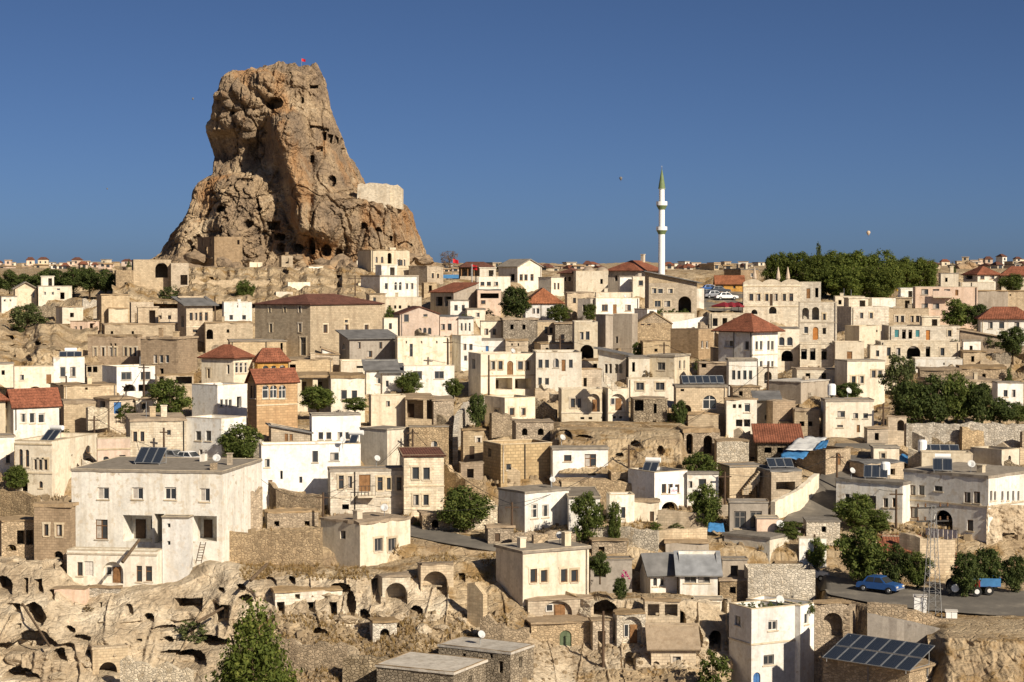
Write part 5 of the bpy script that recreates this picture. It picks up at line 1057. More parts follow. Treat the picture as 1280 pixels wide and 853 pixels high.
stone_wall('terrace wall beneath the dry slope at the far left', [(-10, 424, 440), (40, 426, 442), (88, 424, 442)], 'rubble', jit=.6)
stone_wall('ruined wall on the dry slope above the white solar house', [(20, 442, 456), (66, 440, 458), (110, 438, 456)], 'tan', jit=.8)
stone_wall('curved light wall of the road below the parked white cars', [(275, 590, 600), (327, 596, 612), (345, 612, 630), (400, 620, 640)], 'rubble', jit=.3)
stone_wall('rubble wall left of the tunnel arch', [(1062, 765, 812), (1070, 756, 800)], 'rubble', d=[142.5, 145], found=3)

# ---- houses filling the remaining gaps of the slope
h('brown rock-cut house front with dark windows at the left foot of the castle rock', 247, 268, 303, 296, 318, 24, 'brown', 'none', [('R', 303, [298], 3, 6, 'd'), ('L', 303, [253, 263], 3, 9, 'd'), ('L', 313, [258], 5, 8, 'd')], 'ruin', d=396, dep=8)
h('small cream stone house with one door above the alley vine', 576, 579, 605, 538, 578, 8, 'tan', 'flat', [('R', 566, [590], 6, 15, 'Dk'), ('R', 550, [598], 5, 7, 'b')], rmat='roof_earth')
h('brown stone shed under the alley garden wall', 574, 576, 604, 580, 604, 8, 'brown', 'flat', [('R', 592, [588], 8, 12, 'd')], 'shed', rmat='roof_earth')
h('flat earth-roofed byre below the big patched white house', 330, 334, 398, 642, 664, 6, 'rubble', 'flat', [('R', 655, [346, 384], 6, 7, 'd')], 'shed', rmat='roof_earth', d=170)
h('stone cellar house with two dark vents behind the tan yard wall', 640, 645, 692, 528, 552, 8, 'rubble', 'flat', [('R', 540, [656, 676], 7, 9, 'A')], rmat='roof_earth')
h('low cream hut on the dry slope beside the square stone tower', 70, 78, 104, 384, 404, 24, 'cream', 'flat', [('R', 394, [90], 4, 6, 'd')], 'hut', rmat='roof_earth')
h('tan ruin with a dark opening left of the brown two-window house', 160, 164, 192, 378, 396, 8, 'tan', 'none', [('R', 388, [180], 6, 9, 'd')], 'ruin', dep=4)
h('ruined tan stone room beside the shale-eaved old house', 186, 188, 222, 386, 404, 8, 'tan', 'none', [('R', 395, [200, 212], 4, 8, 'd')], 'ruin', dep=4)
h('grey yard shed with flat roof beside the vine house', 900, 903, 934, 700, 726, 8, 'grey', 'flat', [('R', 714, [918], 10, 14, 'd')], 'shed', d=161, rmat='roof_concrete')
h('tan rubble annex between the yard shed and the whitewashed wall', 898, 900, 936, 726, 752, 6, 'rubble', 'flat', [('R', 738, [916], 7, 9, 'd')], d=158, rmat='roof_earth')
h('whitewashed stable under the terrace with plants', 990, 996, 1045, 462, 480, 10, 'pale', 'flat', [('R', 471, [1010, 1030], 6, 9, 'd')], rmat='roof_earth')
h('rubble shed under the white vine house end', 968, 970, 1002, 704, 722, 6, 'rubble', 'flat', [], 'shed', rmat='roof_earth')
h('low stone shed with earth roof on the street above the arches', 606, 610, 642, 660, 682, 8, 'rubble', 'flat', [('R', 672, [622], 6, 10, 'Dk')], 'shed', rmat='roof_earth')
h('small rubble room with grey roof below the lane vine', 1004, 1008, 1050, 652, 672, 6, 'palerubble', 'flat', [('R', 662, [1030], 6, 8, 'd')], 'shed', rmat='roof_concrete')
h('brick red roofed lean-to under the laundry terrace', 1102, 1106, 1150, 688, 712, 6, 'rubble', 'shedB', [], 'shed', rh=1.0, rmat='tiles_red')
h('rusty brown garage wall below the laundry terrace', 1168, 1172, 1196, 690, 722, 6, 'redpaint', 'flat', [], 'garage', d=162.5, rmat='roof_earth')
h('flat stone terrace room below the climbing plant cottage', 738, 740, 784, 676, 698, 6, 'rubble', 'flat', [('R', 688, [752], 8, 9, 'd')], 'shed', rmat='roof_earth')
h('cream hut with small window on the clutter terrace by the lane', 1088, 1092, 1124, 560, 580, 8, 'cream', 'flat', [('R', 570, [1104], 5, 6, 'g')], 'hut')
h('grey slab roof house among the rooftop clutter behind the left wing', 1062, 1080, 1130, 580, 602, 30, 'tan', 'flat', [('R', 590, [1095, 1116], 6, 8, 'd')], rmat='slate')
h('small stone house with blue sheet roof edge by the olive barn', 1200, 1204, 1232, 440, 458, 8, 'tan', 'flat', [('R', 449, [1216], 4, 7, 'd')], rmat='roof_earth')
h('tan vaulted stone room left of the pale garden wall', 524, 528, 562, 644, 664, 6, 'rubble', 'flat', [('R', 655, [544], 8, 10, 'A')], 'shed', rmat='roof_earth')
h('small cream house behind the blue-door outhouse', 166, 170, 196, 500, 520, 8, 'cream', 'flat', [('R', 508, [180], 5, 7, 'b')], rmat='roof_earth')
h('tiny tan house between the stone hall and the grey lean-to house', 388, 392, 424, 444, 462, 8, 'tan', 'flat', [('R', 453, [404], 4, 6, 'd')], rmat='roof_earth')
h('narrow cream house squeezed left of the lavender gable', 478, 480, 498, 398, 422, 8, 'cream', 'flat', [('R', 408, [488], 4, 8, 'b')])
h('small white house with blue shutters above the tan yard wall house', 560, 563, 586, 376, 396, 6, 'white', 'flat', [('R', 385, [570, 579], 4, 7, 'g')])
h('tan house with two windows below the domed bath house', 706, 709, 742, 366, 388, 6, 'tan', 'flat', [('R', 376, [718, 730], 4, 7, 'b')], rmat='roof_earth')
h('grey shaded house between the bath house and the one-door house', 722, 738, 748, 374, 400, 60, 'grey', 'flat', [('L', 385, [730], 4, 8, 'd')])
h('cream house with loggia behind the hanging garden', 826, 829, 868, 392, 408, 6, 'cream', 'flat', [], par=.4, dep=4)
h('stone house below the car park with three dark doors', 884, 887, 930, 392, 414, 6, 'pale', 'flat', [('R', 403, [894, 906, 919], 6, 10, 'd')], par=.4)
h('small tan house wedged right of the white lit gable', 888, 891, 910, 436, 458, 8, 'tan', 'flat', [('R', 446, [900], 4, 8, 'b')], rmat='roof_earth')
h('pale stone room with dark arch right of the arched loggia house', 946, 948, 972, 460, 482, 6, 'pale', 'flat', [('R', 472, [960], 10, 14, 'A')], par=.3)
h('tan rubble house with door below the cream four-slim-window house', 912, 916, 950, 484, 504, 8, 'rubble', 'flat', [('R', 494, [926], 5, 9, 'd')], rmat='roof_earth')
h('cream box with single window beside the cream loggia terrace', 1084, 1088, 1108, 432, 454, 6, 'cream', 'flat', [('R', 442, [1097], 4, 8, 'g')], par=.3)
h('low white annex right of the archway terrace row', 1202, 1204, 1226, 426, 446, 6, 'white', 'flat', [('R', 436, [1214], 4, 7, 'd')])
h('stone outbuilding with earth roof behind the rubble grove wall', 1080, 1084, 1110, 536, 556, 8, 'tan', 'flat', [('R', 546, [1096], 5, 9, 'd')], 'shed', rmat='roof_earth')
h('flat concrete room left of the low cream arched-end house', 1196, 1199, 1216, 568, 588, 6, 'grey', 'flat', [('R', 578, [1207], 5, 8, 'd')])
h('tan stone room under the white barred-window house', 700, 702, 758, 602, 622, 4, 'tan', 'flat', [('R', 612, [716, 742], 6, 9, 'd')], rmat='roof_earth')
h('rubble ruin with a gaping doorway beside the banner house', 760, 764, 790, 590, 616, 8, 'rubble', 'none', [('R', 605, [776], 8, 12, 'd')], 'ruin', dep=4)

for i, (x, b_, w, hh) in enumerate(((238, 345, 14, 9), (312, 338, 16, 10), (334, 352, 20, 9), (352, 330, 14, 10), (386, 344, 18, 11), (410, 334, 14, 9), (428, 350, 20, 12), (446, 340, 16, 14), (290, 366, 20, 9), (398, 366, 22, 9), (196, 366, 16, 9), (252, 372, 18, 9), (530, 366, 16, 12), (448, 366, 16, 12))):
    house('small ruined stone room with dark doorway at the foot of the castle rock', x - 3, x, x + w, b_ - hh, b_, 14, ('tan', 'cream', 'rubble')[i % 3], 'none' if i % 2 else 'flat', [('R', b_ - hh * .4, [x + w * .5], 4, hh * .7, 'd')], 'ruin', dep=4, rmat='roof_earth', group='ruined rooms at the castle foot', d=(396 if b_ < 342 else 368) if b_ < 356 else None)

# ---- masonry fronts and arches built against the cliff
h('ruined masonry arch with rubble infill left of the wide vault', 472, 478, 513, 722, 770, 12, 'pale', 'flat', [('R', 747, [495], 25, 36, 'A')], 'ruin', d=152.9, dep=4, found=2, rmat='roof_earth', slab=.15, ov=.1)
h('wide low masonry vault below the street', 522, 526, 567, 707, 750, 10, 'tan', 'flat', [('R', 729, [544], 33, 28, 'A')], 'ruin', d=153.6, dep=4, found=2, rmat='roof_earth', slab=.15, ov=.1)
h('plastered cave house front with three dark doorways', 340, 344, 428, 741, 776, 8, 'pale', 'flat', [('R', 762, [351, 388, 415], 10, 20, 'd'), ('R', 746, [372], 6, 6, 'd')], 'cave house', name='cave_house', d=151.7, dep=4, found=3, rmat='roof_earth', slab=.2, ov=.1)
h('little vaulted oven room half buried in the rubble slope', 462, 466, 496, 779, 802, 10, 'palerubble', 'flat', [('R', 793, [481], 12, 14, 'A')], 'ruin', d=147.2, dep=3, found=2, rmat='roof_earth', slab=.15, ov=.1)
h('tall ruined stone front with one great arched niche over a small arch', 766, 771, 807, 768, 850, 10, 'palerubble', 'flat', [('R', 791, [790], 25, 38, 'N'), ('R', 832, [788], 13, 24, 'A')], 'ruin', d=148.4, dep=4, found=3, rmat='roof_earth', slab=.15, ov=.1)
h('ruined stone pier beside the tall arched niche', 738, 741, 766, 776, 834, 14, 'rubble', 'flat', [('R', 800, [752], 9, 22, 'd')], 'ruin', d=148.8, dep=4, found=3, rmat='roof_earth', slab=.15, ov=.1)
h('masonry front with two square rooms above the sloping tile roof', 804, 806, 850, 752, 782, 6, 'tan', 'flat', [('R', 763, [817, 839], 15, 15, 'd')], 'ruin', d=150.6, dep=4, found=3, rmat='roof_earth', slab=.15, ov=.1)
h('tan cave chapel front with one arched door in the left cliff', 112, 116, 160, 812, 858, 8, 'tan', 'flat', [('R', 840, [135], 20, 26, 'A')], 'cave house', name='cave_house', d=147.4, dep=4, found=3, rmat='tuff', slab=.2, ov=.1)
stone_wall('crumbling low rubble wall across the scrub slope under the cave house', [(338, 798, 812), (380, 806, 820), (432, 804, 822)], 'rubble', jit=.4, d=[143, 142.5, 142])
stone_wall('broken rubble wall above the grey rubble hut', [(428, 826, 842), (462, 820, 838), (490, 826, 842)], 'greyrubble', jit=.4, d=[140, 139.5, 139.5])
stone_wall('ruined wall stub standing beside the steep path', [(584, 728, 762), (594, 734, 766), (604, 748, 768)], 'tan', jit=.6, d=[150, 149.5, 149])
stone_wall('rubble bank wall below the four-window house on the rock', [(600, 772, 800), (630, 780, 806), (662, 790, 815)], 'rubble', jit=.5, d=[146.5, 146, 146])
stone_wall('broken pale wall at the foot of the left cliff', [(150, 826, 845), (190, 830, 850), (240, 838, 856)], 'palerubble', jit=.5, d=[144, 143.5, 143])

h('projecting white stair block with two tiny holes on the big cream house', 203, 236, 241, 648, 716, 74, 'brightwhite', 'flat', [('L', 657, [211], 4, 5, 'd'), ('L', 679, [211], 4, 5, 'd')], d=158.6, dep=3, found=3, slab=.15)
# ------------------------------------------------------------------ trees and shrubs
def crown_mesh(name, seed, n_clump, n_leaf, leaf, shape, mat):
    """Unit crown: radius about 1 in x and y, height 0..2 in z; many leaf faces gathered in clumps."""
    R = random.Random(seed); v = []; f = []
    clumps = []
    while len(clumps) < n_clump:
        x, y, z = R.uniform(-1, 1), R.uniform(-1, 1), R.uniform(0, 2)
        t = z / 2
        if shape == 'round': rad = sqrt(max(0, 1 - (2 * t - .95) ** 2)) * (0.82 + 0.42 * noise.noise(Vector((x * 1.7 + seed, y * 1.7, z * 1.7))))
        elif shape == 'poplar': rad = (1 - 0.95 * t ** 1.35) * (0.85 + 0.3 * noise.noise(Vector((x * 3, y * 3, z * 3))))
        elif shape == 'cone': rad = max(0.05, 1 - t) * 0.95
        elif shape == 'bush': rad = sqrt(max(0, 1 - t * t)) * (0.85 + 0.3 * noise.noise(Vector((x * 2 + seed, y * 2, z))))
        else: rad = sqrt(max(0, 1 - (2 * t - 1) ** 2)) * (0.7 + 0.6 * noise.noise(Vector((x * 1.6 + seed, y * 1.6, z * 1.6))))
        r = sqrt(x * x + y * y)
        if r < rad and (r > rad * 0.45 or R.random() < .35): clumps.append((Vector((x, y, z)), R.uniform(.13, .26)))
    for c, cr in clumps:
        for _ in range(n_leaf):
            o = Vector((R.gauss(0, 1), R.gauss(0, 1), R.gauss(0, .8))); o = o.normalized() * cr * R.random() ** .45
            p = c + o; nrm = (o.normalized() + Vector((R.uniform(-.7, .7), R.uniform(-.7, .7), R.uniform(-.3, .9)))).normalized()
            a = nrm.orthogonal().normalized(); b = nrm.cross(a); w = R.uniform(0, pi); a, b = a * cos(w) + b * sin(w), b * cos(w) - a * sin(w)
            s = leaf * R.uniform(.6, 1.3); i = len(v)
            v += [p - a * s, p - b * s * .55, p + a * s, p + b * s * .55]; f.append((i, i + 1, i + 2, i + 3))
    return mesh('crown', v, f, mat)
def trunk_mesh(seed, spread=.5):
    R = random.Random(seed); mb = MB(); mb.bar((0, 0, -.5), (0.03, 0, .7), .09, .065, 8)
    for k in range(6):
        a = R.uniform(0, 2 * pi); s = R.uniform(.25, spread); z = R.uniform(.35, .75); p = Vector((cos(a) * s * .45, sin(a) * s * .45, z + .35)); q = Vector((cos(a) * s, sin(a) * s, z + R.uniform(.7, 1.0)))
        mb.bar((0.02, 0, z), p, .05, .035, 6); mb.bar(p, q, .035, .012, 5)
    return mb.me('trunk', 'bark', True)
CR = {}
for kind, args in {'green': ('loose', 'leaf', 230, 34, .058), 'green2': ('loose', 'leaf', 190, 32, .062), 'dark': ('loose', 'leaf_dark', 230, 34, .058), 'olive': ('loose', 'leaf_olive', 170, 28, .06), 'bush': ('bush', 'leaf', 70, 22, .095), 'drybush': ('bush', 'leaf_dry', 60, 20, .085), 'olivebush': ('bush', 'leaf_olive', 70, 22, .09), 'cone': ('cone', 'leaf_dark', 90, 20, .09), 'bare': ('round', 'leaf_twig', 130, 16, .045)}.items():
    CR[kind] = [crown_mesh('crown', sum(map(ord, kind)) + k, args[2], args[3], args[4], args[0], args[1]) for k in range(2)]
CR['poplar'] = [crown_mesh('crown', 77, 620, 60, .028, 'poplar', 'leaf_bright')]
CR['grove'] = [crown_mesh('crown', 90 + k, 300, 40, .05, 'round', 'leaf_bright') for k in range(3)]
TR = [trunk_mesh(k) for k in range(3)]
def tree(label, px, base, top, width, kind='green', d=None, name='tree', cat='tree', lift=0.06, group=None, depth=None):
    D = d or ground_d(px, base); g = at(px, base, D); H = at(px, top, D).z - g.z; w = width * D / F / 2
    r = empty(name, g, random.uniform(0, 6.28)); bushy = kind in ('bush', 'drybush', 'olivebush')
    if bushy: lift = 0.0
    c = link('crown', random.choice(CR[kind]), r, (0, 0, H * lift)); hz_ = H * (1 - lift)
    c.scale = (w, depth or w, hz_ / (1.0 if kind in () else 2.0) * (1.0 if not bushy else 1.0)); 
    if not bushy:
        t = link('trunk', random.choice(TR), r); t.scale = (w * .8, w * .8, H * .55)
    else:
        t = link('stem', TR[0], r, (0, 0, 0)); t.scale = (w * .4, w * .4, H * .4)
    tag(r, label, cat, group); return r
tree('tall feathery green poplar rising from the foot of the cliff', 320, 960, 744, 178, 'poplar', d=132, lift=.02)
tree('round dull green bush beside the white rounded house', 891, 868, 812, 52, 'bush', d=142, name='bush', cat='bush')
tree('dense rounded green tree next to the yellow-sided white house', 300, 580, 530, 54, 'green')
tree('broad green fig tree filling the walled garden by the alley', 582, 666, 610, 70, 'green')
tree('spreading vine thicket below the white dark-porch house', 212, 528, 474, 62, 'green2')
tree('low vine thicket beside the blue-door outhouse', 158, 522, 505, 30, 'bush', name='bush', cat='bush')
tree('green garden shrubs between the ochre house and the cream house', 397, 514, 483, 54, 'green')
tree('small garden tree before the cream earth-eaved house', 444, 515, 497, 40, 'green2')
tree('round bushy tree on the dry slope at the far left', 33, 424, 380, 56, 'olive')
tree('low scrub bush right of the round tree on the dry slope', 64, 424, 404, 24, 'olivebush', name='bush', cat='bush')
for i, (x, b, t, w) in enumerate([(-8, 366, 336, 30), (12, 366, 338, 30), (32, 367, 342, 28), (52, 366, 340, 30), (72, 365, 337, 34), (92, 366, 335, 34), (112, 367, 336, 34), (132, 367, 337, 30), (145, 368, 342, 18), (60, 356, 336, 26), (104, 357, 335, 30)]):
    tree('dark green tree in the belt above the long cream farmhouse', x, b, t, w, 'dark', name='belt_tree', group='dark tree belt left of the castle rock')
tree('small conifer on the skyline beside the archway ruin', 161, 338, 320, 8, 'cone', name='conifer')
tree('scrubby bush below the archway ruin', 212, 375, 357, 34, 'olivebush', name='bush', cat='bush')
tree('round green tree behind the small white house under the castle', 306, 378, 350, 28, 'green')
tree('big leafy dark tree left of the orange red roof', 645, 402, 358, 46, 'dark')
tree('green tree in front of the orange red roofed white house', 699, 404, 381, 34, 'green')
tree('bare brown twiggy tree on the skyline right of the castle rock', 562, 337, 312, 27, 'bare')
tree('green shrub by the restaurant terrace on the skyline', 630, 345, 328, 18, 'olive')
tree('leafy bush left of the wide-window white house', 511, 494, 465, 36, 'green')
tree('rounded bush right of the wide-window white house', 567, 498, 473, 26, 'green')
tree('dark climbing vine hanging at the head of the alley', 597, 535, 492, 28, 'dark')
tree('small green tree by the pole right of the stone hall', 487, 414, 384, 16, 'green')
tree('dark shrub left of the white one-door house', 737, 402, 380, 20, 'green2')
for x, w in ((826, 20), (841, 20), (855, 18)):
    tree('clipped green bush in the hanging garden above the curved white wall', x, 400, 386, w, 'bush', name='bush', cat='bush', group='bushes of the hanging garden')
tree('green shrub by the tan box house', 797, 448, 428, 16, 'green2')
tree('potted plant on the brown shaded house roof', 846, 438, 424, 18, 'olive', d=262)
for x, b, t, w in ((972, 366, 314, 34), (995, 366, 313, 46), (1022, 372, 316, 44), (1048, 370, 312, 54), (1076, 371, 312, 54), (1104, 371, 313, 46), (1132, 366, 320, 30), (1155, 366, 321, 36), (1060, 376, 330, 50), (1095, 376, 330, 50)):
    tree('tall dense green tree of the grove behind the ornate hotel', x, b, t, w * 1.12, 'grove', name='grove_tree', lift=.06, group='grove behind the ornate hotel')
tree('narrow conifer poking above the grove', 1023, 345, 298, 15, 'cone', name='conifer')
tree('dark narrow conifer on the skyline right of the cream chimney house', 1191, 352, 321, 12, 'cone', name='conifer')
tree('leafy tree below the pink house balcony', 1196, 412, 374, 44, 'green')
tree('broad bush tree left of the white red-roofed house', 1222, 412, 380, 36, 'dark')
tree('green tree in front of the second long red-roofed skyline house', 1264, 366, 343, 38, 'green')
tree('dark tree at the right edge below the white red-roofed house', 1266, 446, 408, 40, 'dark')
tree('bare garden tree below the dry grass knoll', 1238, 440, 418, 26, 'olive')
tree('small pointed fir above the bright white cube house', 1261, 482, 456, 14, 'cone', name='conifer')
tree('tall olive-green tree right of the cream four-window house', 1122, 502, 442, 44, 'olive')
for x, b, t, w, k in ((1140, 534, 476, 60, 'dark'), (1166, 534, 470, 56, 'dark'), (1196, 532, 466, 50, 'green'), (1222, 533, 478, 48, 'dark'), (1250, 532, 498, 44, 'dark'), (1272, 530, 503, 34, 'green')):
    tree('dense tree of the grove above the long lit rubble wall', x, b, t, w, k, name='grove_tree', group='grove above the rubble wall')
tree('dark shrub mass below the cream four-window house', 1060, 504, 478, 44, 'dark')
for x in (1004, 1018, 1032):
    tree('terrace plant on the concrete garden wall room', x, 480, 457, 18, 'olive', name='plant', cat='plant', group='terrace plants below the loggia', d=250)
tree('vine bush climbing the white left wing', 1068, 662, 618, 60, 'green')
tree('vine spilling right of the white left wing windows', 1098, 666, 638, 40, 'green2')
tree('large leafy garden tree between the vine house and the road', 1078, 732, 660, 74, 'green')
tree('dark bush behind the blue car', 1120, 736, 682, 44, 'dark')
tree('leafy bush beside the lattice pylon', 1147, 738, 690, 40, 'green')
tree('dark pruned tree standing before the rusty wall by the trailer', 1206, 748, 690, 42, 'dark')
tree('bushy tree below the rock of the wide-arch house', 1232, 742, 685, 50, 'dark')
tree('dark shrub at the right edge beside the road', 1268, 742, 694, 40, 'dark')
tree('vine arbour over the white bungalow', 876, 612, 566, 54, 'green2')
tree('green tree in front of the white bungalow', 882, 662, 606, 48, 'green')
tree('climbing tree in front of the cream alley house', 735, 680, 616, 46, 'green2')
tree('climbing plant against the cream cottage', 768, 682, 628, 24, 'green2')
tree('low hanging vine over the flower shed', 750, 722, 690, 34, 'dark', d=158)
tree('vine on the grey stone house by the arbour', 850, 536, 500, 22, 'dark')
tree('grapevine on the roof edge of the vine house', 985, 676, 652, 40, 'green2')
tree('small vine at the corner of the white vine house end', 1022, 712, 672, 30, 'green')
tree('leafy bush under the pink house beside the parked white cars', 20, 612, 582, 34, 'green2')
tree('dark juniper bush on the pale cliff', 110, 776, 756, 24, 'drybush', name='bush', cat='bush', d=153)
tree('grassy green scrub below the long cave mouth', 240, 800, 774, 50, 'olivebush', name='bush', cat='bush', d=151)
tree('scrub bush on the rubble above the white cave room', 775, 752, 722, 22, 'dark', d=153)
rs = random.Random(3)
for i in range(34):
    x, b = rs.choice([(rs.uniform(230, 460), rs.uniform(348, 372)), (rs.uniform(0, 120), rs.uniform(392, 450)), (rs.uniform(690, 860), rs.uniform(535, 585)), (rs.uniform(1080, 1280), rs.uniform(432, 470)), (rs.uniform(330, 640), rs.uniform(620, 660))])
    tree('small dry tuft bush on the bare hillside', x, b, b - rs.uniform(5, 10), rs.uniform(9, 18), rs.choice(['drybush', 'drybush', 'olivebush']), name='dry_bush', cat='bush', group='dry bushes on the bare hillside')
for i in range(46):
    x, b = rs.choice([(rs.uniform(20, 470), rs.uniform(470, 640)), (rs.uniform(480, 930), rs.uniform(440, 680)), (rs.uniform(930, 1270), rs.uniform(560, 660)), (rs.uniform(480, 1000), rs.uniform(385, 470))])
    if ROADTEST(x, b): continue
    tree('small green garden bush growing between the houses', x, b, b - rs.uniform(7, 15), rs.uniform(10, 22), rs.choice(['bush', 'olivebush', 'bush', 'drybush']), name='garden_bush', cat='bush', group='garden bushes between the houses')
# roof-garden hedge of the rounded house
for i, x in enumerate((928, 940, 952, 964, 976, 988, 1000, 1012)):
    tree('leafy pot plant along the parapet of the rounded white house', x, 766, 753, 15, 'bush', d=148.5, name='plant', cat='plant', group='roof garden plants')
# ------------------------------------------------------------------ rubble and dry grass
def boulder_mesh(seed, det=2, amp=.5):
    bm = bmesh.new(); bmesh.ops.create_icosphere(bm, subdivisions=det, radius=1)
    for q in bm.verts:
        n = noise.fractal(q.co * 0.9 + Vector((seed * 7.1, 0, 0)), .7, 2.1, 4); q.co *= 1 + amp * n; q.co.z *= .75
    me = bpy.data.meshes.new('boulder'); bm.to_mesh(me); bm.free(); me.materials.append(MATS['castle_tuff']); return me
BM = [boulder_mesh(k) for k in range(6)]
for i in range(46):
    px = rs.uniform(225, 545); py = rs.uniform(322, 366); d = 400 - (py - 322) * 1.1
    if py > 346: d = ground_d(px, py)
    p = at(px, py, d); o = link('boulder', BM[i % 6], None, p); s = rs.uniform(.8, 2.6); o.scale = (s * rs.uniform(.8, 1.5), s, s * rs.uniform(.6, 1.1)); o.rotation_euler = (rs.uniform(-.3, .3), rs.uniform(-.3, .3), rs.uniform(0, 6))
    tag(o, 'weathered tuff boulder strewn at the foot of the castle rock', 'boulder', 'boulders below the castle rock')
def rubble():
    v = []; f = []; R = random.Random(5)
    def stone(p, s):
        i = len(v); a = R.uniform(0, 6.28)
        for z in (0, 1):
            for k in range(4):
                w = a + k * pi / 2 + R.uniform(-.3, .3); r = s * R.uniform(.6, 1.1) * (1 if z == 0 else .7)
                v.append((p.x + cos(w) * r, p.y + sin(w) * r, p.z - s * .3 + z * s * R.uniform(.6, 1.1)))
        f.extend([(i, i + 1, i + 5, i + 4), (i + 1, i + 2, i + 6, i + 5), (i + 2, i + 3, i + 7, i + 6), (i + 3, i, i + 4, i + 7), (i + 4, i + 5, i + 6, i + 7)])
    for _ in range(14000):
        px = R.uniform(-60, 1340); py = 352 + (R.random() ** .8) * 330
        if noise.noise(Vector((px * .02, py * .04, 3))) < -0.05: continue
        if ROADTEST(px, py): continue
        d = ground_d(px, py); p = at(px, py, d); p.z = hz(px, d); stone(p, R.uniform(.10, .42) * (1 + .8 * (R.random() < .1)))
    import mathutils.bvhtree as bt
    ob = bpy.data.objects['cliff']; tr = bt.BVHTree.FromPolygons([q.co for q in ob.data.vertices], [list(p.vertices) for p in ob.data.polygons])
    for _ in range(2600):
        px, py = (R.uniform(330, 660), R.uniform(765, 860)) if R.random() < .8 else (R.uniform(560, 910), R.uniform(800, 860))
        rx, rz = ray(px, py); hit = tr.ray_cast(Vector((0, 0, EYE)), Vector((rx, 1, rz)).normalized())
        if hit[0] and abs(hit[1].z) > (.35 if px > 290 else .55): stone(hit[0], R.uniform(.07, .26) * (2.0 if R.random() < .06 else 1))
    o = link('rubble_stones', mesh('rubble_stones', v, f, 'rubble')); tag(o, 'loose rubble stones scattered over the hillside between the houses', None, None, 'stuff')
rubble()
def dry_grass():
    v = []; f = []; R = random.Random(9)
    def tuft(p, s):
        for _ in range(5):
            i = len(v); a = R.uniform(0, 6.28); w = s * .10; b = Vector((cos(a), sin(a), 0)); t = p + Vector((R.uniform(-.5, .5) * s, R.uniform(-.5, .5) * s, s * R.uniform(.6, 1.2))); q = p + Vector((R.uniform(-.25, .25), R.uniform(-.25, .25), 0)) * s
            v.extend([q - b * w, q + b * w, t]); f.append((i, i + 1, i + 2))
    for _ in range(14000):
        px = R.uniform(-60, 1340); py = 356 + (R.random() ** .8) * 340
        if noise.noise(Vector((px * .018 + 9, py * .035, 1))) < 0.05 or ROADTEST(px, py): continue
        d = ground_d(px, py); p = at(px, py, d); p.z = hz(px, d); tuft(p, R.uniform(.25, .6))
    # on the grassy parts of the cliff slope
    import mathutils.bvhtree as bt
    ob = bpy.data.objects['cliff']; dg = bpy.context.evaluated_depsgraph_get()
    tr = bt.BVHTree.FromPolygons([q.co for q in ob.data.vertices], [list(p.vertices) for p in ob.data.polygons])
    for _ in range(5000):
        if R.random() < .6: px, py = R.uniform(330, 660), R.uniform(770, 860)
        else: px, py = R.uniform(300, 640), R.uniform(690, 726)
        if noise.noise(Vector((px * .03, py * .05, 4))) < -.1: continue
        rx, rz = ray(px, py); hit = tr.ray_cast(Vector((0, 0, EYE)), Vector((rx, 1, rz)).normalized())
        if hit[0] and hit[1].z > .25 or (hit[0] and hit[1].z < -.25): tuft(hit[0], R.uniform(.15, .4))
    o = link('dry_grass', mesh('dry_grass', v, f, 'grass_dry')); tag(o, 'dry yellow grass tufts on the hillside', None, None, 'stuff')
dry_grass()

def cliff_boulders():
    import mathutils.bvhtree as bt
    ob = bpy.data.objects['cliff']; tr = bt.BVHTree.FromPolygons([q.co for q in ob.data.vertices], [list(p.vertices) for p in ob.data.polygons]); ms = []
    for me in BM[:4]:
        m2 = me.copy(); m2.materials.clear(); m2.materials.append(MATS['tuff']); ms.append(m2)
    for i in range(34):
        px, py = rs.choice([(rs.uniform(300, 470), rs.uniform(785, 852)), (rs.uniform(560, 660), rs.uniform(740, 820)), (rs.uniform(430, 560), rs.uniform(760, 800)), (rs.uniform(20, 260), rs.uniform(820, 852))])
        rx, rz = ray(px, py); hit = tr.ray_cast(Vector((0, 0, EYE)), Vector((rx, 1, rz)).normalized())
        if not hit[0]: continue
        o = link('boulder', ms[i % 4], None, hit[0]); s = rs.uniform(.25, .8); o.scale = (s * rs.uniform(.9, 1.6), s, s * rs.uniform(.6, 1)); o.rotation_euler = (rs.uniform(-.3, .3), rs.uniform(-.3, .3), rs.uniform(0, 6))
        tag(o, 'pale tuff boulder lying on the scrub slope below the cave houses', 'boulder', 'pale boulders on the slope below the caves')
cliff_boulders()
# ------------------------------------------------------------------ roads
def road(name, label, Lp, Rp, mat='asphalt', up=0.14, n=14):
    v = []; f = []
    def samp(P, t):
        s = t * (len(P) - 1); i = min(int(s), len(P) - 2); k = s - i; return P[i][0] + (P[i + 1][0] - P[i][0]) * k, P[i][1] + (P[i + 1][1] - P[i][1]) * k
    m = 8; N_ = n * 4
    for i in range(N_ + 1):
        a = samp(Lp, i / N_); b = samp(Rp, i / N_); A = ground_pt(*a, up); B = ground_pt(*b, up)
        for j in range(m + 1):
            P = A.lerp(B, j / m); px = 640 + F * P.x / P.y; P.z = base_z(px, P.y) + up; v.append(P)
    for i in range(N_):
        for j in range(m):
            k = i * (m + 1) + j; f.append((k, k + 1, k + m + 2, k + m + 1))
    o = link(name, mesh(name, v, f, mat, None, True)); tag(o, label, None, None, 'structure'); return o
road('street', 'grey asphalt street passing above the ruined arches', [(508, 657), (545, 664), (585, 672), (628, 681)], [(508, 671), (545, 679), (585, 686), (628, 693)])
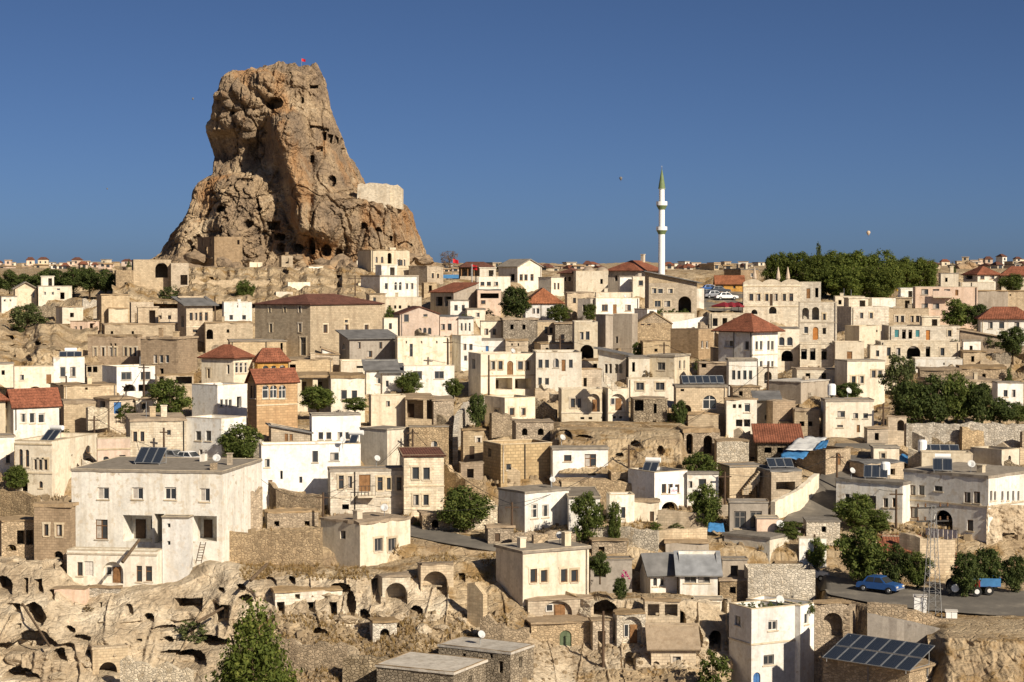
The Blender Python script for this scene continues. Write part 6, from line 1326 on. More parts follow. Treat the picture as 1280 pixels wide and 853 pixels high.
road('road', 'grey asphalt road curving past the parked blue car', [(1016, 718), (1080, 729), (1140, 736), (1200, 738), (1320, 742)], [(1024, 743), (1090, 756), (1150, 764), (1210, 769), (1330, 778)])
road('lane', 'sloping grey lane climbing beside the cream wall', [(1045, 556), (1032, 588), (1008, 618), (978, 654)], [(1108, 556), (1066, 588), (1052, 618), (1046, 658)])
road('car_park', 'small asphalt car park by the ornate hotel', [(872, 366), (930, 366)], [(872, 390), (930, 390)], n=4)
# ------------------------------------------------------------------ minaret and domes
def minaret():
    d = 345.0; b = at(827, 345, d); k = d / F; r = empty('minaret', b)
    z = lambda y: at(827, y, d).z - b.z
    MB().lathe([(4.2 * k, -3), (4.0 * k, z(293)), (4.2 * k, z(292))], 24).ob('shaft', 'paint_white', r, smooth=False)
    for y0, y1 in ((293, 284), (262, 252.5)):
        g = MB().lathe([(4.4 * k, z(y0)), (5.2 * k, z(y0 - 2)), (6.6 * k, z(y0 - 4.5)), (6.6 * k, z(y0 - 5))], 24).ob('balcony_corbel', 'spire_green', r)
        MB().lathe([(6.7 * k, z(y0 - 5)), (6.9 * k, z(y0 - 5)), (6.9 * k, z(y1 - .5)), (6.5 * k, z(y1 - .5)), (6.5 * k, z(y0 - 5)), (3 * k, z(y0 - 5))], 24).ob('balcony', 'paint_white', r)
        mb = MB(); mb.box(-4.6 * k, -3.9 * k, -1.4 * k, 1.4 * k, z(y0 - 5), z(y0 - 10)); mb.ob('balcony_door', 'darkwood', r)
    MB().lathe([(3.8 * k, z(288)), (3.7 * k, z(262))], 24).ob('shaft', 'paint_white', r)
    MB().lathe([(3.5 * k, z(257)), (3.4 * k, z(237)), (4.4 * k, z(236.5)), (4.4 * k, z(236))], 24).ob('shaft', 'paint_white', r)
    MB().lathe([(4.5 * k, z(236.2)), (3.3 * k, z(228)), (1.6 * k, z(218)), (0.4 * k, z(212)), (.01, z(211.5))], 24).ob('spire', 'spire_green', r)
    MB().lathe([(.01, z(211.6)), (.7 * k, z(210.6)), (.15 * k, z(210)), (.5 * k, z(209)), (.01, z(207))], 10).ob('finial', 'steel', r)
    tag(r, 'slender white minaret with two balconies and green pointed spire', 'minaret')
minaret()
H_ = HOUSES['bath']
for px in (735.6, 752.5):
    p = on_roof('bath', px, 5.0); s = 8.2 * p.y / F; o = MB().lathe([(s, -.3), (s, .25), (s * .96, .5), (s * .8, s * .62), (s * .5, s * .86), (s * .2, s * .96), (.02, s)], 24).ob('dome', 'lead', H_.root, smooth=True)
    o.matrix_parent_inverse = Matrix(); o.location = Matrix.Rotation(-H_.a, 4, 'Z') @ (p - H_.C)
# ------------------------------------------------------------------ solar panels, dishes, tanks
def solar(label, p, n, w, h_, yaw, tilt, rows=1, group=None, tank=False):
    r = empty('solar_array', p, radians(yaw)); t = radians(tilt); fr = MB()
    for j in range(rows):
        for i in range(n):
            x0 = (i - n / 2) * (w + .06); y0 = j * (h_ * cos(t) + .1); z0 = .15 + j * (h_ * sin(t) * 1.0 + .05)
            m = MB(); A = (x0, y0, z0); B = (x0 + w, y0, z0); C_ = (x0 + w, y0 + h_ * cos(t), z0 + h_ * sin(t)); D_ = (x0, y0 + h_ * cos(t), z0 + h_ * sin(t))
            m.quad(A, B, C_, D_, [(0, 0), (w, 0), (w, h_), (0, h_)]); po = m.ob('panel', 'solar', r); tl = 1
            e = MB()
            for P, Q in ((A, B), (B, C_), (C_, D_), (D_, A)): e.bar(P, Q, .035, .035, 4)
            e.ob('panel_frame', 'steel', po)
    for i in (0, n):
        x = (i - n / 2) * (w + .06) * .9; fr.bar((x, 0, -.1), (x, 0, .15), .03); yb = rows * h_ * cos(t) * .95; fr.bar((x, yb, -.1), (x, yb, .12 + rows * h_ * sin(t)), .03); fr.bar((x, 0, .1), (x, yb, .1), .03)
    if not tank or rows > 1: pass
    fr.ob('stand', 'steel', r)['kind'] = 'stuff'
    if tank:
        mb = MB(); zt = .35 + rows * h_ * sin(t); yb = rows * h_ * cos(t) + .3
        mb.bar((-.7, yb, zt), (.7, yb, zt), .24, .24, 14); to = mb.ob('water_tank', 'paint_white', r)
    tag(r, label, 'solar panel', group)
solar('long row of dark solar panels on the arched-window stone house', on_roof('solarhouse', 880, 1.2), 6, .70, 1.3, 4, 35)
solar('dark solar panels on the white house at the left', on_roof('leftsolar', 88, .8), 3, .8, 1.4, 12, 38, tank=True)
solar('tilted solar panels at the back edge of the big cream house roof', on_roof('bigcream', 183, 6.0), 3, .78, 1.9, -15, 40)
solar('blue solar panel on the cream corner house roof', on_roof('corner', 58, 4.5), 2, .75, 1.5, -25, 38, tank=True)
solar('three solar panels on the white left wing roof', on_roof('leftwing', 1096, 3.0), 3, .66, 1.6, -12, 38)
solar('pair of solar panels on the wide-arch house roof', on_roof('archhouse', 1180, 3.5), 2, .8, 1.5, -12, 38, tank=True)
solar('row of four wide solar panels on the flat concrete house', on_roof('rowsolar', 1178, 1.5), 4, .85, 1.4, -5, 36)
solar('pair of solar panels on the banner house roof', on_roof('banner', 812, 2.5), 2, .65, 1.3, -20, 35, tank=True)
solar('solar panels on the shaded porch house', on_roof('porchsolar', 978, 1.5), 3, .75, 1.4, 5, 30)
solar('small solar panel on the old mansion roof', on_roof('bigwhite', 440, 3), 1, .7, 1.3, -12, 38, tank=True)
p = at(1082, 833, 132.5)
solar('large two-row solar array on the stone house roof at the bottom right', p, 6, 1.12, 1.75, -42, 20, rows=2)
def dish(label, p, yaw=20, s=.45):
    r = empty('satellite_dish', p, radians(yaw)); MB().bar((0, 0, -.1), (0, 0, .6), .03).ob('mast', 'steel', r)
    o = MB().lathe([(.02, 0), (s * .5, .05), (s * .85, .14), (s, .2), (s * .98, .22), (s * .5, .07), (.02, .02)], 18).ob('reflector', 'dishgrey', r, (0, -.05, .7), smooth=True); o.rotation_euler = (radians(60), 0, 0)
    MB().bar((0, -.05, .45), (0, -.6, .75), .015).ob('feed_arm', 'steel', r)
    tag(r, label, 'satellite dish')
for key, px, bk, what in (('bigcream', 270, 4, 'roof edge of the big cream house'), ('bigwhite', 428, 1, 'roof of the big patched white house'), ('whbar', 702, 2.5, 'roof of the white wide-barred-window house'), ('alley', 690, 3, 'roof of the cream alley house'), ('rockhouse', 700, 4, 'roof of the tan four-brown-window house'), ('hutback', 600, 3, 'roof of the low concrete-roofed stone house'), ('archhouse', 1215, 3, 'roof of the wide-arch white house'), ('vine', 975, 3, 'roof of the two-brown-window vine house'), ('baybox', 1060, 3, 'roof of the bay house'), ('hotel', 640, 3, 'roof of the arched-door hotel wing'), ('wh1', 780, 3, 'roof of the white one-door house'), ('rounded', 975, 3, 'roof terrace of the rounded white house'), ('oldstone', 470, 3, 'roof of the old bracket-balcony mansion'), ('blockfront', 480, 4, 'roof of the cream-fronted block house'), ('leftwing', 1065, 3, 'roof of the white left wing')):
    dish('white satellite dish on the ' + what, on_roof(key, px, bk), random.uniform(-20, 50), random.uniform(.28, .38))
def water_tank(label, p):
    r = empty('water_tank', p); MB().lathe([(.02, 1.5), (.35, 1.45), (.45, 1.3), (.45, .3), (.02, .3)], 14).ob('barrel', 'paint_white', r, smooth=False)
    mb = MB()
    for x in (-.3, .3):
        for y in (-.3, .3): mb.bar((x, y, -.05), (x, y, .32), .03)
    mb.box(-.34, .34, -.34, .34, .24, .31); mb.ob('stand', 'steel', r); tag(r, label, 'water tank')
water_tank('white upright water tank beside the solar panels of the white left wing', on_roof('leftwing', 1108, 4))
water_tank('white upright water tank on the flat concrete solar house', on_roof('rowsolar', 1154, 2.5))
water_tank('white upright water tank on the bay house', on_roof('baybox', 1040, 3.5))
# ------------------------------------------------------------------ cars
def car(label, p, yaw, col, kind='car', L=4.3):
    r = empty('parked_car', p, radians(yaw)); w = .82; k = L / 4.3
    prof = [(-2.15, .35), (-2.12, .72), (-1.95, .86), (-1.2, .92), (1.0, .90), (1.95, .80), (2.12, .65), (2.15, .35)]
    cab = [(-1.45, .90), (-1.05, 1.40), (-.2, 1.45), (.35, 1.40), (1.0, .89)]
    def extr(pr, w0, w1):
        m = MB(); n = len(pr)
        zt = max(q[1] for q in pr); zb = min(q[1] for q in pr)
        W = [w0 + (w1 - w0) * (q[1] - zb) / (zt - zb) for q in pr]
        m.poly([(q[0] * k, -W[i], q[1]) for i, q in enumerate(pr)]); m.poly([(q[0] * k, W[i], q[1]) for i, q in reversed(list(enumerate(pr)))])
        for i in range(n):
            j = (i + 1) % n; m.quad((pr[i][0] * k, -W[i], pr[i][1]), (pr[i][0] * k, W[i], pr[i][1]), (pr[j][0] * k, W[j], pr[j][1]), (pr[j][0] * k, -W[j], pr[j][1]))
        return m
    b = extr(prof, w, w * .97).ob('body', col, r)
    bv = b.modifiers.new('bevel', 'BEVEL'); bv.width = .06; bv.segments = 2
    c = extr(cab, w * .94, w * .74).ob('cabin', col, r); bv = c.modifiers.new('bevel', 'BEVEL'); bv.width = .04; bv.segments = 2
    for s in (-1, 1):
        for x0, x1, x2, x3 in ((-1.15, -.28, -.28, -.95), (-.2, .78, .32, -.2)):
            y0, y1 = s * w * .945, s * w * .775; g = MB(); q = [(x0 * k, y0, .95), (x1 * k, y0, .95), (x2 * k, y1, 1.36), (x3 * k, y1, 1.36)]
            g.poly(q if s < 0 else q[::-1]); g.ob('side_window', 'glass', r)
    for x0, z0, x1, z1, nm in ((.98, .93, .40, 1.37, 'windscreen'), (-1.44, .94, -1.08, 1.36, 'rear_window')):
        g = MB(); e = .03 if x0 > 0 else -.03; g.quad(((x0 + e) * k, -w * .85, z0), ((x0 + e) * k, w * .85, z0), ((x1 + e) * k, w * .7, z1), ((x1 + e) * k, -w * .7, z1)); g.ob(nm, 'glass', r)
    for x in (-1.35, 1.35):
        for s in (-1, 1):
            m = MB(); m.bar((x * k, s * (w - .2), .31), (x * k, s * (w + .03), .31), .31, .31, 16); wo = m.ob('wheel', 'rubber', r); m = MB(); m.bar((x * k, s * (w + .02), .31), (x * k, s * (w + .05), .31), .17, .15, 12); m.ob('rim', 'steel', wo)
    for s in (-1, 1):
        m = MB(); m.box(2.08 * k, 2.17 * k, s * .6 - .17, s * .6 + .17, .58, .72); m.ob('headlight', 'frame_white', r)
        m = MB(); m.box(-2.17 * k, -2.08 * k, s * .6 - .17, s * .6 + .17, .60, .75); m.ob('tail_light', 'carred', r)
    m = MB(); m.box(2.1 * k, 2.2 * k, -w * .95, w * .95, .38, .5); m.box(-2.2 * k, -2.1 * k, -w * .95, w * .95, .38, .5); m.ob('bumper', 'cargrey', r)
    r.scale = (.9, .9, .9); tag(r, label, 'car')
car('blue old saloon car parked by the roadside bushes', ground_pt(1100, 742, .14), -38, 'carblue', L=4.0)
car('white car nose showing behind the rubble wall house', ground_pt(1012, 727, .14), -20, 'carwhite', L=3.9)
car('white hatchback parked on the terrace above the big cream house', ground_pt(237, 582, .1), -30, 'carwhite', L=3.9)
car('grey car parked left of the white hatchback', ground_pt(217, 580, .1), -30, 'cargrey', L=3.9)
for (x, y, c, l) in ((884, 372, 'cardark', 'dark car in the small car park by the slim white tower'), (894, 374, 'cargrey', 'grey car in the middle of the small car park'), (908, 376, 'carwhite', 'white car nearest the ornate hotel in the car park'), (899, 368, 'cardark', 'dark car in the rear row of the car park'), (888, 366, 'carblue', 'blue car in the rear row beside the dark car')):
    car(l, ground_pt(x, y, .14), 8, c)
def trailer():
    p = ground_pt(1228, 744, .14); r = empty('farm_trailer', p, radians(-8)); m = MB(); w = 1.0
    m.box(-1.5, 1.5, -w, w, .75, .85); m.ob('bed', 'bluepaint', r)
    for n_, a in (('side_board', (-1.5, 1.5, -w, -w + .06)), ('side_board', (-1.5, 1.5, w - .06, w)), ('end_board', (-1.5, -1.44, -w + .06, w - .06)), ('end_board', (1.44, 1.5, -w + .06, w - .06))):
        m = MB(); m.box(*a, .85, 1.5); m.ob(n_, 'tarpblue', r)
    for s in (-1, 1):
        m = MB(); m.bar((.5, s * .8, .4), (.5, s * 1.05, .4), .4, .4, 16); wo = m.ob('wheel', 'rubber', r); m = MB(); m.bar((.5, s * 1.04, .4), (.5, s * 1.08, .4), .2, .18, 12); m.ob('rim', 'frame_white', wo)
    MB().bar((-1.5, 0, .7), (-2.6, 0, .5), .06).ob('drawbar', 'iron', r); r.scale = (.9, .9, .9); tag(r, 'bright blue farm trailer standing by the road', 'trailer')
    p = ground_pt(1204, 746, .14); r = empty('tractor', p, radians(-8)); m = MB(); m.box(-.2, 1.3, -.32, .32, .7, 1.25); m.ob('bonnet', 'carred', r); m = MB(); m.box(-1.0, -.2, -.45, .45, .7, 1.0); m.ob('seat_deck', 'carblue', r)
    for x, R_ in ((-.7, .65), (1.0, .4)):
        for s in (-1, 1):
            m = MB(); m.bar((x, s * .5, R_), (x, s * .8, R_), R_, R_, 16); wo = m.ob('wheel', 'rubber', r); m = MB(); m.bar((x, s * .8, R_), (x, s * .83, R_), R_ * .5, R_ * .45, 12); m.ob('rim', 'paint_white', wo)
    MB().bar((-.2, 0, 1.25), (-.4, 0, 1.5), .03).ob('steering_column', 'iron', r); tag(r, 'small red tractor hitched beside the blue trailer', 'tractor')
trailer()
# ------------------------------------------------------------------ pylon, cabinets, poles, flags
def pylon():
    d = ground_d(1165, 772) - .5; b = at(1165, 772, d); H = at(1165, 632, d).z - b.z; r = empty('lattice_pylon', b, radians(12)); n = 13
    def c(i, sx, sy):
        t = i / n; w = .55 * (1 - t) + .16 * t; return (sx * w, sy * w, H * t)
    for sx, sy in ((-1, -1), (1, -1), (1, 1), (-1, 1)): MB().bar(c(0, sx, sy), c(n, sx, sy), .035, .025, 4).ob('leg', 'galvanised', r)
    q = [(-1, -1), (1, -1), (1, 1), (-1, 1)]
    for i in range(n):
        m = MB()
        for k in range(4):
            a, e = q[k], q[(k + 1) % 4]
            if i % 2: a, e = e, a
            m.bar(c(i, *a), c(i + 1, *e), .013, .013, 4); m.bar(c(i + 1, *q[k]), c(i + 1, *q[(k + 1) % 4]), .012, .012, 4)
        m.ob('bracing', 'galvanised', r)
    for z in (.98, .86):
        m = MB(); m.box(-1.3, 1.3, -.05, .05, H * z - .06, H * z + .06); ao = m.ob('crossarm', 'iron', r)
        for x in (-1.2, -.6, .6, 1.2): MB().lathe([(.05, 0), (.09, .08), (.05, .16), (.08, .24), (.02, .3)], 8, (x, 0, H * z + .06)).ob('insulator', 'frame_brown', ao)
    tag(r, 'grey steel lattice electricity pylon standing beside the road', 'pylon')
pylon()
def cabinet(label, px, y, w, hh):
    p = ground_pt(px, y, 0); d = p.y; k = d / F; r = empty('electric_cabinet', p, radians(-10)); W = w * k / 2; Hh = hh * k; m = MB(); m.box(-W, W, -.35, .35, -.2, Hh); m.ob('body', 'frame_white', r)
    for s in (-1, 1): m = MB(); m.box(s * W / 2 - W * .45, s * W / 2 + W * .45, -.38, -.35, .1, Hh * .94); m.ob('door', 'paint_white', r)
    m = MB(); m.box(-W - .06, W + .06, -.42, .42, Hh, Hh + .08); m.ob('lid', 'frame_white', r); tag(r, label, 'cabinet')
cabinet('tall pale grey electric cabinet left of the lattice pylon', 1150, 769, 16, 24); cabinet('low pale grey electric cabinet right of the lattice pylon', 1189, 775, 14, 11)
def pole(label, px, base, top, d=None, arm=0.8, mat='darkwood'):
    d = d or ground_d(px, base); b = at(px, base, d); H = at(px, top, d).z - b.z; r = empty('utility_pole', b); MB().bar((0, 0, -1), (0, 0, H), .13, .09, 8).ob('post', mat, r)
    if arm: m = MB(); m.box(-arm, arm, -.05, .05, H - .5, H - .38); m.ob('crossarm', mat, r)
    tag(r, label, 'pole')
pole('dark wooden pole by the small bright white house', 269, 416, 372, arm=0); pole('dark utility pole with crossarm behind the stone hall roof', 444, 384, 345, arm=1.2)
pole('thin pole in front of the arched hotel wing', 611, 495, 444, d=214, arm=0); pole('dark pole among the ruined arches', 754, 842, 764, d=146, arm=0); pole('thin pole beside the white rear house at the left', 287, 470, 428, arm=0)
pole('wooden pole by the white solar house at the left', 83, 498, 470, arm=0); pole('slim pole on the car terrace behind the solar panels', 205, 582, 535, arm=.4); pole('utility pole beside the gatehouse', 1104, 548, 505, arm=.7)
pole('thin pole beside the vine house', 1018, 708, 668, arm=.3); pole('pale pole on the skyline right of the restaurant', 590, 352, 330, arm=0, mat='steel')
flagpole('red flag on the restaurant terrace at the skyline', ground_pt(566, 345, 0), 3.6, 1.2, .8, 'flagred'); flagpole('small red flag at the restaurant terrace edge', ground_pt(589, 348, 0), 2.8, 1.2, .9, 'flagred')
def restaurant():
    p = ground_pt(575, 347, 0); r = empty('terrace_restaurant', p, radians(5)); k = p.y / F; w = 40 * k
    m = MB(); m.box(0, w, -4, 4, 1.9, 2.05); ro = m.ob('roof_edge', 'darkwood', r); m = MB(); m.quad((-.5, -4.5, 2.05), (w + .5, -4.5, 2.05), (w * .75, 0, 3.2), (w * .2, 0, 3.2), [(0, 0), (w, 0), (w * .75, 4), (w * .2, 4)]); m.poly([(-.5, 4.5, 2.05), (w * .2, 0, 3.2), (w * .75, 0, 3.2), (w + .5, 4.5, 2.05)]); m.poly([(-.5, -4.5, 2.05), (w * .2, 0, 3.2), (-.5, 4.5, 2.05)]); m.poly([(w + .5, -4.5, 2.05), (w + .5, 4.5, 2.05), (w * .75, 0, 3.2)]); m.ob('roof', 'tiles_dark', r)
    for i in range(6): m = MB(); x = w * (i + .05) / 5.1; m.box(x - .1, x + .1, -3.9, -3.7, -1.2, 1.9); m.ob('post', 'wood', r)
    m = MB(); m.box(-.2, w + .2, -4.1, -3.95, -1.2, .25); m.ob('parapet', 'tan', r); m = MB(); m.box(0, w, 3.8, 4, -1.2, 1.9); m.ob('back_wall', 'brown', r); m = MB(); m.box(-9, -.5, -4.2, -4, -.2, .55); m.ob('banner_cloth', 'tarpblue', r)
    tag(r, 'open terrace restaurant with dark red roof and posts on the skyline', 'restaurant')
restaurant()
def umbrella(label, p, hgt, fold, col, w=1.5, group=None):
    r = empty('parasol', p); MB().bar((0, 0, -.1), (0, 0, hgt), .04, .04, 6).ob('pole', 'darkwood', r)
    pr = [(.05, hgt + .05), (.28, hgt * .62), (.36, hgt * .42), (.2, hgt * .3)] if fold else [(.03, hgt + .05), (w, hgt - .55), (w, hgt - .75), (w * .97, hgt - .75), (w * .97, hgt - .57), (.03, hgt)]
    MB().lathe(pr, 8 if fold else 4).ob('canopy', col, r); tag(r, label, 'parasol', group)
for x in (972.5, 984.5, 943): umbrella('folded beige parasol on the ornate hotel roof terrace', on_roof('ornate', x, 2), 3.0, True, 'canvas_beige', group='folded parasols on the hotel terrace')
for i, x in enumerate((905, 914, 923)): umbrella('dark red open parasol at the cafe in front of the car park', ground_pt(x, 397, 0), 2.4, False, 'canvas_red', 2.0, group='dark red cafe parasols')
def awning(name, label, A, B, depth, drop, mat, cat='awning'):
    r = empty(name, A); dx = B - A; n = 10; m = MB()
    for i in range(n):
        p0 = dx * (i / n); p1 = dx * ((i + 1) / n); s0 = -.12 * sin(pi * i / n); s1 = -.12 * sin(pi * (i + 1) / n)
        m.quad((p0.x, p0.y - depth, p0.z - drop + s0), (p1.x, p1.y - depth, p1.z - drop + s1), (p1.x, p1.y, p1.z + s1), (p0.x, p0.y, p0.z + s0))
    o = m.ob('cloth', mat, r); o.modifiers.new('t', 'SOLIDIFY').thickness = .03
    m = MB()
    for p in (Vector((0, 0, 0)), dx): m.bar((p.x, p.y - depth, p.z - drop - 2.2), (p.x, p.y - depth, p.z - drop), .04)
    m.ob('posts', 'iron', r); tag(r, label, cat)
awning('awning', 'yellow awning on the roof terrace by the grove', at(1120, 361.5, 338), at(1145, 361.5, 337), 2.2, .5, 'canvas_yellow')
awning('awning', 'pale canvas awning over the arbour terrace of the grey stone house', at(832, 500, 210), at(868, 502, 210), 3.5, .6, 'canvas_beige')
T = HOUSES['tarp']
def tarp(label, pts, d, mat, seed):
    P = [at(x, y, dd) for (x, y), dd in zip(pts, d)]; o = P[0]; m = MB(); n = 10; V = []
    for i in range(n + 1):
        for j in range(n + 1):
            u, w = i / n, j / n; q = (P[0] * (1 - u) + P[1] * u) * (1 - w) + (P[3] * (1 - u) + P[2] * u) * w
            q = q - o + Vector((0, 0, .18 * noise.fractal(Vector((u * 4, w * 4, seed)), .8, 2, 3))); V.append(tuple(q))
    f = [(i * (n + 1) + j, (i + 1) * (n + 1) + j, (i + 1) * (n + 1) + j + 1, i * (n + 1) + j + 1) for i in range(n) for j in range(n)]
    ob = link('tarpaulin', mesh('tarpaulin', V, f, mat, None, True), None, o); ob.modifiers.new('t', 'SOLIDIFY').thickness = .04; tag(ob, label, 'tarpaulin')
dt = T.C.y
tarp('white sheet tarpaulin stretched over the roofless stone ruin', [(982, 562), (1020, 563), (1034, 547), (1000, 545)], [dt, dt, dt + 7, dt + 7], 'tarpwhite', 1)
tarp('blue tarpaulin lying in front of the white sheet on the ruin', [(975, 572), (1004, 574), (1014, 562), (980, 563)], [dt - 1.5, dt - 1.5, dt + 1, dt + 1], 'tarpblue', 2)
tarp('small blue tarpaulin on the right end of the ruin roof', [(1018, 562), (1032, 560), (1036, 550), (1026, 551)], [dt - .3, dt - .3, dt + 3, dt + 3], 'tarpblue', 3)
g9 = ground_d(895, 668)
tarp('bright blue tarpaulin heap in the dark yard below the bungalow', [(884, 664), (906, 665), (904, 654), (886, 654)], [g9 - 1, g9 - 1, g9, g9], 'tarpblue', 4)
tarp('blue sheet among the rooftop clutter left of the row of solar panels', [(1120, 578), (1146, 580), (1150, 570), (1126, 568)], [187, 187, 190, 190], 'tarpblue', 5)
def laundry():
    H = HOUSES['archhouse']; A = at(1150, 657, H.C.y + 3.2) ; B = at(1192, 660, H.C.y - 0.6); A.y -= 1.6; B.y -= 1.6; r = empty('laundry_line', A); d = B - A; MB().bar((0, 0, 0), tuple(d), .015).ob('line', 'iron', r)
    for i in range(7):
        t0 = .05 + i * .135; t1 = t0 + .115; p, q = d * t0, d * t1; m = MB(); hgt = random.uniform(.6, 1.0); m.quad((p.x, p.y - .03, p.z - hgt), (q.x, q.y + .03, q.z - hgt), tuple(q), tuple(p)); m.ob('cloth', 'laundry', r).modifiers.new('t', 'SOLIDIFY').thickness = .02
    for p in (Vector(), d): MB().bar((p.x, p.y, p.z - 2.2), (p.x, p.y, p.z + .1), .03).ob('post', 'iron', r)
    tag(r, 'white laundry hanging on a line before the wide arch', 'laundry')
laundry()
def banner():
    H = HOUSES['banner']; u, z = H.face_uv('R', 841.5, 613.5); k = H.C.y / F; r = empty('banner', H.C, H.a); w = 10.5 * k; hh = 8.5 * k; m = MB(); m.box(u - w / 2, u + w / 2, -.10, -.06, z - hh / 2, z + hh / 2); m.ob('cloth', 'paint_white', r)
    for txt, zz, s in (('USLA', z - hh * .12, hh * .48),):
        cu = bpy.data.curves.new('lettering', 'FONT'); cu.body = txt; cu.size = s; cu.align_x = 'CENTER'; cu.extrude = .008; cu.materials.append(MATS['flower']); o = bpy.data.objects.new('lettering', cu); COL.objects.link(o); o.parent = r; o.location = (u, -.115, zz); o.rotation_euler = (pi / 2, 0, 0)
        dg = bpy.context.evaluated_depsgraph_get(); me = bpy.data.meshes.new_from_object(o.evaluated_get(dg)); n = link('lettering', me, r, o.location.copy()); n.rotation_euler = (pi / 2, 0, 0); bpy.data.objects.remove(o)
    tag(r, 'white cloth banner with pinkish letters hung at the white house windows', 'banner')
banner()
def steps(label, x0, y0, x1, y1, d, n, w=1.2, mat='tan'):
    A = at(x0, y0, d); B = at(x1, y1, d); r = empty('steps', A); D = B - A
    for i in range(n):
        m = MB(); p = D * (i / n); q = D * ((i + 1) / n); lo, hi = min(p.x, q.x), max(p.x, q.x); m.box(lo, hi, -w, .1, -.3 if i < 3 else p.z - .8, q.z); m.ob('step', mat, r)
    tag(r, label, 'steps')
sd_ = HOUSES['stair'].C.y
steps('stone steps climbing the front of the tan stair house', 926, 613, 948, 588, sd_ + .7, 11)
g8 = ground_d(812, 674)
steps('dark iron steps by the low pale wall', 809, 676, 822, 662, g8, 8, 1.0, 'iron')
steps('outside stone steps of the ruined step house', 772, 485, 754, 466, HOUSES['solarhouse'].C.y - 1, 10, 1.2, 'pale')
def ladder():
    p = at(248, 704, 158.4); q = at(254, 678, 159.6); r = empty('ladder', p); d = q - p
    for s in (-.22, .22): MB().bar((s, 0, 0), (d.x + s, d.y, d.z), .04).ob('rail', 'darkwood', r)
    for i in range(1, 8): e = d * (i / 8); MB().bar((e.x - .22, e.y, e.z), (e.x + .22, e.y, e.z), .03).ob('rung', 'darkwood', r)
    tag(r, 'wooden ladder leaning by the veranda of the big cream house', 'ladder')
ladder()
def log(label, a, b, d0, d1, rr=.14):
    A = at(*a, d0); B = at(*b, d1); r = MB().bar((0, 0, 0), tuple(B - A), rr, rr * .8, 8).ob('timber', 'bark', None, A); tag(r, label, 'timber')
log('dark slanting timber propped against the arched door house', (153, 703), (174, 675), 154.5, 156.5)
log('bleached log slanting across the cliff cave at the far left', (28, 755), (62, 808), 151, 146.5, .1); log('pale log leaning by the long cave mouth', (246, 778), (279, 760), 148.5, 150.5, .12)
log('dark timber pole leaning on the ruined slope', (313, 726), (334, 705), 151, 153)
# carved recess wall inside the white niche and flowers
def flowers():
    p = at(781, 724, 156.5); r = crown_mesh('flower', 4, 30, 14, .12, 'bush', 'flower'); o = link('flower_bush', r, None, p); s = 6 * 156 / F; o.scale = (s, s, s); tag(o, 'pink flowering bush beside the slate cottage', 'bush')
flowers()
# bay on the box house
H = HOUSES['baybox']; u0, z0 = H.face_uv('R', 1041, 530); u1, z1 = H.face_uv('R', 1062, 506)
# ------------------------------------------------------------------ balloons
def balloon(label, px, py, d, size):
    p = at(px, py, d); r = empty('hot_air_balloon', p); s = size * d / F / 2
    MB().lathe([(.02, s), (s * .6, s * .85), (s, s * .25), (s * .97, -.1 * s), (s * .7, -.75 * s), (s * .3, -1.25 * s), (s * .22, -1.35 * s)], 20).ob('envelope', 'slate' if px < 900 else 'canvas_beige', r, smooth=True)
    MB().box(-s * .16, s * .16, -s * .16, s * .16, -1.8 * s, -1.6 * s).ob('basket', 'darkwood', r); m = MB()
    for a in (-1, 1): m.bar((a * s * .15, 0, -1.6 * s), (a * s * .2, 0, -1.35 * s), s * .01)
    m.ob('ropes', 'iron', r); tag(r, label, 'balloon')
balloon('tiny dark hot air balloon floating left of the minaret', 776, 223, 2600, 4); balloon('small hot air balloon floating above the grove', 1085.5, 291, 2300, 5); balloon('speck-sized hot air balloon far left of the castle rock', 241, 123.5, 3200, 2.5); balloon('faint far hot air balloon low in the left sky', 134, 236, 4000, 1.8)
# ------------------------------------------------------------------ far town on the skyline
def far_house(px, py, d, w, hh, mat, rmat):
    p = at(px, py, d); k = d / F; W, D_, Hh = w * k, max(6, w * k * .8), hh * k; r = empty('far_house', p, random.uniform(-.3, .6)); m = MB(); m.box(-W / 2, W / 2, 0, D_, -6, Hh); m.ob('wall', mat, r)
    m = MB()
    if rmat.startswith('tiles'):
        e = .4; z = Hh; a = (-W / 2 - e, -e, z); b = (W / 2 + e, -e, z); c = (W / 2 + e, D_ + e, z); q = (-W / 2 - e, D_ + e, z); A = (-W / 4, D_ / 2, z + Hh * .35 + .5); B = (W / 4, D_ / 2, z + Hh * .35 + .5); m.poly([a, b, B, A]); m.poly([b, c, B]); m.poly([c, q, A, B]); m.poly([q, a, A])
    else: m.box(-W / 2 - .3, W / 2 + .3, -.3, D_ + .3, Hh, Hh + .35)
    m.ob('roof', rmat, r)
    n = max(1, int(W / 3.2))
    for i in range(n):
        x = -W / 2 + W * (i + .5) / n; g = MB(); g.box(x - .5, x + .5, -.05, .1, Hh * .35, Hh * .35 + 1.3); g.ob('window', 'glass', r)
    side = 'left of the castle rock' if px < 400 else ('behind the mosque' if 710 < px < 930 else ('behind the terrace restaurant' if px < 720 else 'right of the grove'))
    tag(r, 'small pale house of the distant town ' + side, 'house', 'distant houses ' + side)
R = random.Random(12)
def far_row(x0, x1, n, y, dy, dmin, dmax):
    for i in range(n):
        px = x0 + (x1 - x0) * (i + R.uniform(.1, .9)) / n; far_house(px, y + R.uniform(-dy, dy), R.uniform(dmin, dmax), R.uniform(6, 13), R.uniform(4, 7.5), R.choice(['cream', 'pink', 'white', 'tan', 'pale', 'pink']), R.choice(['roof_earth', 'tiles_red', 'roof_concrete', 'tiles_dark', 'roof_earth']))
far_row(-20, 150, 17, 338, 3, 560, 800); far_row(-20, 160, 16, 333, 1.5, 900, 1400)
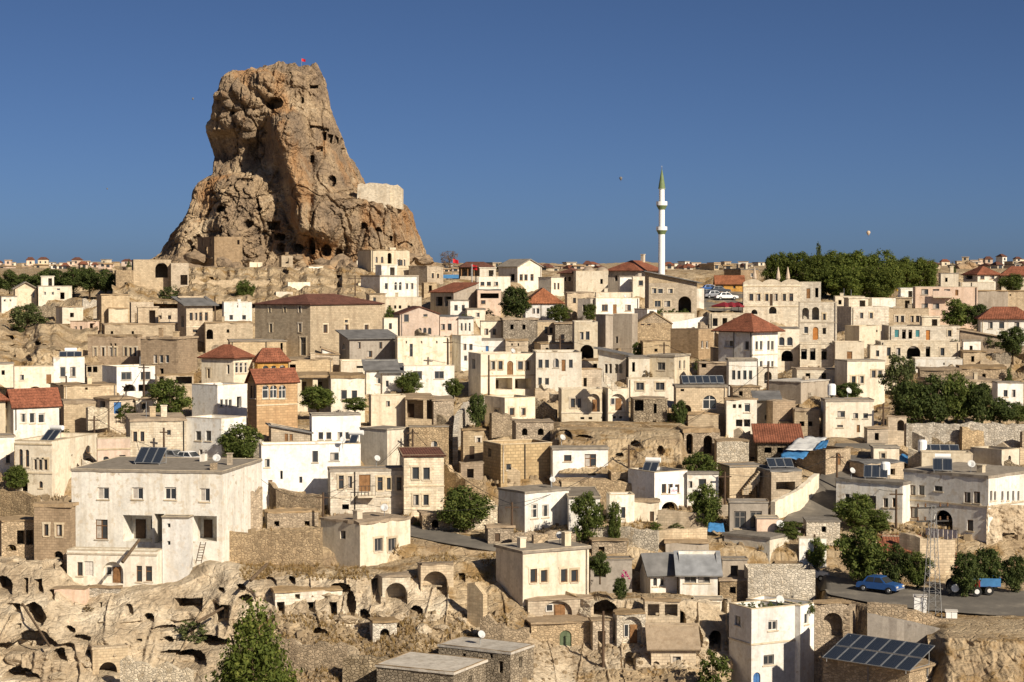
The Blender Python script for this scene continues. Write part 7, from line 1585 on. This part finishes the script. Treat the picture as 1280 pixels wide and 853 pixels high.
far_row(540, 700, 12, 341.5, 1.5, 440, 540); far_row(690, 760, 5, 341, 2, 480, 600); far_row(550, 780, 12, 337, 1.2, 650, 900); far_row(830, 935, 12, 339.5, 2.5, 470, 700); far_row(840, 960, 9, 335, 1.5, 800, 1200)
far_row(1190, 1300, 10, 337, 3, 520, 760); far_row(1180, 1300, 9, 333, 1.5, 900, 1300); far_row(1120, 1180, 4, 338, 1, 520, 600); far_row(1200, 1300, 6, 329, 2, 900, 1000)
for i, (x, y, w, hh) in enumerate(((1205, 336, 20, 11), (1222, 337, 22, 10), (1240, 336, 18, 8), (1213, 333, 14, 10))):
    d = 620; p = at(x, y, d); o = link('rock_outcrop', BM[i], None, p); k = d / F; o.scale = (w * k * .6, w * k * .5, hh * k); tag(o, 'brown rock outcrop on the right skyline behind the red-roofed houses', 'rock', 'rock outcrops on the right skyline')
rock_patch('house_rock', 'rough tan rock face carrying the lit side of the wide-arch house', 1234, 1330, 632, 720, lambda x, y: HOUSES['archhouse'].C.y - .6 + (x - 1235) * .045 + sm(y, 700, 640) * .5, .7, 'tuff', 5.0, [(1262, 672, 16, 8, 'r', 2), (1276, 682, 10, 10, 'o', 1.5)])

# ------------------------------------------------------------------ broken terrace walls filling the slope between the houses
RW = random.Random(44)
def slope_walls(n, x0, x1, y0, y1):
    for i in range(n):
        px = RW.uniform(x0, x1); b = RW.uniform(y0, y1); L = RW.uniform(14, 42); hgt = RW.uniform(5, 12) * (1 if b < 480 else 1.5); sk = RW.uniform(-5, 6)
        if ROADTEST(px, b) or ROADTEST(px + L, b): continue
        o = stone_wall('low broken rubble wall on the slope between the houses', [(px, b - hgt, b), (px + L * .5, b - hgt * RW.uniform(.5, 1.1) + sk * .5, b + sk * .5), (px + L, b - hgt * RW.uniform(.4, 1) + sk, b + sk)], RW.choice(['rubble', 'tan', 'rubble', 'greyrubble', 'palerubble']), jit=.45, found=1.0)
        o['group'] = 'broken rubble walls between the houses'
slope_walls(26, 0, 470, 372, 450); slope_walls(22, 470, 900, 372, 470); slope_walls(34, 540, 1060, 490, 650); slope_walls(16, 1060, 1270, 432, 480); slope_walls(14, 1040, 1280, 548, 600); slope_walls(14, 0, 420, 480, 640)
stone_wall('curving pale path wall descending beside the alley vine', [(602, 497, 507), (580, 503, 520), (568, 520, 542), (566, 542, 566)], 'palerubble', jit=.15)
def wavy_crest():
    H = HOUSES['ornate']; m = MB(); n = 60; P = []
    for i in range(n + 1):
        u = H.wR * i / n; P.append((u, H.h + .05 + .55 * abs(sin(pi * 3 * i / n)) ** .7))
    for (u0, z0), (u1, z1) in zip(P, P[1:]):
        m.quad((u0, -.03, H.h - .1), (u1, -.03, H.h - .1), (u1, -.03, z1), (u0, -.03, z0)); m.quad((u0, -.03, z0), (u1, -.03, z1), (u1, .25, z1), (u0, .25, z0)); m.quad((u1, .25, H.h - .1), (u0, .25, H.h - .1), (u0, .25, z0), (u1, .25, z1))
    m.ob('wavy_parapet', 'trim', H.root)
wavy_crest()

# ------------------------------------------------------------------ overhead cables between poles
def cable(label, A, B, sag):
    cu = []; n = 14; r = empty('overhead_cable', A); D = B - A; m = MB()
    for i in range(n + 1):
        t = i / n; cu.append(D * t + Vector((0, 0, -sag * 4 * t * (1 - t))))
    for p, q in zip(cu, cu[1:]): m.bar(tuple(p), tuple(q), .022, .022, 4)
    m.ob('cable', 'rubber', r); tag(r, label, 'cable')
PL = {}
NK = ['by pink house', 'by patched white house', 'before old mansion', 'by rubble wing', 'at alley house', 'above banner house', 'by dark passage', 'beside sloping lane', 'before white wing', 'behind wide-window house', 'behind arched hotel', 'by barred-window house', 'above garden wall', 'by dark-porch house']
for i, (px, b_, t_, where) in enumerate(((118, 560, 520, 'by the pink house'), (318, 640, 590, 'beside the big patched white house'), (404, 662, 616, 'before the old stone mansion'), (516, 580, 536, 'beside the rubble wing'), (640, 680, 628, 'at the alley house corner'), (786, 600, 556, 'above the banner house'), (906, 640, 590, 'by the dark passage'), (1046, 612, 566, 'beside the sloping lane'), (1120, 662, 612, 'before the white left wing'), (560, 462, 424, 'behind the wide-window white house'), (700, 460, 420, 'behind the arched hotel'), (830, 470, 428, 'beside the barred-window house'), (960, 500, 455, 'above the concrete garden wall'), (180, 500, 455, 'by the dark-porch white house'))):
    pole('wooden utility pole ' + where, px, b_, t_, arm=.6); d_ = ground_d(px, b_); PL[i] = (at(px, t_ + 2, d_), where)
for i, j in ((0, 1), (1, 2), (2, 3), (3, 4), (4, 5), (5, 6), (6, 7), (7, 8), (9, 10), (10, 11), (11, 12), (13, 0), (2, 4), (5, 12)):
    cable('dark overhead cable from pole ' + NK[i] + ' to pole ' + NK[j], PL[i][0], PL[j][0], 1.0)
